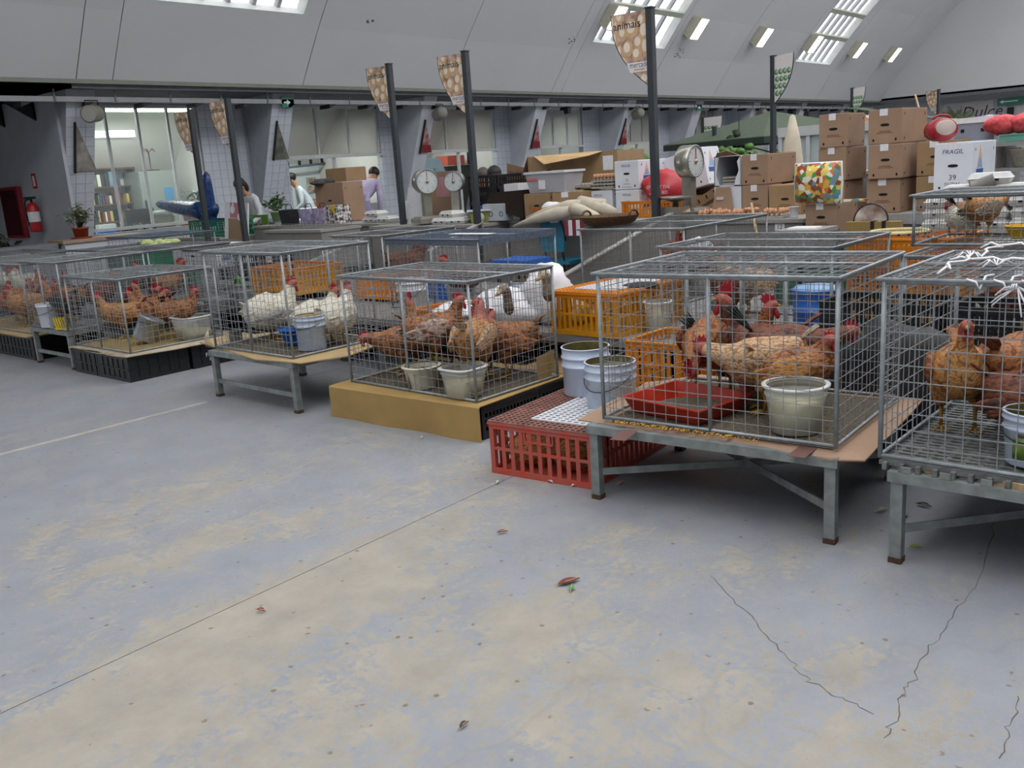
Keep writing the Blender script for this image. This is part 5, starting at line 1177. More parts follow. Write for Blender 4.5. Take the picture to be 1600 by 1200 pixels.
for k, (x, y, z, lb) in enumerate([(4.64, 1.36, BZ, 'black crate on the bench seen through the corner of the big cage'), (4.64, .72, BZ, 'black crate on the bench behind the naked-neck hen')]):
    crate(lb, (x, y, z), 0, .60, .36, .28, blackpl, None, 'black crates in the second row', .035, mids=2)
t = thing('black_sack', 'shiny black plastic sack slumped between the big cage and the black crates', 'sack', (4.36, 1.45, 0)); mb = MB(); lump(mb, (0, 0, .34), (.17, .32, .34), 4, .22); mb.build('sack', mat('black_sack', '#131416', .6, 0, .1, 9, bump=.5, bscale=14), t)
t = thing('wicker_hoop', 'round pale wicker sieve lying on the orange crate stack', 'sieve', at(1378, 376, .95)+V((.0, 0, .0)), 0); t.location = (5.95, 2.0, BZ+.002+3*.168+.006); mb = MB(); mb.tube([(.17*cos(a), .17*sin(a), .012) for a in [2*pi*i/28 for i in range(29)]], .012, 6, 0, False)
mb.build('rim', mat('pale_wicker', '#c9bb8b', .7, 0, .1, 30), t); MB().lathe([(.165, .004), (0, .005)], 24).build('sieve_mesh', mat('pale_wicker_mesh', '#b7ab80', .8, 0, .2, 60), t); 
for k in range(20): a = 2*pi*k/20; MB().cb((.182*cos(a), .182*sin(a), .006), (.012, .012, .012)).build('binding', inkk, t)

# --- stall goods -------------------------------------------------------------
def eggs_tray(loc, rz, label, lvl=0, egg='#c98f68', partial=None, grp='brown eggs on the numbered counter'):
    t = thing('egg_tray', label, 'egg tray', loc, rz, 'grey egg trays'); mb = MB()
    mb.box((0, 0, 0), (.29, .29, .02)); 
    for i in range(6):
        for j in range(6): mb.tube([(.024+.048*i, .024+.048*j, .018), (.024+.048*i, .024+.048*j, .045)], [.018, .006], 6)
    mb.build('tray', mat('grey_pulp', '#a9a49b', .9, 0, .1, 40), t)
    return t
eggm = mat('brown_eggshell', '#c9926c', .55, 0, .08, 12)
eggmesh = MB().lathe([(.001, 0), (.012, .003), (.019, .014), (.021, .024), (.018, .038), (.010, .050), (.001, .055)], 10).mesh('egg', eggm)
rnd = random.Random(11)
ne = 0
ewords = ['in the near corner of', 'in the front row of', 'in the second row of', 'in the middle of', 'in the back row of']
for q, (px, full) in enumerate([(1130, .9), (1165, .75), (1190, .6)]):
    P = ax(px, 340, 7.84); yy = [4.26, 3.95, 3.64][q]
    eggs_tray((7.81, yy, .902), 0, 'grey pulp tray of brown eggs, %s on the numbered counter' % ['next to the dial scale', 'the middle one of three', 'next to the white cup'][q])
    for i in range(4):
        for j in range(5):
            if rnd.random() > full: continue
            o = link('egg', eggmesh, None, (7.81+.05+.05*i, yy+.045+.05*j, .937)); tag(o, 'brown egg sitting in a grey pulp tray on the numbered terrazzo counter', 'egg', 'brown eggs on the numbered counter'); ne += 1
for (x, y, z) in ((7.88, 4.40, .978), (7.88, 4.45, .978), (7.93, 4.35, .978), (7.88, 3.98, .978), (7.88, 4.03, .978), (7.93, 4.02, .978), (7.88, 3.90, .978)):
    o = link('egg', eggmesh, None, (x, y, z)); o.rotation_euler = (1.3, .2, y*9); tag(o, 'brown egg lying on top of the full egg trays on the numbered counter', 'egg', 'loose eggs on top of the trays')
bucket('small white cup beside the egg trays', (7.86, 3.56, .902), .035, .04, .10, whitepl, None, None, ridges=(), name='cup', cat='cup')
t = thing('broom_handle', 'pale wooden broom handle leaning on the numbered counter front', 'stick', (0, 0, 0)); MB().tube([ax(1188, 400, 7.3), ax(1174, 318, 7.77)], .013, 8).build('stick', mat('pale_wood', '#b49b78'), t)
# dial scales
dialm = mat('scale_dial', '#cfd3d2', .4, 0, .03, 9); chrome = mat('brushed_chrome', '#b3b0a4', .28, .8, .06, 14)
def dial_scale(label, loc, head, R, hz, th=.13, base=True, pan=True):
    t = thing('dial_scale', label, 'scale', loc, head)
    if base: MB().loft([[(-.16, -.17, .02), (.16, -.17, .02), (.16, .17, .02), (-.16, .17, .02)], [(-.16, -.17, .07), (.16, -.17, .07), (.16, .17, .07), (-.16, .17, .07)], [(-.12, -.13, .10), (.12, -.13, .10), (.12, .13, .10), (-.12, .13, .10)]], 0, True, False).build('base', chrome, t)
    MB().box((-.05, -.05, .10), (.05, .05, hz-R*.9), taper=-.0).build('column', chrome, t)
    M = Matrix.Translation((0, 0, hz)) @ Matrix.Rotation(pi/2, 4, 'Y')
    MB().lathe([(0, -th/2), (R*.9, -th/2), (R, -th/2+.015), (R, th/2-.01), (R*.95, th/2)], 32, M=M).build('drum', chrome, t)
    MB().lathe([(R*.95, th/2-.004), (0, th/2-.003)], 32, M=M).build('dial', dialm, t)
    MB().lathe([(R*.99, th/2-.006), (R*1.0, th/2+.004), (R*.92, th/2+.004), (R*.92, th/2-.003)], 32, M=M).build('bezel', mat('dial_bezel', '#8f908c', .35, .6, .05, 9), t)
    mk = MB()
    for k in range(24):
        a = 2*pi*k/24; L = .12 if k % 3 == 0 else .06
        mk.bar((th/2+.0005, R*.86*sin(a), hz+R*.86*cos(a)), (th/2+.0005, R*(.86-L)*sin(a), hz+R*(.86-L)*cos(a)), .002, .004)
    mk.build('graduations', inkk, t, kind='stuff')
    for k in range(0, 8):
        a = 2*pi*k/8; text('numeral', str(k), R*.16, (th/2+.001, R*.62*sin(a), hz+R*.62*cos(a)), ((0, 1, 0), (0, 0, 1)), inkk, t)
    MB().bar((th/2+.004, 0, hz-R*.2), (th/2+.004, 0, hz+R*.75), .003, .008).build('needle', mat('needle_red', '#8c2b23', .5, 0, 0), t)
    MB().lathe([(.018, 0), (.018, .012), (0, .014)], 12, M=Matrix.Translation((th/2, 0, hz)) @ Matrix.Rotation(pi/2, 4, 'Y')).build('hub', chrome, t)
    if pan:
        MB().lathe([(0, .13), (.03, .13), (.03, .17), (.06, .18), (.15, .205), (.165, .225), (.15, .22), (0, .195)], 24, c=(.0, -.26, -.0)).build('pan', chrome, t)
        MB().box((-.1, -.36, .02), (.1, -.16, .13), taper=-.0).build('pan_support', chrome, t)
    return t
dial_scale('largest chrome dial scale, with a weighing pan, on the numbered counter', (7.98, 4.78, .90) if False else (8.0, 4.70, .911), hd(318), .155, .54, .16)
dial_scale('white faced round dial scale next to the dark pole on the grey counter', ax(655, 345, 8.0)*0+V((8.0, 8.42, .901)), hd(296), .15, .52, .16, pan=False)
dial_scale('second round dial scale turned away from the first, on the grey counter', V((8.25, 8.15, .901)), hd(258), .125, .50, .14, pan=False)

HB = .295
stack = [(0, 8.38, 2.82, 0, 'bottom brown egg box of the tallest stack', 'hand'), (1, 8.36, 2.80, 2, 'middle brown egg box of the tallest stack', 'hand'), (2, 8.40, 2.83, -3, 'topmost brown egg box of the tallest stack, dented front', 'hand')]
for k, x, y, r, lb, st in stack: carton(lb, (x, y, .891+k*(HB+.004)), radians(r), .29, .58, HB, card2, st, 'brown egg boxes', seed=k)
for k in range(3): carton(['bottom brown egg box behind the floral bag', 'middle brown egg box in the stack behind the floral bag', 'topmost brown egg box above the floral bag'][k], (8.40, 3.32-.01*k, .891+k*(HB+.004)), radians([0, -2, 2][k]), .26, .45, HB, card2, 'hand', 'brown egg boxes', seed=5+k)
for k in range(2): carton(['lower brown egg box wedged behind the white carton', 'upper brown egg box wedged behind the white carton'][k], (8.55, 2.44, .891+k*(HB+.004)), 0, .30, .5, HB, card, 'hand', 'brown egg boxes', seed=9+k)
carton('white carton marked FRÁGIL and 39 beside the brown egg box stack', (7.92, 2.12, 1.062), radians(-1), .285, .62, .40, whitecard, 'white', 'white egg cartons', txt='39')
carton('white carton hidden under the white foam egg packs', (7.92, 2.10, .70), 0, .32, .62, .355, whitecard, 'white', 'white egg cartons', txt='30', tape=False)
t = thing('trestle', 'low grey trestle table under the white cartons', 'table', (7.5, 1.0, 0)); MB().box((0, 0, .66), (.78, 1.6, .698)).build('top', terrtop, t)
for x in (.05, .68):
    for y in (.05, 1.5): MB().box((x, y, 0), (x+.05, y+.05, .659)).build('leg', tabm, t)
# egg packs of white foam
foam = mat('white_foam_pack', '#cfd0cd', .7, 0, .05, 20)
def foam_pack(label, loc, rz, grp='white foam egg packs', w=.26, d=.2):
    t = thing('egg_pack', label, 'egg pack', loc, rz, grp)
    MB().loft([[(.01, .01, 0), (d-.01, .01, 0), (d-.01, w-.01, 0), (.01, w-.01, 0)], [(-.006, -.006, .036), (d+.006, -.006, .036), (d+.006, w+.006, .036), (-.006, w+.006, .036)]], 0, True, False).build('bottom_shell', foam, t)
    MB().loft([[(-.008, -.008, .037), (d+.008, -.008, .037), (d+.008, w+.008, .037), (-.008, w+.008, .037)], [(.0, .0, .044), (d, .0, .044), (d, w, .044), (0, w, .044)], [(.02, .02, .075), (d-.02, .02, .075), (d-.02, w-.02, .075), (.02, w-.02, .075)]], 0, True, False).build('lid', foam, t)
    n = MB()
    for y in (w*.3, w*.7): n.box((-.012, y-.012, .022), (.0, y+.012, .036))
    n.build('clasp_notch', hole_shade, t)
pk = [(0, 2.08, 0), (0, 1.78, 0), (0, 1.50, 0), (1, 2.08, 1), (1, 1.78, -2), (1, 1.50, 0), (2, 2.07, 0), (2, 1.78, 2), (2, 1.52, 0), (3, 1.95, 3), (3, 1.62, 0), (4, 1.78, 6)]
for i, (k, y, r) in enumerate(pk):
    foam_pack('white egg pack %s behind the bantams, %s' % (['in the bottom row', 'in the second row', 'in the third row', 'in the fourth row', 'on the very top'][k], 'under the white carton' if y > 1.99 else ('middle column' if y > 1.7 else 'frame edge column')), (7.06+.01*(i % 2), y-.13, .86+.077*k), radians(r))
t = thing('pack_shelf', 'narrow grey shelf table under the white foam egg packs', 'table', (6.98, 1.2, 0)); MB().box((0, 0, .82), (.42, 1.1, .858)).build('top', terrtop, t)
for y in (.03, 1.0):
    for x in (.05, .24): MB().box((x, y, BZ+.001), (x+.05, y+.05, .819)).build('leg', tabm, t)
bucket('grey plastic cup lying on its side over the foam egg packs', ax(1520, 293, 7.0)+V((.05, .03, .0)), .045, .06, .15, mat('grey_cup', '#8d8b86', .4, .2, .05, 9), hole_shade, None, ridges=(), name='cup', cat='cup', rot=(0, radians(78), hd(338)))
t = thing('lunch_case', 'red rounded case with a clear front and handle on the white carton', 'case', (8.05, 2.40, 1.468), hd(270)); mb = MB()
RC = mat('glossy_red', '#a3182a', .2, 0, .04, 9)
mb.loft([[V((x, r_*cos(a), .095+.095*r_/.11*sin(a)*(1 if sin(a) > 0 else .9))) for a in [2*pi*k/20 for k in range(20)]] for x, r_ in ((-.09, .09), (-.07, .11), (.06, .11), (.08, .10))], 0); mb.build('shell', RC, t)
MB().loft([[V((x, r_*cos(a), .115+.062*r_/.085*sin(a))) for a in [2*pi*k/20 for k in range(20)]] for x, r_ in ((.081, .085), (.088, .075))], 0).build('clear_front', mat('clear_front', '#c9b8b0', .15, 0, .05, 9), t)
MB().tube([(0, .07*cos(a), .185+.03*sin(a)) for a in [pi*i/8 for i in range(9)]], .01, 6).build('handle', RC, t)
# floral bag on a box on a stool
bx = carton('brown egg box standing on the dark stool under the floral bag', (7.6, 3.07, .775), radians(-2), .27, .42, .265, card2, 'hand', 'brown egg boxes', seed=20)
t = thing('dark_stool', 'dark wooden stool carrying a brown egg box', 'stool', (7.53, 2.98, 0)); dw = mat('dark_wood', '#3b3029', .7, 0, .15, 8)
MB().box((0, 0, .70), (.58, .42, .77)).build('seat', dw, t)
for x in (.03, .5):
    for y in (.03, .34): MB().box((x, y, 0), (x+.05, y+.05, .699)).build('leg', dw, t)
def floral():
    m = bpy.data.materials.new('floral_print'); m.use_nodes = True; n = m.node_tree.nodes; l = m.node_tree.links
    tcx = n.new('ShaderNodeTexCoord'); v = n.new('ShaderNodeTexVoronoi'); v.inputs['Scale'].default_value = 26; l.new(tcx.outputs['Object'], v.inputs['Vector'])
    r = n.new('ShaderNodeValToRGB'); r.color_ramp.interpolation = 'CONSTANT'; e = r.color_ramp.elements
    cols = ['#c9a23a', '#8d3a22', '#e0ddcc', '#5f8f9c', '#c46a2c', '#4f8a4a', '#d6c15a', '#7a4a3a']
    e[0].position = 0; e[0].color = (*srgb(cols[0]), 1); e[1].position = .13; e[1].color = (*srgb(cols[1]), 1)
    for k in range(2, 8): q = e.new(.125*k); q.color = (*srgb(cols[k]), 1)
    s = n.new('ShaderNodeSeparateColor'); l.new(v.outputs['Color'], s.inputs[0]); l.new(s.outputs[0], r.inputs[0]); l.new(r.outputs[0], n['Principled BSDF'].inputs['Base Color']); return m
t = thing('floral_bag', 'flower patterned shopping bag with white border leaning over a brown egg box', 'bag', (7.56, 3.02, 1.045), radians(-2)); F_ = floral()
def pillow(mb, c, sx, sy, sz, mi, n=12):
    vs = []; fs = []
    for sd in (-1, 1):
        for i in range(n+1):
            for j in range(n+1):
                u, v_ = i/n*2-1, j/n*2-1; th = (1-u**4)*(1-v_**4); vs.append((c[0]+sd*sx*th, c[1]+u*sy*(1-.04*abs(v_)), c[2]+v_*sz))
    o = (n+1)**2
    for sd in (0, 1):
        for i in range(n):
            for j in range(n):
                q = (sd*o+i*(n+1)+j, sd*o+(i+1)*(n+1)+j, sd*o+(i+1)*(n+1)+j+1, sd*o+i*(n+1)+j+1); fs.append(q if sd == 0 else q[::-1])
    mb.add(vs, fs, mi, True)
mb = MB(); pillow(mb, (.0, .20, .16), .07, .205, .165, 0); mb.build('panel', F_, t)
mb = MB(); pillow(mb, (.012, .20, .162), .07, .216, .172, 0); mb.build('border', bagm, t)
mb = MB(); mb.box((.02, -.22, 0), (.06, -.0, .02)); mb.v = [(x, y, z+.0+.25*0) for x, y, z in mb.v]; mb.build('hanging_edge', F_, t)
# straw bag with round plate
t = thing('straw_bag', 'flat woven straw bag with black clips standing before the egg boxes', 'bag', (6.62, 2.20, 0)); P0 = (0, 0, .0)
MB().prism([(0, 0, .0), (0, .44, .0), (0, .40, .955), (0, .02, .955)], (.06, 0, 0)).build('woven_body', straw, t)
for y in (.20, .12): MB().box((-.006, y, .905), (.066, y+.025, .96)).build('clip', blackpl, t)
t2 = thing('stool', 'hidden low stool under the straw bag', 'stool', (6.6, 2.2, 0)) if False else None
t = thing('glazed_plate', 'round brown and white glazed platter with dark rim behind the straw bag', 'platter', V((6.70, ax(1362, 345, 6.70).y, .955))); M = Matrix.Rotation(radians(-84), 4, 'Y')
MB().lathe([(0, 0), (.11, .004), (.125, .02), (.118, .022), (.10, .010), (0, .006)], 28, M=M).build('platter', mat('brown_white_glaze', '#d9d2cc', .15, 0, 0, 9, col2='#6b3f2c'), t)
MB().tube([M @ V((.122*cos(a), .122*sin(a), .02)) for a in [2*pi*i/28 for i in range(29)]], .006, 5, 0, False).build('rim', mat('dark_rim', '#3d2724', .2, 0, .1, 9), t)
# left part of the numbered counter: broken boxes
def open_carton(label, loc, rz, w, d, h, m, inside, grp='brown egg boxes', flap=.16, torn=True):
    t = thing('open_cardboard_box', label, 'box', loc, rz, grp); th = .008
    MB().box((0, 0, 0), (d, w, th)).box((0, 0, th), (d, th, h)).box((0, w-th, th), (d, w, h)).box((d-th, th, th), (d, w-th, h)).box((0, th, h-th), (d, w-th, h)).build('shell', m, t)
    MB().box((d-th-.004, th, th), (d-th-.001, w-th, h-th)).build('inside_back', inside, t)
    pts = [(0, .002, 0), (0, w*.25, 0), (-.0, w*.2, h*.25), (0, w*.08, h*.5), (0, w*.14, h*.8), (0, .002, h)]
    MB().prism(pts, (.006, 0, 0)).build('torn_edge', m, t)
    MB().prism([(0, w-.002, 0), (0, w*.8, 0), (0, w*.92, h*.35), (0, w*.86, h*.8), (0, w*.8, h), (0, w-.002, h)], (.006, 0, 0)).build('torn_edge', m, t)
    MB().prism([(-.0, .02, h), (-.0, w-.02, h), (-.05, w-.06, h+.03), (-.06, w*.4, h+.05)], (.006, 0, .004)).build('lid_flap', card2, t)
    return t
open_carton('white box torn open at the front, showing egg trays inside', (8.3, 4.30, 1.19), 0, .29, .5, .29, whitecard, carddk, 'white egg cartons')
MB_ = thing('egg_tray_stack', 'grey egg trays stacked inside the torn white box', 'egg tray', (8.36, 4.33, 1.20), 0)
for k in range(3): MB().box((0, 0, .03*k), (.25, .2, .03*k+.02)).build('tray', mat('grey_pulp', '#a9a49b'), MB_)
carton('white box with a brown flap folded down over its front', (8.3, 4.30, .901), 0, .29, .5, .285, whitecard, 'plain', 'white egg cartons', tape=False)
t = thing('folded_flap', 'loose brown cardboard flap leaning against the lower white box', 'cardboard', (8.22, 4.34, .902)); MB().prism([(0, 0, 0), (0, .24, 0), (.05, .22, .28), (.05, .06, .28)], (.006, 0, 0)).build('flap', card2, t); MB().prism([(.020, .12, .16), (.020, .20, .16), (.026, .20, .19), (.026, .12, .19)], (.004, 0, 0)).build('hand_hole', mat('pale_opening', '#b9b2a8', .8, 0, 0), t)
carton('brown egg box next to the torn white box, above another box', (8.3, 4.02, 1.19), 0, .27, .62, .285, card2, 'hand', 'brown egg boxes', seed=31)
carton('brown egg box under it, over the egg trays', (8.3, 4.02, .901), 0, .27, .3, .285, card2, 'hand', 'brown egg boxes', seed=32)
carton('brown egg box with its hand hole facing the aisle, behind the white cup', (8.28, 3.68, .891), radians(0), .32, .55, .285, card, 'hand', 'brown egg boxes', tape=False, seed=33)
# orange crates and red bag
crate('orange crate under the red shopping bag on the far counter', (8.2, 5.02, .913), 0, .62, .5, .165, orangepl, None, 'orange plastic crates', .04, mids=1, hole=False)
counter('terrazzo counter running behind the sloped partition', 7.79, 9.06, 4.72, 5.9, .91, panels=2); counter('terrazzo counter behind the blue chair', 8.28, 9.6, 5.92, 7.33, .91, panels=2)
t = thing('red_bag', 'crumpled red shopping bag with white lettering on the orange crate', 'bag', (8.42, 5.24, 1.082)); mb = MB(); lump(mb, (0, 0, .13), (.14, .25, .17), 8, .3, 22, 14); mb.build('bag', mat('red_bag', '#b3141f', .4, 0, .12, 4, bump=.3, bscale=12, col2='#c74a54'), t)
for k, s_ in enumerate(('OU BUY THE', 'SUPER BOCK')): text('lettering', s_, .05, (-.155, -.02, .13-.055*k), FX, whitep, t, sx=1.) if k == 0 else text('lettering', 'SUPER BO', .05, (-.155, -.02, .13-.055*k), FX, whitep, t)
carton('white carton marked FRÁGIL tilted up behind the red bag', (8.86, 4.96, 1.20), 0, .55, .35, .40, whitecard, 'white', 'white egg cartons', txt='30', rot=(radians(-12), 0, 0)); t = thing('support_box', 'plain brown box propping the tilted white carton behind the red bag', 'box', (8.9, 4.95, .912)); MB().box((0, 0, 0), (.3, .5, .17)).build('shell', card2, t); MB().box((.0, .0, .171), (.3, .248, .175)).build('flap', card2, t)
t = thing('cardboard_tray', 'long brown cardboard tray with slots leaning by the big dial scale', 'tray', (8.5, 4.62, 1.12), 0, rot=(radians(-28), 0, 0)); MB().box((0, 0, 0), (.16, .34, .012)).box((0, 0, .012), (.008, .34, .09)).build('tray', card, t)
for k in range(3): MB().box((-.002, .06+.1*k, .03), (.0, .075+.1*k, .07)).build('slot', hole_shade, t)
for k in range(2): carton(['lower white carton of the FRÁGIL 15 pair', 'white carton marked FRÁGIL 15 with a mountain emblem'][k], (8.33, 5.50, .911+k*.29), 0, .30, .55, .285 if k == 0 else .30, whitecard, 'white', 'white egg cartons', txt='15', tape=False)
carton('white carton marked FRÁGIL lying low under the tray of brown eggs', (8.35, 5.86, .911), 0, .36, .5, .29, whitecard, 'white', 'white egg cartons', txt='30', tape=False)
carton('narrow cream carton under the brown egg trays', (8.33, 6.24, .911), 0, .24, .5, .31, mat('cream_carton', '#b9a77c', .8, 0, .06, 5), 'plain', 'brown egg boxes', tape=True)
for k in range(3): eggs_tray((8.34, 5.84, 1.225+.035*k), 0, ['lowest egg tray of the stack over the white carton', 'middle egg tray of the stack over the white carton', 'top egg tray of the stack over the white carton'][k])
for k in range(1): eggs_tray((8.34, 6.14, 1.245), 0, 'egg tray pushed beside the stack, over the cream carton')
for i in range(6):
    for j in range(2): o = link('egg', eggmesh, None, (8.37+.045*j, 5.87+.046*i, 1.33)); tag(o, 'brown egg in the top tray over the white carton', 'egg', 'eggs in the stacked trays')
# big brown box with open flap and outlined lettering
t = thing('big_cardboard_box', 'big wide brown cardboard box with an open flap and bold lettering', 'box', (8.75, 6.05, .915)); W_, D_, H_ = 1.32, .55, .73
MB().box((0, 0, 0), (D_, W_, H_-.02)).build('shell', card, t)
MB().prism([(0, .2, H_-.02), (0, W_-.1, H_-.02), (-.16, W_-.38, H_-.12), (-.16, .28, H_-.06)], (0, 0, .008)).build('front_flap', mat('light_cardboard_flap', '#c9a878', .85, 0, .05, 6), t)
MB().prism([(0, W_, H_-.02), (D_, W_, H_-.02), (D_, W_+.1, H_-.25), (0, W_+.12, H_-.24)], (0, 0, .008)).build('side_flap', card2, t)
text('lettering', 'JUPN', .22, (-.0015, .62, .17), FX, mat('dark_brown_ink', '#3b2a1c', .7, 0, 0), t, shear=.25, sx=1.35)
MB().box((-.003, .06, .5), (-.001, .2, .66)).build('paper_label', whitep, t); MB().prism([(-.002, 1.0+.05*cos(a), .53+.02*sin(a)) for a in [2*pi*k/12 for k in range(12)]][::-1], (.002, 0, 0)).build('hand_hole', hole_shade, t)
# clear tub, orange printed boxes, sacks, chair, cloth
t = thing('clear_tub', 'clear plastic storage tub with lid and orange straps on the printed box', 'tub', (8.12, 6.33, 1.215)); MB().box((0, 0, 0), (.36, .56, .21), taper=.03).build('body', mat('clear_tub', '#cfd0d8', .15, 0, .03, 6, alpha=.62), t)
MB().box((-.015, -.015, .211), (.375, .575, .235)).build('lid', whitepl, t)
MB().box((-.002, .38, .14), (.0, .54, .16)).build('orange_sticker', mat('orange_sticker', '#d9694a', .5, 0, 0), t); MB().box((-.002+.012, .28, .04), (.012, .38, .14)).build('white_sticker', whitep, t)
carton('brown box printed with orange fruit under the clear tub', (8.1, 6.55, .911), 0, .36, .4, .298, card, 'orange', 'brown fruit boxes', tape=False)
carton('brown box with two white labels beside the fruit box', (8.14, 6.14, .911), 0, .39, .4, .298, card, 'plain', 'brown fruit boxes', tape=True)
t = thing('blue_chair', 'blue chair with rounded back and black edge at the stall entry', 'chair', (7.9, 6.35, 0), radians(180)); bl = mat('teal_chair', '#2f7f9c', .5, 0, .06, 8)
pts = [(0, .17*cos(a)*(1 if abs(cos(a)) < .9 else 1), .70+.30*sin(a)) for a in [pi*i/14 for i in range(15)]]+[(0, -.15, .58), (0, .15, .58)]
MB().prism(pts, (.03, 0, 0)).build('backrest', bl, t); MB().tube([(.015, .175*cos(a), .70+.305*sin(a)) for a in [pi*i/14 for i in range(15)]], .012, 6).build('edge', blackpl, t)
MB().box((-.42, -.2, .44), (-.0, .2, .48)).build('seat', bl, t)
for x in (-.38, -.02):
    for y in (-.17, .17): MB().tube([(x, y, 0), (x, y, .439)], .012, 6).build('leg', blackpl, t)
for y in (-.12, .12): MB().tube([(-.02, y, .46), (.012, y, .6)], .01, 6).build('back_strut', blackpl, t)
t = thing('low_stool', 'bright blue seat cushion of a low stool inside the stall entry', 'stool', (6.75, 5.8, 0)); MB().box((0, 0, .56), (.4, .45, .62)).build('cushion', bluepl, t)
for x in (.03, .34):
    for y in (.03, .38): MB().box((x, y, 0), (x+.03, y+.03, .559)).build('leg', blackpl, t)
t = thing('brown_cloth', 'dark brown cloth draped over a stand beside the fruit box', 'cloth', (8.15, 6.98, .912)); mb = MB()
pts = [(0, 0, .02), (0, .50, .14), (0, .55, .24), (0, .50, .33), (0, .0, .345)]; mb.prism(pts, (.35, 0, 0)); mb.build('cloth', mat('dark_brown_cloth', '#2f2119', .95, 0, .15, 6), t)
t = thing('folded_parasols', 'bundle of rolled cream parasol cloths lying on the stall edge', 'parasol', (7.7, 5.5, .93)); cl = mat('cream_canvas', '#c9bfab', .9, 0, .08, 9, bump=.3, bscale=20)
for k, (a, b2, r0, r1) in enumerate([((.1, 1.12, .02), (.1, .36, .16), .03, .07), ((.0, 1.25, -.05), (.05, .45, .10), .012, .07), ((.05, .45, .12), (.0, .05, .0), .07, .05), ((.15, .42, .17), (.1, -.05, .06), .08, .06), ((.12, .9, .09), (.14, .1, .15), .05, .07)]):
    p, q = V(a), V(b2); MB().tube([p, p.lerp(q, .35)+V((0, 0, .015)), p.lerp(q, .75)+V((0, 0, .01)), q], [r0, (r0+r1)*.52, r1*1.05, r1*.8], 10).build('rolled_cloth', cl, t)
t = thing('white_sack', 'white plastic sack behind the rolled parasols', 'sack', (8.12, 6.1, 1.0) if False else (7.95, 6.35, .93)); mb = MB(); lump(mb, (0, 0, .07), (.12, .18, .12), 6, .3); mb.build('sack', bagm, t)
t = thing('striped_towel', 'red and white striped towel hanging below the rolled parasols', 'towel', (7.62, 5.72, .78)); 
for k in range(5): MB().box((0, .05*k, 0), (.012, .05*k+.049, .16)).build('stripe', [mat('towel_red', '#8e3038', .9, 0, .1, 20), whitep][k % 2], t)
t = thing('wicker_basket', 'shallow round brown wicker basket with two handles on the cage edge', 'basket', (6.22, 4.40, BZ+.575), scale=.78); wk = mat('brown_wicker', '#6b4d2f', .8, 0, .3, 50, bump=.8, bscale=60)
MB().lathe([(0, 0), (.22, .004), (.27, .03), (.31, .09), (.315, .10), (.30, .095), (.25, .04), (0, .02)], 28).build('weave', wk, t)
for sgn in (-1, 1): MB().tube([(.08*cos(a), sgn*.30, .09+.06*sin(a)) for a in [pi*i/8 for i in range(9)]], .012, 6).build('handle', wk, t)
# left counter goods
t = thing('display_board', 'white display board with writing leaning on the dark pole behind the scales', 'board', (8.12, 8.62, .902), 0, rot=(0, radians(8), 0)); MB().box((0, 0, 0), (.012, .32, .46)).build('board', whitep, t)
t = thing('framed_picture', 'brown edged board with a pink picture behind the pair of dial scales', 'picture', (8.5, 8.42, .912)); MB().box((0, 0, 0), (.02, .46, .62)).build('board', card2, t); MB().box((-.003, .08, .30), (0, .32, .55)).build('print', mat('pink_print', '#c98f95', .6, 0, .1, 9), t)
for k, (x, y, z, r) in enumerate([(7.9, 8.0, .902, 0), (7.92, 7.72, .902, 8), (7.95, 7.95, .98, -10)]): foam_pack(['grey egg pack lying flat before the dial scales', 'small egg pack at the counter corner', 'egg pack lying across others before the dial scales'][k], (x, y, z), radians(r), 'egg packs by the dial scales')
t = thing('kitchen_scale', 'small olive kitchen scale with a grey dial between the egg packs and white boxes', 'scale', (8.1, 7.62, .902), hd(268)); MB().box((-.1, -.12, 0), (.1, .12, .13), taper=.015).build('body', mat('olive_scale', '#8c9150', .5, 0, .06, 9), t); MB().box((-.12, -.15, .135), (.12, .15, .15)).build('tray', whitepl, t)
MB().lathe([(.055, 0), (.055, .008), (0, .01)], 20, M=Matrix.Translation((.1, .0, .065)) @ Matrix.Rotation(pi/2, 4, 'Y')).build('dial', dialm, t)
c = carton('white box with dark blue letters at the dark pole', (8.1, 7.25, .912), 0, .32, .3, .20, mat('grey_white_box', '#b9c0c4', .6, 0, .04, 6), 'plain', None, tape=False); text('lettering', 'BO', .09, (-.002, .22, .08), FX, inkb, c); text('lettering', 'O', .09, (-.002, .03, .08), FX, inkb, c)
t = thing('white_bundle', 'tall white wrapped bundle beside the brown cloth', 'bundle', (8.25, 7.12, .912)); MB().box((0, 0, .2), (.25, .22, .42)).build('wrap', bagm, t); MB().box((.02, .02, 0), (.23, .2, .199)).build('block', whitep, t)
for k, (y, z, lb) in enumerate([(7.45, .912, 'lowest black crate behind the white bundle'), (7.45, 1.09, 'second black crate of the stack behind the white bundle'), (7.48, 1.27, 'third black crate of the stack, below the two people'), (8.0, .912, 'black crate behind the second dial scale'), (8.0, 1.09, 'black crate stacked behind the second dial scale'), (8.0, 1.27, 'topmost black crate behind the second dial scale')]):
    crate(lb, (8.85, y, z), 0, .5, .35, .172, blackpl, None, 'black crates at the stall', .04, mids=1, hole=False)
t = thing('blue_bin', 'blue plastic lid showing under the black crates', 'bin', (8.6, 7.6, .912)); MB().box((0, 0, 0), (.2, .5, .16), taper=.01).build('body', bluepl, t)
bucket('dark grey pot beside the big brown box', (8.5, 7.42, 1.10) if False else (8.6, 7.46, .915), .09, .11, .36, mat('dark_grey_pot', '#3f4247', .5, 0, .05, 9), None, None, ridges=(.92,), name='pot', cat='pot')
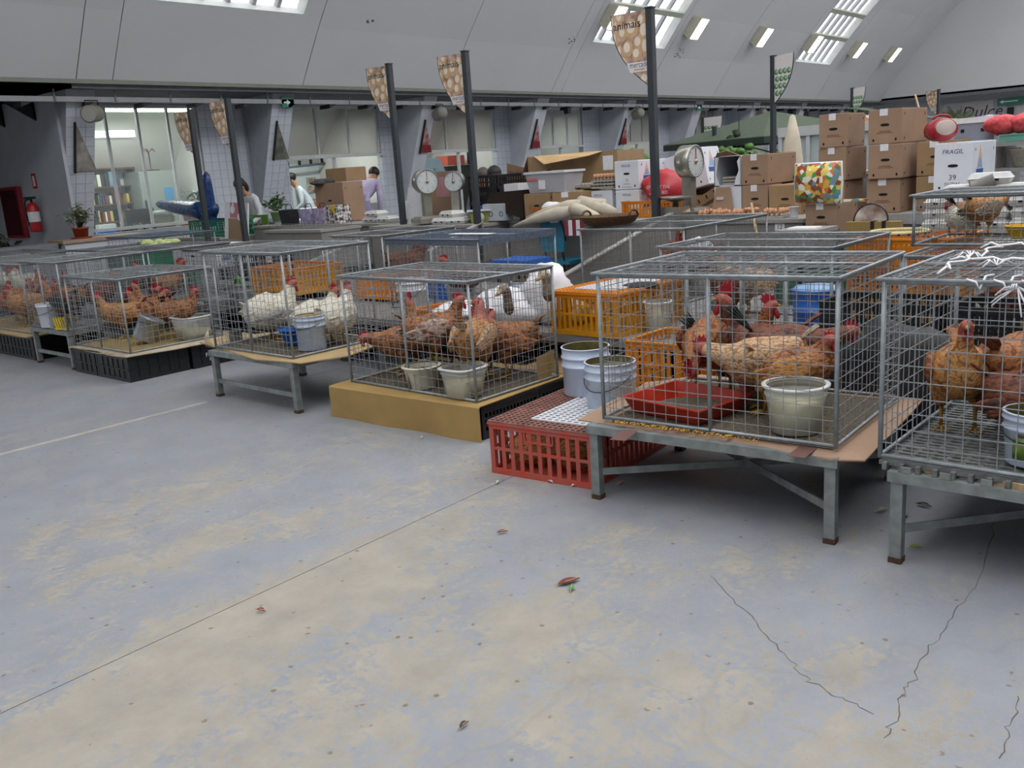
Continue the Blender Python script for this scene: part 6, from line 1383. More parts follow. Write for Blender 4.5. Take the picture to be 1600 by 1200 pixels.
t = thing('scrawled_cardboard', 'torn brown cardboard sign with handwriting beside the big brown box', 'sign', (8.95, 7.42, 1.2), rot=(0, radians(-8), 0)); MB().prism([(0, 0, 0), (0, .5, -.05), (0, .42, .38), (0, .1, .30)], (.006, 0, 0)).build('sheet', card2, t)
mb = MB()
rnd = random.Random(4)
for k in range(7): y = .14+.04*k; mb.tube([(-.002, y, .22), (-.002, y+rnd.uniform(-.02, .02), .25+.02*rnd.random()), (-.002, y+.02, .22+.01*k)], .003, 4)
mb.build('handwriting', inkk, t, kind='stuff')
# boxes further along: brown carton stack, patterned bag
carton('upper brown box of the pair near the leaning person', (8.55, 10.62, 1.495), radians(-3), .50, .36, .19, card, 'plain', 'brown boxes at the far counter', tape=False)
carton('lower brown box of the pair near the leaning person', (8.45, 10.60, .926), radians(2), .62, .38, .56, card2, 'hand', 'brown boxes at the far counter', tape=False, seed=41)
counter('grey counter with brown boxes and foam egg cartons near the shop wall', 8.05, 9.2, 9.4, 12.36, .92, panels=3)
t = thing('grey_jacket', 'grey and black jacket thrown over the corner of the lower brown box', 'jacket', (8.5, 11.12, 1.50)); mb = MB(); lump(mb, (0, 0, .0), (.2, .18, .05), 5, .4); mb.build('jacket', mat('grey_jacket', '#5d5f5a', .9, 0, .3, 8), t)
t = thing('patterned_bag', 'black and white patterned bag with a red side and yellow corner', 'bag', (8.15, 10.42, .925)); MB().box((0, 0, 0), (.25, .42, .25)).build('body', mat('diamond_print', '#d9d3cf', .7, 0, 0, 26, col2='#2c262c', detail=0), t); MB().box((-.003, .32, .0), (.24, .425, .25)).build('red_side', mat('bag_red', '#b3241f', .6, 0, .05, 9), t)
MB().prism([(-.004, .02, .25), (-.004, .16, .25), (-.004, .05, .12)], (.003, 0, 0)).build('yellow_corner', mat('bag_yellow', '#d8b82b', .6, 0, 0), t)
for k, (y, z) in enumerate([(9.47, .925), (9.20, .925), (9.42, .925+.077)]): foam_pack(['white egg pack at the corner of the far counter', 'white egg pack beside the dark pole foot', 'white egg pack on top of two others by the dark pole'][k], (8.2, y+.2, z), 0, 'egg packs on the far counter')
carton('white egg carton with faded emblem behind the dark pole', (8.5, 8.95, .925), 0, .5, .4, .25, whitecard, 'plain', 'white egg cartons', tape=False)
t = thing('wire_basket', 'shallow wire basket tray with a dark bird statue on the cage tops', 'basket', (7.15, 9.46, .93)); mb = MB()
wire(mb, (0, 0, .07), (0, 1.15, .07), .004); wire(mb, (.5, 0, .07), (.5, 1.15, .07), .004)
for k in range(14): y = 1.15*k/13; mb.tube([(0, y, .07), (.05, y, 0), (.45, y, 0), (.5, y, .07)], .003, 4)
for x in (.05, .25, .45): wire(mb, (x, 0, 0), (x, 1.15, 0), .003)
mb.build('wires', steel_far, t, kind='stuff')
counter('low grey stand under the shallow wire basket', 7.1, 7.72, 9.42, 10.65, .925, panels=2)
for k, (px, c_, lb) in enumerate([(447, '#2b2c33', 'dark bag stood beside the plant pot'), (478, '#7f78a8', 'lilac checked bag beside the dark bag'), (500, '#8d6f9c', 'purple striped box near the patterned bag')]):
    P = ax(px, 349, 8.1); t = thing('shopping_bag', lb, 'bag', (8.1, P.y-.1, .922)); MB().box((0, 0, 0), (.2, .26, .22), taper=.02).build('body', mat('bag_%d' % k, c_, .7, 0, .25, 20, col2=None if k == 0 else '#c9c3d9'), t); MB().tube([(.1, .05, .22), (.1, .08, .29), (.1, .18, .29), (.1, .21, .22)], .006, 5).build('handle', blackpl, t)
# ================================================================== BANNER POLES
eggA = mat('print_egg_tan', '#d9b48a', .6, 0, .06, 20); eggB = mat('print_egg_cream', '#f4e6d2', .6, 0, .04, 20); bgP = mat('print_brown', '#8f6450', .6, 0, .25, 12, col2='#d9c2b2'); whP = mat('print_white', '#e9e3e0', .6, 0, 0)
def ellipse(mb, y, z, ry, rz, x, mi, n=14):
    mb.add([(x, y+ry*cos(2*pi*k/n), z+rz*sin(2*pi*k/n)) for k in range(n)], [tuple(range(n))[::-1]], mi)
def banner(label, loc, ztop, kind='eggs', side=1, fw=.40, fh=.66, base=0., pr=.032, turn=0., group='banner poles over the stalls'):
    t = thing('banner_pole', label, 'banner', (loc[0], loc[1], base), turn, group)
    H_ = ztop-base
    MB().box((-pr, -pr, 0), (pr, pr, H_)).build('pole', polem, t); MB().box((-pr-.006, -pr-.006, H_), (pr+.006, pr+.006, H_+.012)).build('cap', polem, t)
    # outline: straight by the pole, bowed outer edge meeting it at the foot
    s = side; out = [(0, 0), (fw, .01)]+[(fw*(1-(i/10)**2.4)-.012*sin(pi*i/10)*0, -fh*i/10) for i in range(1, 11)]
    pts = [(0, s*(pr+y), H_-.01+z) for y, z in out]
    if s > 0: pts = pts[::-1]
    MB().prism([(x-.004, y, z) for x, y, z in pts], (.008, 0, 0)).build('panel', whP if kind != 'eggs' else bgP, t)
    ed = MB(); e_ = [(0, s*(pr+y), H_-.01+z) for y, z in out[1:]]; ed.tube(e_, .008, 5); ed.build('edge', polem, t)
    inside = lambda y, z: y < fw*(1-max(0, -z/fh)**2.4)-.005 and z < 0 and z > -fh
    for fx in (-1, 1):
        pm = MB(); k = 0
        def E_(y, z, ry, rz):
            nonlocal k
            k += 1
            n = 14; P = [(y+ry*cos(2*pi*i/n), z+rz*sin(2*pi*i/n)) for i in range(n)]
            P = [(min(max(a, .003), max(.004, fw*(1-min(1, max(0, -b/fh))**2.4)-.006)), min(-.004, b)) for a, b in P]
            pm.add([(fx*(.0046+.00008*k), s*(pr+a), H_-.01+b) for a, b in P], [tuple(range(n)) if fx*s > 0 else tuple(range(n))[::-1]], 0 if kind == 'eggs' else 2)
            k += 1
            P = [(y+.012+ry*.62*cos(2*pi*i/n), z+rz*.18+rz*.62*sin(2*pi*i/n)) for i in range(n)]
            P = [(min(max(a, .003), max(.004, fw*(1-min(1, max(0, -b/fh))**2.4)-.006)), min(-.004, b)) for a, b in P]
            pm.add([(fx*(.0046+.00008*k), s*(pr+a), H_-.01+b) for a, b in P], [tuple(range(n)) if fx*s > 0 else tuple(range(n))[::-1]], 1 if kind == 'eggs' else 3)
        if kind == 'eggs':
            for (y, z, a, b) in [(.30, -.02, .05, .07), (.38, -.09, .025, .1), (.34, -.12, .02, .09), (.06, -.08, .045, .06), (.17, -.14, .075, .085), (.03, -.18, .06, .09), (.27, -.16, .05, .08), (.36, -.22, .03, .08), (.10, -.27, .055, .065), (.22, -.31, .06, .075), (.02, -.32, .05, .09), (.12, -.37, .055, .062), (.31, -.33, .035, .07), (.27, -.43, .05, .06), (.17, -.57, .05, .05), (.04, -.60, .06, .055), (.22, -.50, .05, .05)]: E_(y, z, a, b)
        else:
            for j in range(16): E_(.04+.09*(j % 4)+.02*(j//4 % 2), -.22-.10*(j//4), .045, .04)
        pm.build('print', [eggA, eggB, mat('print_leaf_green', '#4f8f52', .6, 0, .2, 20), mat('print_pale_green', '#b9d3b0', .6, 0, .1, 20)], t, kind='stuff')
        if kind == 'eggs':
            ax_ = FX if fx < 0 else ((0, 1, 0), (0, 0, 1)); xo = fx*.0085
            wb = MB(); wb.add([(fx*.0078, s*(pr+a), H_-.01+b) for a, b in ((.004, -.44), (.24, -.44), (.20, -.53), (.004, -.53))], [(0, 1, 2, 3) if fx*s > 0 else (3, 2, 1, 0)]); wb.build('white_band', whP, t)
            text('lettering', 'animais', .105, (xo, s*(pr+fw*.56), H_-.11), ax_, inkk, t); text('lettering', 'mercado', .075, (xo, s*(pr+.10), H_-.475), ax_, inkb, t, sx=.8); text('lettering', 'municipal', .032, (xo, s*(pr+.10), H_-.515), ax_, inkb, t)
    return t
banner('egg photo banner on a dark pole behind the egg pack end of the grey counter', (8.06, 8.95), 2.87)
banner('egg photo banner on a dark pole beside the black crate stack', (7.72, 7.31), 2.79)
banner('tallest looking egg photo banner on the dark pole by the red bag', (7.60, 4.83), 2.84)
pa, pb = at(297, 172, 2.60), at(355, 155, 2.62)
banner('egg photo banner on the dark pole behind the blue starfish', (pa.x, pa.y), 2.60, fw=.40, fh=.60)
banner('egg photo banner on the dark pole behind the white notice board', (pb.x, pb.y), 2.62, fw=.40, fh=.62)
P = at(1208, 88, 2.85); banner('green leaf banner on a dark pole beyond the brown egg boxes', (P.x, P.y), 2.85, 'leaf', -1, turn=-radians(24))
P = at(1332, 138, 2.85); banner('small distant green banner between the two egg box stacks', (P.x, P.y), 2.85, 'leaf', -1, fw=.42, turn=-radians(30))
P = at(1467, 140, 2.85); banner('distant banner with fruit colours before the sweets sign', (P.x, P.y), 2.85, 'eggs', 1, fw=.42, turn=-radians(28))
P = at(1036, 172, 2.85-.6); banner('distant leaf banner seen just past the tallest pole', (P.x+6, P.y+2.7), 2.35, 'leaf', -1, fw=.45, fh=.7)

# ================================================================== SHOP FRONTS
# triangular posters on the slanted pillars, loudspeakers, exit signs
for i, (kind_, lb) in enumerate([('grey', 'tall triangular poster on the first tiled pillar, grey and cream'), ('olive', 'tall triangular poster on the second pillar, olive and grey'), ('red', 'tall triangular poster with red figures on the third pillar'), ('red', 'tall triangular poster with red figures on the fourth pillar'), ('red', 'tall triangular poster with red figures on the fifth pillar')]):
    x0, x1 = PX[i]; 
    z1, z0 = 2.62, 1.98 if i else 1.92
    t = thing('triangle_poster', lb, 'poster', (x0+.14, pillY(z1)-.02, 0)); w_ = .34
    a = lambda z: (z1-z)*.404
    MB().prism([(0, .0, z1), (0, a(z0), z0), (w_, a(z0), z0)][::-1], (0, -.012, 0)).build('panel', mat('poster_'+kind_, {'grey': '#7d7672', 'olive': '#7e7f6e', 'red': '#b9a2a0'}[kind_], .6, 0, .1, 8, col2={'grey': '#a9a49c', 'olive': '#4f514b', 'red': '#8e3138'}[kind_]), t)
    MB().bar((-.012, -.01, z1+.02), (-.012, a(z0)-.01, z0-.02), .03, .03).build('black_edge', inkk, t)
    if kind_ == 'red': MB().prism([(0, a(z0+.16)-.0, z0+.16), (0, a(z0), z0), (w_, a(z0), z0), (w_*.76, a(z0+.16), z0+.16)][::-1], (0, -.014, 0)).build('red_foot', mat('poster_deep_red', '#8a1f26', .6, 0, .15, 12), t)
for i, lb in ((0, 'round grey loudspeaker hanging before the first tiled pillar'), (2, 'round grey loudspeaker hanging before the third pillar'), (4, 'round grey loudspeaker hanging before the fifth pillar'), (6, 'round grey loudspeaker hanging before the seventh pillar')):
    x0 = PX[i][0]+.30; t = thing('loudspeaker', lb, 'loudspeaker', (x0, 14.12, 2.74)); M = Matrix.Rotation(radians(70), 4, 'Z') @ Matrix.Rotation(radians(100), 4, 'Y') if i else Matrix.Rotation(radians(-140), 4, 'Z') @ Matrix.Rotation(radians(95), 4, 'Y')
    MB().lathe([(0, -.16), (.10, -.16), (.12, -.12), (.125, .10), (.13, .14), (.11, .15)], 22, M=M).build('body', mat('speaker_grey', '#8d8a80', .6, 0, .06, 9), t); MB().lathe([(.112, .148), (0, .15)], 22, M=M).build('grille', mat('speaker_grille', '#b0ada4', .7, 0, .1, 90), t)
    MB().tube([(-.1, 0, .12), (-.1, 0, .19), (.1, 0, .19), (.1, 0, .12)], .01, 6).build('bracket', darkm, t)
for (px, py, lb, X_) in ((450, 160, 'green emergency exit sign under the cable tray by the second pillar', None), (1093, 168, 'small green emergency exit sign by the sixth pillar', None)):
    P = ay(px, py, 14.2); t = thing('exit_sign', lb, 'sign', P); MB().box((-.13, 0, -.09), (.13, .04, .09)).build('panel', mat('exit_green', '#2f7a5f', .5, 0, .1, 12), t)
    MB().prism([(-.02, -.003, -.05), (.05, -.003, 0), (-.02, -.003, .05)], (0, .002, 0)).box((-.09, -.003, -.015), (-.02, -.001, .015)).build('arrow', whitep, t)
P = ax(1579, 158, END_X+.55); t = thing('exit_sign', 'green exit arrow sign high on the end wall beside the sweets sign', 'sign', P); MB().box((0, -.45, -.13), (.05, .45, .13)).build('panel', mat('exit_green', '#2f7a5f'), t); MB().box((-.004, -.25, -.02), (-.001, .25, .02)).prism([(-.004, .25, -.07), (-.004, .38, 0), (-.004, .25, .07)][::-1], (.003, 0, 0)).build('arrow', whitep, t)
MB().box((.0, -.12, -1.15), (.06, .10, -.22)).build('wall_slot', inkk, t)
t = thing('spot_lamp', 'small black spotlight hanging from the cable tray near the fourth pillar', 'lamp', ay(886, 172, 14.25)); MB().box((-.06, -.08, -.09), (.07, .08, .05), taper=.02).build('head', blackpl, t); MB().tube([(0, 0, .05), (0, .0, .20)], .015, 6).build('stem', blackpl, t)
t = thing('spot_lamp', 'small black spotlight hanging far along the cable tray, above the parasol', 'lamp', ay(1237, 175, 14.25)); MB().box((-.12, -.1, -.2), (.12, .1, .02), taper=.02).build('head', blackpl, t); MB().tube([(0, 0, .02), (0, .0, .16)], .02, 6).build('stem', blackpl, t)

# first shop: shelves, fridge, plants
wood = mat('brown_shelf_wood', '#5a4132', .7, 0, .12, 6)
t = thing('bookcase', 'brown wooden bookcase with binders and books inside the first shop', 'bookcase', (7.9, 17.55, 0)); 
for x in (0, 1.02): MB().box((x, 0, .5), (x+.03, .3, 2.05)).build('side_panel', wood, t)
for z in (.72, 1.02, 1.35, 1.68, 2.02): MB().box((.031, 0, z), (1.019, .3, z+.03)).build('shelf', wood, t)
MB().box((.031, .28, .5), (1.019, .3, 2.02)).build('back', whitep, t)
rnd = random.Random(6); bc = ['#3b4a66', '#d9d6cf', '#5d6f58', '#7a3a30', '#c9b267', '#2e2e33', '#6b8a9a']
for z, H_, lb in ((1.711, .27, 'binder'), (1.381, .22, 'book'), (1.051, .22, 'book'), (.751, .2, 'book')):
    x = 7.96; k = 0
    while x < 8.75:
        w = rnd.uniform(.05, .09) if lb == 'binder' else rnd.uniform(.03, .06); c_ = rnd.choice(bc)
        if rnd.random() < .8:
            h_ = H_*rnd.uniform(.7, 1); o = MB().box((0, 0, 0), (w-.006, .2, h_)).build(lb, mat('spine_'+c_, c_, .6, 0, .05, 9), None, (x, 17.58, z)); tag(o, {1.711: 'binder on the top shelf of the bookcase in the first shop', 1.381: 'book on the second shelf of the shop bookcase', 1.051: 'book on the third shelf of the shop bookcase', .751: 'book on the lowest shelf of the shop bookcase'}[z], 'book', {1.711: 'binders on the top shelf', 1.381: 'books on the second shelf', 1.051: 'books on the third shelf', .751: 'books on the lowest shelf'}[z])
        x += w+.004
t = thing('refrigerator', 'tall grey refrigerator with a colourful sticker inside the first shop', 'refrigerator', (8.82, 17.2, 0)); gr = mat('fridge_grey', '#8c9491', .35, .1, .04, 4)
MB().box((0, .05, .05), (.72, .65, 1.95)).build('cabinet', gr, t); MB().box((.005, 0, .72), (.715, .049, 1.945)).build('door', gr, t); MB().box((.005, 0, .06), (.715, .049, .71)).build('door', gr, t); MB().box((.05, -.03, 1.0), (.075, -.001, 1.4)).build('handle', darkm, t)
MB().box((.48, -.004, 1.35), (.66, -.001, 1.62)).build('sticker', mat('sticker_blue', '#3f86b5', .5, 0, 0), t); MB().box((.5, -.004, 1.25), (.68, -.001, 1.349)).build('sticker', mat('sticker_red', '#d2693a', .5, 0, 0, 20, col2='#e0c04a'), t)
t = thing('ornament_tree', 'thin bare ornamental twig stand on top of the refrigerator', 'ornament', (9.2, 17.4, 1.952)); MB().lathe([(0, 0), (.16, .0), (.17, .02), (0, .03)], 16).build('dish', wood, t)
for k in range(5): a = 2*pi*k/5; MB().tube([(0, 0, .02), (.01*cos(a), .01*sin(a), .36), (.1*cos(a), .1*sin(a), .42), (.14*cos(a), .14*sin(a), .36)], .006, 5).build('twig', wood, t)
def plant(label, loc, pot=(.09, .11, .16), potm=None, n=40, R=.28, H_=.35, lm=None, leaf=.05, name='potted_plant', saucer=True, seed=1):
    t = thing(name, label, 'plant', loc); rnd = random.Random(seed); potm = potm or mat('terracotta', '#a2492e', .7, 0, .1, 12)
    MB().lathe([(0, 0), (pot[0], 0), (pot[1], pot[2]*.86), (pot[1]+.012, pot[2]*.86), (pot[1]+.012, pot[2]), (pot[1]-.012, pot[2]), (pot[1]-.02, pot[2]-.03), (0, pot[2]-.03)], 18).build('pot', potm, t)
    if saucer: MB().lathe([(0, -.001), (pot[1]+.03, 0), (pot[1]+.045, .02), (pot[1]+.03, .02), (0, .008)], 18).build('saucer', potm, t)
    st = MB(); lf = MB()
    for k in range(n):
        a = rnd.uniform(0, 2*pi); el = rnd.uniform(.35, 1.45); L = R*rnd.uniform(.6, 1.1); d = V((cos(a)*cos(el), sin(a)*cos(el), sin(el)*H_/R)); p0 = V((0, 0, pot[2]-.03)); p1 = p0+d*L*.55+V((0, 0, .03)); p2 = p0+d*L
        st.tube([p0, p1, p2], [.006, .004, .002], 4)
        for q in range(4):
            c = p1.lerp(p2, .2+.27*q)+V((rnd.gauss(0, .02), rnd.gauss(0, .02), rnd.gauss(0, .015))); M = Matrix.Translation(c) @ Euler((rnd.uniform(-.8, .8), rnd.uniform(-.8, .8), rnd.uniform(0, 6.3))).to_matrix().to_4x4()
            s = leaf*rnd.uniform(.7, 1.2); lf.add([(-s, 0, 0), (0, -s*.4, s*.12), (s, 0, 0), (0, s*.4, s*.12), (0, 0, -.05*s)], [(0, 1, 4), (1, 2, 4), (2, 3, 4), (3, 0, 4), (0, 3, 2, 1)], 0, False, M)
    st.build('stem', mat('plant_stem', '#6b6a4b', .8, 0, .1, 9), t, kind='stuff'); lf.build('leaves', lm or mat('grey_green_leaf', '#7d8b72', .6, 0, .2, 9), t, kind='stuff'); return t
led = thing('tiled_ledge', 'low tiled ledge with a wooden top in front of the first shop', 'ledge', (5.75, 13.7, 0)); MB().box((0, 0, 0), (1.2, .5, .88)).build('base', tilem, led); MB().box((-.03, -.03, .881), (1.25, .53, .93)).build('top', mat('ledge_wood', '#a8917a', .6, 0, .1, 6), led)
led = thing('grey_block', 'low grey block before the passage beside the tiled ledge', 'block', (4.7, 13.8, 0)); MB().box((0, 0, 0), (1.0, .5, .90)).build('block', mat('dull_grey_block', '#7c7f86', .7, 0, .06, 6), led)
plant('small leafy shrub in a terracotta pot on the tiled ledge', (6.12, 13.95, .932), n=46, seed=2)
plant('dark leafy plant in the shade by the fire extinguisher', (5.35, 14.9, .0), (.16, .2, .5), mat('dark_pot', '#3a3a3a', .7, 0, .1, 9), 40, .42, .5, mat('dark_leaf', '#24361f', .6, 0, .2, 9), .10, seed=3)
plant('spiky dark palm inside the first shop before the desk', (8.0, 15.9, .62), (.1, .12, .16), None, 30, .34, .26, mat('dark_leaf', '#24361f'), .07, seed=5)
plant('rubber plant with round dark leaves behind the starfish', (9.0, 15.8, .9), (.12, .14, .2), None, 8, .4, .5, mat('rubber_leaf', '#3d5a42', .4, 0, .15, 9), .15, seed=6)
plant('green plant in a pale green pot beside the person in white', ax(432, 335, 9.2)+V((0, 0, -.12)), (.07, .1, .18), mat('pale_green_pot', '#a9c98f', .5, 0, .05, 9), 26, .3, .3, mat('soft_green_leaf', '#5d7f55', .6, 0, .2, 9), .06, saucer=False, seed=7)
ps_ = ax(432, 335, 9.2); t = thing('plant_stand', 'plain grey stand under the pale green plant pot', 'stand', (ps_.x, ps_.y, 0)); MB().box((-.15, -.15, 0), (.15, .15, ps_.z-.121)).build('block', mat('dull_grey_block', '#7c7f86'), t)
plant('low plant in a stone trough behind the starfish', (8.18, 12.75, .802), (.14, .17, .16), mat('stone_trough', '#7d7066', .9, 0, .1, 9), 20, .2, .16, mat('dry_leaf', '#7f8a63', .7, 0, .2, 9), .04, saucer=False, seed=8)
t = thing('shop_desk', 'pale green glass desk with papers inside the first shop', 'desk', (6.9, 15.75, 0)); MB().box((0, 0, .80), (3.0, .8, .84)).build('top', mat('green_glass_desk', '#9fb5ac', .15, 0, .03, 5), t)
for x in (.05, 2.9): MB().box((x, .05, 0), (x+.05, .1, .799)).box((x, .7, 0), (x+.05, .75, .799)).build('leg', framem, t)
t = thing('computer_screen', 'dark computer screen on the desk in the first shop', 'screen', (7.95, 16.2, .842)); MB().box((0, 0, .08), (.55, .05, .42)).build('screen', blackpl, t); MB().box((.22, .0, 0), (.33, .1, .08)).build('stand', blackpl, t)
t = thing('blue_carton', 'small blue and white carton on the desk in the first shop', 'carton', (7.4, 16.1, .842)); MB().box((0, 0, 0), (.3, .15, .12)).build('carton', bluepl, t); MB().box((.0, .0, .121), (.3, .15, .2)).build('white_lid', whitep, t)
t = thing('fish_tank', 'glass jar of dark water and stacked plates on the shop desk', 'jar', (8.55, 16.0, .842)); MB().lathe([(0, 0), (.2, 0), (.21, .25)], 18).build('jar', mat('murky_jar', '#77765a', .2, 0, .15, 9), t); MB().lathe([(0, .26), (.19, .26), (.2, .36), (0, .37)], 18).build('plates', gr, t)
for k, (x, z, w, h, lb) in enumerate([(8.45, 1.15, .28, .55, 'white notices pinned to the wall between bookcase and fridge'), (10.05, 1.4, .12, .22, 'small notice on the tiled shop wall beside the fridge'), (10.75, 1.35, .3, .35, 'framed white notice behind the dark banner pole')]):
    t = thing('wall_notice', lb, 'notice', (x, 17.97, z)); MB().box((0, 0, 0), (w, .02, h)).build('sheet', whitep, t)
    for q in range(3): MB().box((w*.15, -.004, h*(.2+.22*q)), (w*.75, -.001, h*(.27+.22*q))).build('print_line', inkk, t)
t = thing('wall_cabinet', 'beige electrical cabinets on the tiled wall of the first shop', 'cabinet', (11.1-.45, 17.7, 1.35)); cb_ = mat('beige_metal', '#b3ac94', .5, 0, .05, 5); MB().box((0, 0, .0), (.34, .28, .72)).build('tall_box', cb_, t); MB().box((.345, 0, -.1), (.7, .28, .40)).build('short_box', cb_, t)
t = thing('fire_extinguisher', 'red fire extinguisher with white label on the dim passage wall', 'extinguisher', ax(58, 364, 6.2)+V((0, 0, .02))); MB().lathe([(0, 0), (.085, .0), (.09, .02), (.09, .38), (.06, .45), (.03, .47), (0, .48)], 18).build('cylinder', mat('extinguisher_red', '#b3202a', .35, 0, .04, 9), t)
MB().tube([(0, 0, .47), (0, 0, .54)], .02, 8).build('valve', blackpl, t); MB().tube([(0, .0, .53), (-.06, .10, .5), (-.07, .12, .3), (-.05, .11, .1)], .013, 6).build('hose', blackpl, t); MB().box((-.12, -.05, .52), (.06, -.02, .56)).build('lever', blackpl, t); MB().lathe([(.091, .16), (.091, .32)], 18).build('label_band', whitep, t)
t = thing('hose_cabinet', 'dark red fire hose cabinet on the dim passage wall', 'cabinet', ax(40, 372, 6.25)); MB().box((0, .0, 0), (.07, .75, .85)).build('box', mat('dim_red', '#8a2028', .5, 0, .06, 6), t); MB().box((-.012, .05, .05), (-.001, .70, .8)).build('door', mat('dark_glass_red', '#4a1a1e', .3, 0, .1, 6), t)
P = ax(53, 283, 6.32); t = thing('fire_pictogram', 'small red and white extinguisher pictogram above the fire extinguisher', 'sign', P); MB().box((0, -.08, -.12), (.01, .08, .12)).build('plate', mat('extinguisher_red', '#b3202a'), t); MB().box((-.003, -.04, -.08), (-.001, .04, .08)).build('symbol', whitep, t)

# second shop wall goods
t = thing('utensil_rack', 'grey pipe rack with utensils on the back wall of the second shop', 'rack', (11.7, 17.75, 1.85)); MB().tube([(0, 0, 0), (2.6, 0, .12)], .03, 8).build('rail', mat('blue_grey_pipe', '#5e6e80', .5, .2, .05, 9), t); MB().tube([(.05, 0, -.02), (.5, 0, -.4)], .02, 8).build('strut', mat('blue_grey_pipe', '#5e6e80'), t)
for k in range(7): MB().box((.3+.32*k, -.02, .02+.014*k), (.35+.32*k, .02, .14+.014*k)).build('hook', inkk, t)
for k, (x, z, w, h, c_, lb) in enumerate([(12.6, 1.35, .25, .32, '#c9473f', 'red and dark poster on the second shop back wall'), (13.3, 1.3, .25, .35, '#7a5a48', 'brown animal poster on the second shop back wall'), (11.5, .95, .3, .75, '#6d8a8f', 'tall scenic poster by the second shop door edge'), (13.1, .85, .45, .3, '#a8474a', 'red photo poster low on the second shop back wall'), (17.9, 1.5, .4, .7, '#8a3b40', 'red and white poster in the third shop')]):
    t = thing('wall_poster', lb, 'poster', (x, 17.97, z)); MB().box((0, 0, 0), (w, .012, h)).build('sheet', mat('poster_c%d' % k, c_, .6, 0, 0, 9, col2='#d9d3cb'), t)
t = thing('wall_clock', 'round white clock on the second shop wall behind the brown box', 'clock', (14.3, 17.9, 1.55)); M = Matrix.Rotation(pi/2, 4, 'X'); MB().lathe([(0, 0), (.2, 0), (.22, .03), (.2, .06), (0, .05)], 24, M=M).build('case', framem, t); MB().lathe([(.18, .062), (0, .064)], 24, M=M).build('face', whitep, t); MB().bar((0, -.068, 0), (0, -.068, .13), .012).bar((0, -.068, 0), (.09, -.068, .02), .012).build('hands', inkk, t)
t = thing('meter_box', 'white meter box with brown pipe on the second shop wall', 'box', (14.9, 17.88, 1.0)); MB().box((0, 0, 0), (.4, .1, .5)).build('box', whitep, t); MB().box((.05, .02, .51), (.28, .1, .95)).build('duct', mat('brown_duct', '#8a7a66', .6, 0, .05, 9), t)
t = thing('price_board', 'pale blue handwritten board 4 inside the third shop doorway', 'board', (15.0, 16.4, .95)); bl2 = mat('pale_blue_board', '#b9d3e3', .4, 0, .04, 5); MB().box((.1, 0, -.95), (.15, .03, 0)).build('leg', framem, t); MB().box((1.2, 0, -.95), (1.25, .03, 0)).build('leg', framem, t); MB().prism([(0, 0, 0), (1.35, 0, 0), (1.35, 0, .55), (1.15, 0, .95), (0.15, 0, .95)], (0, .03, 0)).build('board', bl2, t); text('lettering', '4', .3, (.5, -.003, .62), FY, inkk, t); text('lettering', 'L S', .24, (.85, -.003, .62), FY, mat('green_ink', '#4e9a80', .6, 0, 0), t)
t = thing('white_shop_counter', 'white refrigerated counter with a lit edge in the second shop doorway', 'counter', (11.0, 15.9, 0)); MB().box((0, 0, 0), (2.6, .7, .95)).build('body', whitep, t); MB().box((-.02, -.03, .951), (2.62, .72, 1.0)).build('top', whitepl, t); MB().box((.0, -.02, .78), (1.3, -.001, .82)).build('lit_edge', mat('pinkish_lit_edge', '#f2e2f0', .4, 0, 0, emit=1.5), t)
t = thing('dark_shop_shelf', 'dark shelf with black and red goods inside the third shop', 'shelf', (16.6, 16.6, 0)); MB().box((0, 0, 0), (1.1, .5, 1.7)).build('frame', blackpl, t); MB().box((.0, -.02, 1.72), (.6, .4, 1.95)).build('red_box', redpl, t)
for k in range(2): MB().tube([(.75+.2*k, -.05, 1.72), (.75+.2*k, -.05, 2.0), (.76+.2*k, -.05, 2.15)], [.06, .06, .015], 8).build('bottle', blackpl, t)

# ================================================================== STARFISH STAND
sp = ax(310, 340, 7.75)
counter('low stand under the green crate and the blue starfish', 7.5, 8.35, 12.42, 14.2, .80, panels=3)
gc = crate('dark green plastic crate supporting the blue starfish', (7.62, 12.45, .802), radians(0), 1.05, .5, .25, greenpl, None, 'green plastic crates', .07, mids=2)
t = thing('blue_starfish', 'large glazed dark blue starfish with embossed spots standing on the green crate', 'ornament', (7.84, 13.22, 1.05)); bs = mat('cobalt_glaze', '#152a58', .18, 0, .25, 14, col2='#22447e', bump=.5, bscale=34)
ctr = V((0, .0, .12)); mb = MB(); arms = []
for ang, L in ((97, .62), (6, 1.62), (-110, .24), (165, .26), (-50, .3)):
    d = V((0, cos(radians(ang)), sin(radians(ang)))) if True else None
    arms.append((d, L))
rad = []
for d, L in arms:
    pts = [ctr+d*(L*u) for u in (0, .25, .5, .75, .93, 1.0)]; rr = [.155, .135, .115, .095, .065, .02]
    rings = []
    side = V((1, 0, 0)); upv = d.cross(side)
    for p, r_ in zip(pts, rr): rings.append([p+side*(r_*.75*cos(a))+upv*(r_*sin(a)) for a in [2*pi*k/14 for k in range(14)]])
    mb.loft(rings)
mb.ell(tuple(ctr), (.12, .17, .17), 16, 10); mb.build('body', bs, t)
sb = MB()
for d, L in arms:
    for k in range(9): p = ctr+d*(L*(.2+.08*k)); sb.ell(tuple(p+V((-.10+.055*(k/9), 0, 0))), (.02, .028, .028), 8, 6)
sb.build('embossed_spots', mat('cobalt_glaze_light', '#2b4f8c', .2, 0, .1, 20), t, kind='stuff')
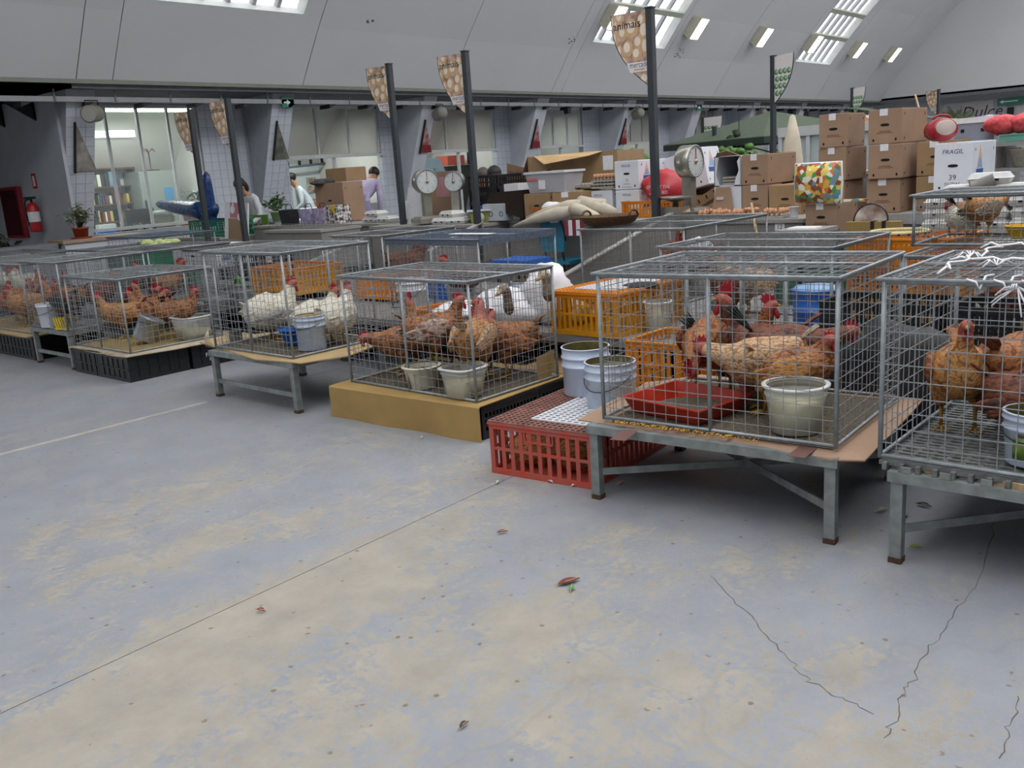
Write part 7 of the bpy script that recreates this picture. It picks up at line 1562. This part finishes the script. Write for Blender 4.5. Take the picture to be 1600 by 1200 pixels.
t = thing('notice_board', 'white panel with a pink circle print and brown cardboard, propped on the cage tops', 'board', (6.95, 10.85, .80), 0, rot=(radians(4), radians(6), 0)); MB().box((0, 0, 0), (.02, .56, .50)).build('panel', whitep, t); MB().box((-.005, .10, 0), (-.001, .46, .28)).build('brown_sheet', card2, t); MB().box((-.005, .13, .29), (-.001, .42, .495)).build('pink_print', mat('pink_print2', '#c27f86', .6, 0, .05, 9), t)
for (y, z, r_) in ((.36, .40, .055), (.19, .31, .05), (.35, .47, .02)): MB().prism([(-.008, y+r_*cos(2*pi*k/16), z+r_*sin(2*pi*k/16)) for k in range(16)][::-1], (.003, 0, 0)).build('white_dot', whitep, t)
t = thing('prop_stand', 'grey stand behind the cages holding the white notice board', 'stand', (6.85, 10.7, 0)); MB().box((0, 0, 0), (.22, .8, .80)).build('block', mat('brown_grey_stand', '#6a625c', .8, 0, .1, 9), t)

# ================================================================== FAR STALLS
umb = mat('dark_green_canvas', '#2f3d33', .8, 0, .08, 6); umt = mat('olive_canvas_top', '#55624f', .8, 0, .06, 6)
U = ax(1205, 178, 15.9); t = thing('green_parasol', 'large dark green square parasol over the far stall', 'parasol', (U.x, U.y, 0)); zt, zr, R_ = U.z+.04, U.z-.42, 1.95
c4 = [V((R_*cos(a), R_*sin(a), zr)) for a in [radians(22+90*k) for k in range(4)]]
mb = MB(); n = 4
for k in range(4):
    a, b2 = c4[k], c4[(k+1) % 4]; mb.prism([a, b2, V((0, 0, zt))], (0, 0, .012))
mb.build('canopy', umt, t); mb = MB()
for k in range(4): a, b2 = c4[k], c4[(k+1) % 4]; mb.prism([a+V((0, 0, -.002)), b2+V((0, 0, -.002)), b2+V((0, 0, -.10)), a+V((0, 0, -.10))], V((-(a+b2).x*.004, -(a+b2).y*.004, 0)))
mb.build('valance', umb, t); MB().tube([(0, 0, 0), (0, 0, zt)], .03, 8).build('pole', polem, t)
for k in range(4): MB().tube([V((0, 0, zr-.25)), c4[k]*.6+V((0, 0, .22)) if False else V((c4[k].x*.6, c4[k].y*.6, zr+.14))], .012, 5).build('rib', polem, t)
t = thing('stall_post', 'dark square post under the edge of the green parasol', 'post', ax(1117, 260, 15.0)*1.0); L = t.location; t.location = (L.x, L.y, 0); MB().box((-.03, -.03, 0), (.03, .03, 2.0)).build('post', polem, t)
t = thing('closed_parasol', 'closed beige parasol standing beside the white cabinet', 'parasol', (10, 4.55, 0)); MB().lathe([(.14, .9), (.15, 1.1), (.09, 1.6), (.03, 1.86), (0, 1.88)], 10, close=True).build('canvas', cl, t); MB().tube([(0, 0, 0), (0, 0, .95)], .025, 8).build('pole', framem, t)
t = thing('display_cabinet', 'pale glazed display cabinet with a white frame at the far stall', 'cabinet', (11.4, 4.15, 0)); pc = mat('pale_cabinet', '#b7c3c4', .3, 0, .05, 5); MB().box((0.02, .02, 0), (.6, 1.2, 1.66)).build('body', pc, t); MB().box((-.03, 0, 1.661), (.63, 1.22, 1.78)).build('top_frame', framem, t)
for y in (0, .40, .80, 1.17): MB().box((-.02, y, 0), (.0, y+.05, 1.66)).build('frame_post', framem, t)
t = thing('awning_edge', 'pale green awning sloping down beside the white cabinet', 'awning', (17.8, 5.45, 0)); MB().prism([(0, 1.6, 2.2), (0, .0, 1.87), (.9, .0, 1.87), (.9, 1.6, 2.2)], (0, 0, .02)).build('canvas', umt, t); MB().tube([(.1, 1.5, 0), (.1, 1.5, 2.18)], .03, 6).build('pole', polem, t)
for k, (px, py, c_, lb, s_) in enumerate([(1190, 245, '#d6a878', 'pale orange pumpkin on top of the brown egg boxes', .12), (1215, 243, '#d9743f', 'deep orange pumpkin behind the banner pole', .13)]):
    P = ax(px, py, 9.25); t = thing('pumpkin', lb, 'pumpkin', (P.x, P.y, 1.36)); mb = MB(); mb.ell((0, 0, 0), (s_, s_, s_*.85), 24, 10); mb.v = [(x*(1+.05*cos(8*atan2(y, x))), y*(1+.05*cos(8*atan2(y, x))), z) for x, y, z in mb.v]; mb.build('flesh', mat('pumpkin_%d' % k, c_, .5, 0, .08, 9), t); MB().tube([(0, 0, s_*.8), (.01, 0, s_*1.05)], .015, 6).build('stalk', mat('leaf_green', '#4f8b3a'), t)
counter('far vegetable counter behind the brown egg boxes', 9.12, 9.85, 3.5, 5.4, 1.24, panels=3)
t = thing('burlap_sack', 'open burlap sack edge behind the brown egg boxes', 'sack', ax(1252, 275, 9.0)+V((0, 0, -.1))); mb = MB(); lump(mb, (0, 0, 0), (.16, .22, .22), 5, .3); mb.build('sack', mat('burlap', '#9b8a68', .95, 0, .15, 40, bump=.4), t)
t = thing('dark_greens', 'dark leafy greens in a crate beside the floral bag', 'vegetables', ax(1245, 290, 8.9)+V((0, 0, -.16))); mb = MB(); rnd = random.Random(9)
for k in range(20): lump(mb, (rnd.uniform(-.08, .08), rnd.uniform(-.12, .12), rnd.uniform(-.1, .12)), (.05, .06, .05), k, .5, 8, 6, 14)
mb.build('leaves', mat('dark_greens', '#3f4a2c', .8, 0, .3, 9), t, kind='stuff')
for k, (px, py, X_, lb) in enumerate([(972, 240, 10.5, 'bright green leafy crate behind the white cartons'), (1145, 232, 12.2, 'bright green salad leaves under the parasol')]):
    P = ax(px, py, X_); t = thing('leafy_crate', lb, 'vegetables', (P.x, P.y, P.z-.28)); MB().box((0, -.25, -(P.z-.28)), (.4, .25, .06)).build('crate', blackpl, t); mb = MB(); rnd = random.Random(k)
    for q in range(24): lump(mb, (.2+rnd.uniform(-.15, .15), rnd.uniform(-.22, .22), rnd.uniform(.08, .3)), (.06, .07, .05), q, .5, 8, 6, 14)
    mb.build('leaves', mat('bright_leaf', '#5f8f38', .6, 0, .3, 9), t, kind='stuff')
t = thing('hanging_greens', 'dark bunch of greens hanging under the parasol', 'plant', ax(1155, 225, 14.6)); mb = MB(); rnd = random.Random(5)
for q in range(22): lump(mb, (rnd.uniform(-.12, .12), rnd.uniform(-.16, .16), rnd.uniform(-.35, .2)), (.06, .07, .08), q, .5, 8, 6, 14)
mb.build('leaves', mat('dark_leaf', '#24361f'), t, kind='stuff'); MB().tube([(0, 0, .1), (0, 0, .55)], .006, 4).build('cord', inkk, t)
# right far stall: blue parasol, red net sacks, shelves, sign
P = ax(1545, 195, 13.5); t = thing('blue_parasol', 'blue and pink striped parasol behind the red net sacks', 'parasol', (P.x, P.y, 0)); z0 = P.z; n = 12; bp_ = mat('blue_canvas', '#5d7fa6', .8, 0, .05, 6); pp_ = mat('pink_canvas', '#c9a3a0', .8, 0, .05, 6)
for k in range(n):
    a0, a1 = 2*pi*k/n, 2*pi*(k+1)/n; MB().loft([[V((r_*cos(a), r_*sin(a), z_+dz)) for (a, dz) in ((a0, 0), (a1, 0), (a1, .012), (a0, .012))] for r_, z_ in ((.02, z0+.12), (.45, z0+.06), (.85, z0-.08))], 0, True, False).build('canvas_segment', bp_ if k % 3 else pp_, t)
MB().tube([(0, 0, 0), (0, 0, z0+.15)], .025, 8).build('pole', polem, t)
net = mat('red_net_sack', '#b1343c', .7, 0, .25, 30, col2='#d9575c', bump=.8, bscale=26)
shX, shY = 9.0, 1.55
for k, (px, py, lb, s_) in enumerate([(1566, 198, 'red net sack of onions on the far shelf', .17), (1598, 196, 'second red net sack of onions cut by the frame edge', .15)]):
    P = ax(px, py, 9.2); t = thing('net_sack', lb, 'sack', (P.x, P.y, 1.50)); mb = MB(); lump(mb, (0, 0, .085), (.13, s_*.85, .09), k+3, .3); mb.build('net', net, t)
t = thing('far_shelf', 'grey shelf rack with baskets and crates behind the white carton', 'shelf', (8.95, 1.25, 0)); sg = mat('shelf_grey', '#8d8f8e', .5, .2, .06, 9)
for z in (.95, 1.18, 1.40): MB().box((0, 0, z), (.6, 1.0, z+.035)).build('shelf', sg, t)
for x in (.01, .55):
    for y in (.0, .96): MB().box((x, y, 0), (x+.04, y+.04, 1.40)).build('post', sg, t)
crate('green tray crate on the top of the far shelf under the onion sacks', (9.0, 1.75, 1.437), 0, .45, .4, .06, mat('pale_green_crate', '#5f9e8a', .5, 0, .06, 9), None, 'green plastic crates', .05, mids=0, hole=False)
bucket('oval white wicker basket on the far shelf', (9.1, 1.95, 1.217), .15, .2, .15, mat('whitish_wicker', '#b9b3a4', .8, 0, .15, 50, bump=.6), None, straw, .9, ridges=(), name='basket', cat='basket')
bucket('round brown basket of nuts on the far shelf', (9.15, 1.5, 1.217), .14, .18, .12, wk, None, mat('nuts', '#a5825a', .8, 0, .3, 60, bump=.8), .95, ridges=(), name='basket', cat='basket')
t = thing('garlic_heap', 'heap of pale garlic bulbs at the frame edge on the far shelf', 'garlic', (9.1, 1.35, 1.437)); mb = MB(); rnd = random.Random(1)
for k in range(30): mb.ell((rnd.uniform(-.1, .2), rnd.uniform(-.1, .2), .02+rnd.uniform(0, .07)), (.028, .028, .026), 8, 6)
mb.build('bulbs', mat('garlic', '#cfc8b8', .6, 0, .15, 20), t, kind='stuff')
t = thing('grey_box', 'grey and white box with two holes behind the red case', 'box', (9.3, 2.32, 1.42)); MB().box((0, 0, 0), (.3, .34, .2)).build('body', mat('blue_grey_box', '#8d95a3', .5, 0, .05, 9), t); MB().box((-.01, -.01, .201), (.31, .40, .25)).build('lid', whitep, t)
for y in (.08, .25): MB().box((-.003, y, .12), (-.001, y+.03, .15)).build('hole', hole_shade, t)
counter('far counter behind the white carton holding the grey box', 9.2, 9.8, 2.2, 3.3, 1.41, panels=2)
t = thing('dark_bag', 'grey striped dark bag hanging at the frame edge by the foam egg packs', 'bag', (7.6, 1.35, 1.1)); mb = MB(); lump(mb, (0, 0, 0), (.16, .16, .18), 3, .2); mb.build('bag', mat('striped_dark', '#55565a', .8, 0, .2, 6, stretch=(1, 1, 14), col2='#2c2d30'), t)
# price signs and pots between the two box stacks
for k, (px, c2_, s_, lb) in enumerate([(1340, '#c8302c', '1,50', 'price card with red fruit reading 1,50 between the egg box stacks'), (1352, '#d9872c', '1,30', 'price card with orange fruit reading 1,30 between the egg box stacks')]):
    P = ax(px, 198, 12.0); t = thing('price_card', lb, 'sign', (P.x, P.y, P.z)); MB().box((0, -.1, -.14), (.01, .1, .0)).build('black_panel', inkk, t); MB().box((0, -.1, .001), (.01, .1, .14)).build('white_panel', whitep, t); text('lettering', s_, .11, (-.003, 0, -.075), FX, whitep, t); MB().prism([(-.004, .055*cos(2*pi*i/10), .07+.045*sin(2*pi*i/10)) for i in range(10)][::-1], (.003, 0, 0)).build('fruit_print', mat('fruit_%d' % k, c2_, .5, 0, 0), t)
    MB().tube([(.005, 0, -P.z), (.005, 0, -.141)], .008, 5).build('stick', framem, t)
t = thing('terracotta_bin', 'square terracotta coloured bin between the egg box stacks', 'bin', (12.0, 4.15, 0)); MB().box((0, 0, 1.08), (.4, .55, 1.34), taper=.03).build('bin', mat('terracotta', '#a2492e'), t); MB().box((.05, .05, 0), (.35, .5, 1.079)).build('stand', darkm, t)
t = thing('plastic_bags', 'blue and yellow plastic bags heaped between the egg box stacks', 'bag', (10.45, 3.52, .895)); mb = MB(); lump(mb, (0, 0, .18), (.16, .2, .2), 5, .4); mb.build('white_bag', bagm, t); mb = MB(); lump(mb, (0.05, .1, .42), (.12, .14, .08), 8, .4); mb.build('blue_bag', bluepl, t)
MB_ = counter('far grey counter between the egg box stacks', 10.18, 10.8, 3.1, 4.0, .89, panels=2)
# sweets sign on the end wall
P0, P1 = ax(1473, 156, END_X+.66), ax(1551, 190, END_X+.66)
t = thing('sweets_sign', 'wide wall sign reading Dulce and Tousta with a flower picture on the end wall', 'sign', (END_X+.62, P1.y, 1.35)); Wd = P0.y-P1.y; Hh = 1.55
MB().box((0, 0, 0), (.06, Wd, Hh)).build('panel', mat('sign_panel', '#b5b3b2', .6, 0, .05, 2), t); dk = mat('maroon_ink', '#4a2028', .6, 0, 0)
text('lettering', 'Dulce', .62, (-.01, Wd*.22, Hh*.72), FX, dk, t, shear=.25); text('lettering', 'ousta', .95, (-.02, Wd*.36, Hh*.27), FX, whP, t)
text('lettering', 'T', .95, (-.02, Wd*.86, Hh*.27), FX, whP, t)
mb = MB(); rnd = random.Random(2)
for k in range(40): a = radians(20+140*k/40); L = rnd.uniform(.5, .95); mb.bar((-.012-.0003*k, Wd*.74, Hh*.52), (-.012-.0003*k, Wd*.74+L*cos(a)*.95, Hh*.52+L*sin(a)*.7), .004, .03)
mb.build('grass_print', mat('spiky_print', '#5a6b46', .6, 0, .2, 9, col2='#8f9a78'), t, kind='stuff'); mb = MB()
for k in range(12): mb.prism([(-.03-.0005*k, Wd*.80+rnd.uniform(-.5, .5)+.12*cos(2*pi*i/8), Hh*.5+rnd.uniform(-.08, .1)+.1*sin(2*pi*i/8)) for i in range(8)][::-1], (.0003, 0, 0))
mb.build('flower_print', mat('maroon_flower', '#6a2a35', .6, 0, .2, 9), t, kind='stuff')
t = thing('menu_card', 'pale yellow card below the sweets sign', 'sign', ax(1478, 198, 20)); MB().box((0, -.2, -.15), (.02, .2, .15)).build('card', mat('pale_yellow', '#d3d1b0', .7, 0, .05, 9), t); MB().tube([(.03, 0, -2.2), (.03, 0, -.1)], .02, 5).build('stick', framem, t)
t = thing('bamboo_cane', 'thin pale cane leaning up behind the tallest egg box stack', 'cane', (0, 0, 0)); MB().tube([V((10.05, 2.95, .0)), ax(1441, 188, 10.2), ax(1430, 148, 10.4)], .01, 6).build('cane', mat('pale_wood', '#b49b78'), t)

# ================================================================== PEOPLE
skm = mat('skin_tone', '#b98a6e', .55, 0, .05, 14); hairm = mat('dark_hair', '#1d1613', .5, 0, .15, 60, bump=.4); hairg = mat('grey_hair', '#5d574f', .6, 0, .2, 60)
def person(label, loc, heading, top, hair, lean=0., seated=False, sc=1., hairlen=.1, trousers='#2f3138', group=None):
    """one continuous skinned body, posed by its joints"""
    t = thing('person', label, 'person', loc, heading); t.scale = (sc,)*3
    hz = .50 if seated else .92
    P = {}; cl_, sl_ = cos(lean), sin(lean)
    def up(h, x=0, y=0): return V((sl_*h+cl_*x, y, hz+cl_*h-sl_*x))
    J = [('pel', V((0, 0, hz)), .15), ('wai', up(.18), .13), ('che', up(.40), .155), ('nec', up(.54), .062), ('hd0', up(.62, .015), .075), ('hd1', up(.72, .02), .088), ('hd2', up(.79, .01), .05)]
    E_ = [(0, 1), (1, 2), (2, 3), (3, 4), (4, 5), (5, 6)]
    def add(par, p, r): J.append(('', p, r)); E_.append((par, len(J)-1)); return len(J)-1
    for s in (-1, 1):
        hip = add(0, V((.0, s*.10, hz-.06)), .095)
        if seated: k_ = add(hip, V((.44, s*.11, hz-.02)), .07); a_ = add(k_, V((.46, s*.11, .09)), .048); add(a_, V((.60, s*.12, .04)), .035)
        else: k_ = add(hip, V((.03, s*.11, .50)), .07); a_ = add(k_, V((0, s*.11, .09)), .048); add(a_, V((.16, s*.12, .04)), .035)
        sh = add(2, up(.46, 0, s*.19), .066); el = add(sh, up(.20, .14, s*.25), .047); wr = add(el, up(.16, .37, s*.17), .033); pm = add(wr, up(.155, .44, s*.16), .032)
        for q in range(4): f1 = add(pm, up(.155-.006, .50, s*(.13+.02*q)), .010); add(f1, up(.14, .535+.006*(q in (1, 2)), s*(.128+.021*q)), .008)
        th_ = add(pm, up(.165, .455, s*.115), .011); add(th_, up(.16, .49, s*.10), .009)
    me = bpy.data.meshes.new('body'); me.from_pydata([tuple(j[1]) for j in J], E_, []); o = bpy.data.objects.new('body', me); COL.objects.link(o)
    bm_ = o.modifiers.new('skin', 'SKIN'); me.skin_vertices.new() if not me.skin_vertices else None
    for i, j in enumerate(J): me.skin_vertices[0].data[i].radius = (j[2], j[2]*(1.18 if i in (1, 2) else 1))
    me.skin_vertices[0].data[0].use_root = True; sd = o.modifiers.new('sub', 'SUBSURF'); sd.levels = 1; sd.render_levels = 1
    dg = bpy.context.evaluated_depsgraph_get(); m2 = bpy.data.meshes.new_from_object(o.evaluated_get(dg)); bpy.data.objects.remove(o)
    m2.materials.clear(); m2.materials.append(skm); m2.materials.append(mat('cloth_'+top, top, .85, 0, .08, 12, bump=.2)); m2.materials.append(mat('cloth_'+trousers, trousers, .85, 0, .08, 12))
    nk = up(.50); 
    for p in m2.polygons:
        c = p.center; rel = (c-V((0, 0, hz))); h = rel.x*sl_+rel.z*cl_; x_ = rel.x*cl_-rel.z*sl_
        p.material_index = 2 if h < -.0 else (0 if (h > .53 or (x_ > .36 and h > .05 and abs(c.y) > .08)) else 1)
        p.use_smooth = True
    link('body', m2, t)
    hm = MB(); c = up(.735, -.012); M = Matrix.Translation(c) @ Matrix.Rotation(lean, 4, 'Y'); hm.ell((0, 0, .02), (.107, .098, .10), 16, 10, 0, M)
    if hairlen > .1: hm.ell((-.04, 0, -.06), (.075, .098, .13), 14, 8, 0, M)
    hm.build('hair', hair, t)
    fc = MB(); M2 = Matrix.Translation(up(.70, .02)) @ Matrix.Rotation(lean, 4, 'Y')
    fc.ell((.092, 0, -.012), (.018, .013, .02), 8, 6, 0, M2); 
    for s in (-1, 1): fc.ell((0, s*.088, -.01), (.018, .01, .028), 8, 6, 0, M2)
    fc.build('nose_and_ears', skm, t); ey = MB()
    for s in (-1, 1): ey.ell((.080, s*.033, .018), (.008, .011, .007), 8, 5, 0, M2)
    ey.build('eyes', pupil, t); MB().ell((.080, 0, -.05), (.008, .022, .006), 8, 5, 0, M2).build('mouth', mat('lips', '#8e4a44', .5, 0, 0), t)
    return t
P = ax(404, 305, 9.0); person('dark haired person in a white top leaning over a green chair', (P.x, P.y, P.z-1.02*.97-.32), hd(235), '#d9dbe0', hairm, lean=.55, sc=.97, hairlen=.2)
t = thing('green_chair', 'green chair with an open back in front of the person in white', 'chair', (P.x-.25, P.y-.45, 0), hd(250)); gch = mat('green_chair_paint', '#5d7d3a', .5, 0, .06, 9)
MB().box((-.22, -.22, .43), (.22, .22, .47)).build('seat', gch, t); MB().box((.20, -.22, .60), (.23, -.10, 1.02)).box((.20, .10, .60), (.23, .22, 1.02)).build('back_slat', gch, t); MB().box((.20, -.22, 1.02), (.23, .22, 1.06)).build('back_rail', gch, t)
for x in (-.2, .2):
    for y in (-.2, .2): MB().box((x-.015, y-.015, 0), (x+.015, y+.015, .429 if x < 0 else .6)).build('leg', gch, t)
P = ax(565, 276, 12.3); person('person in a lilac shirt bending over at the second shop door, seen from behind', (P.x, P.y+.12, 0), hd(70), '#c9bcdc', hairm, lean=.95, sc=1.2, trousers='#a898c0')
P = ay(478, 283, 17.1); person('person in a white shirt bending over the counter inside the second shop', (P.x, P.y-.1, 0), hd(200), '#d5dde6', hairm, lean=.5, sc=1.05)
P = ax(755, 268, 10.45); person('grey haired man sitting behind the black crates, facing the hall', (P.x, P.y, P.z-1.34), hd(265), '#55606e', hairg, lean=.05, seated=True, sc=1.04)
P = ax(773, 266, 9.5); person('person with black hair turned away in front of the grey haired man', (P.x, P.y, P.z-1.34), hd(110), '#262a33', hairm, lean=.05, seated=True, sc=1.04, hairlen=.12)
for k, (px, X_) in enumerate([(763, 10.0)]):
    t = thing('stall_bench', 'dark seat for the two people behind the black crates', 'bench', (9.2, ax(763, 268, 10.1).y, 0)); zs = ax(755, 268, 10.2).z-1.34+.36; MB().box((0, -1.0, zs-.1), (1.5, .9, zs)).build('seat', dw, t)
    for yy in (-.9, .7): MB().box((.05, yy, 0), (.7, yy+.1, zs-.101)).build('leg', dw, t)

# ================================================================== LITTER ON THE FLOOR
def feather_bit(label, px, py, c, L=.05, kind='feather', rz=0.):
    p = at(px, py, 0); t = thing('feather' if kind == 'feather' else 'leaf', label, kind, (p.x, p.y, .004), rz); n = 8
    pts = [(L*(i/n-.5), .16*L*sin(pi*i/n), .004+.008*sin(pi*i/n)) for i in range(n+1)]+[(L*(i/n-.5), -.16*L*sin(pi*i/n), .004+.006*sin(pi*i/n)) for i in range(n-1, 0, -1)]
    MB().prism(pts, (0, 0, .0015)).build('vane', mat('bit_'+c, c, .7, 0, .15, 40), t); MB().tube([(-L*.62, 0, .006), (L*.5, 0, .010)], .0012, 4).build('quill', mat('quill', '#c9b79a', .6, 0, 0), t)
for (px, py, c, L, lb, k_, rz) in [(888, 912, '#7a3b2a', .10, 'brown red feather lying on the open floor', 'feather', hd(25)), (893, 922, '#5d9a4a', .05, 'small green leaf beside the brown red feather', 'leaf', hd(80)), (785, 834, '#8a4f38', .05, 'brown leaf fragment on the floor before the red crate', 'leaf', hd(10)), (408, 957, '#8a4a2c', .045, 'small curled brown feather on the worn floor', 'feather', hd(330)),
    (725, 1137, '#4b3a2c', .04, 'dark bit of litter near the bottom of the worn floor', 'leaf', 0), (1443, 792, '#1c1b1a', .07, 'black feather on the floor under the end table', 'feather', hd(310)), (1430, 858, '#93a04a', .05, 'pale green leaf scrap beside the end table leg', 'leaf', hd(350)), (1378, 800, '#b9b3a0', .06, 'pale feather on the shaded floor between the tables', 'feather', hd(20)),
    (1415, 808, '#8d8f4a', .05, 'olive leaf scrap on the shaded floor under the end table', 'leaf', 0), (778, 756, '#d9d6cf', .04, 'white feather scrap on the floor beyond the corner of the red crate', 'feather', hd(70)), (900, 760, '#e0ddd6', .06, 'white feather at the foot of the red crate', 'feather', hd(30)), (660, 686, '#dedbd4', .03, 'tiny white feather before the golden cardboard', 'feather', hd(60)), (970, 757, '#c9a48a', .05, 'pinkish scrap beside the red crate under the table', 'leaf', 0), (860, 755, '#e0ddd6', .045, 'white fluff under the front slats of the red crate', 'feather', hd(120))]:
    feather_bit(lb, px, py, c, L, k_, rz)
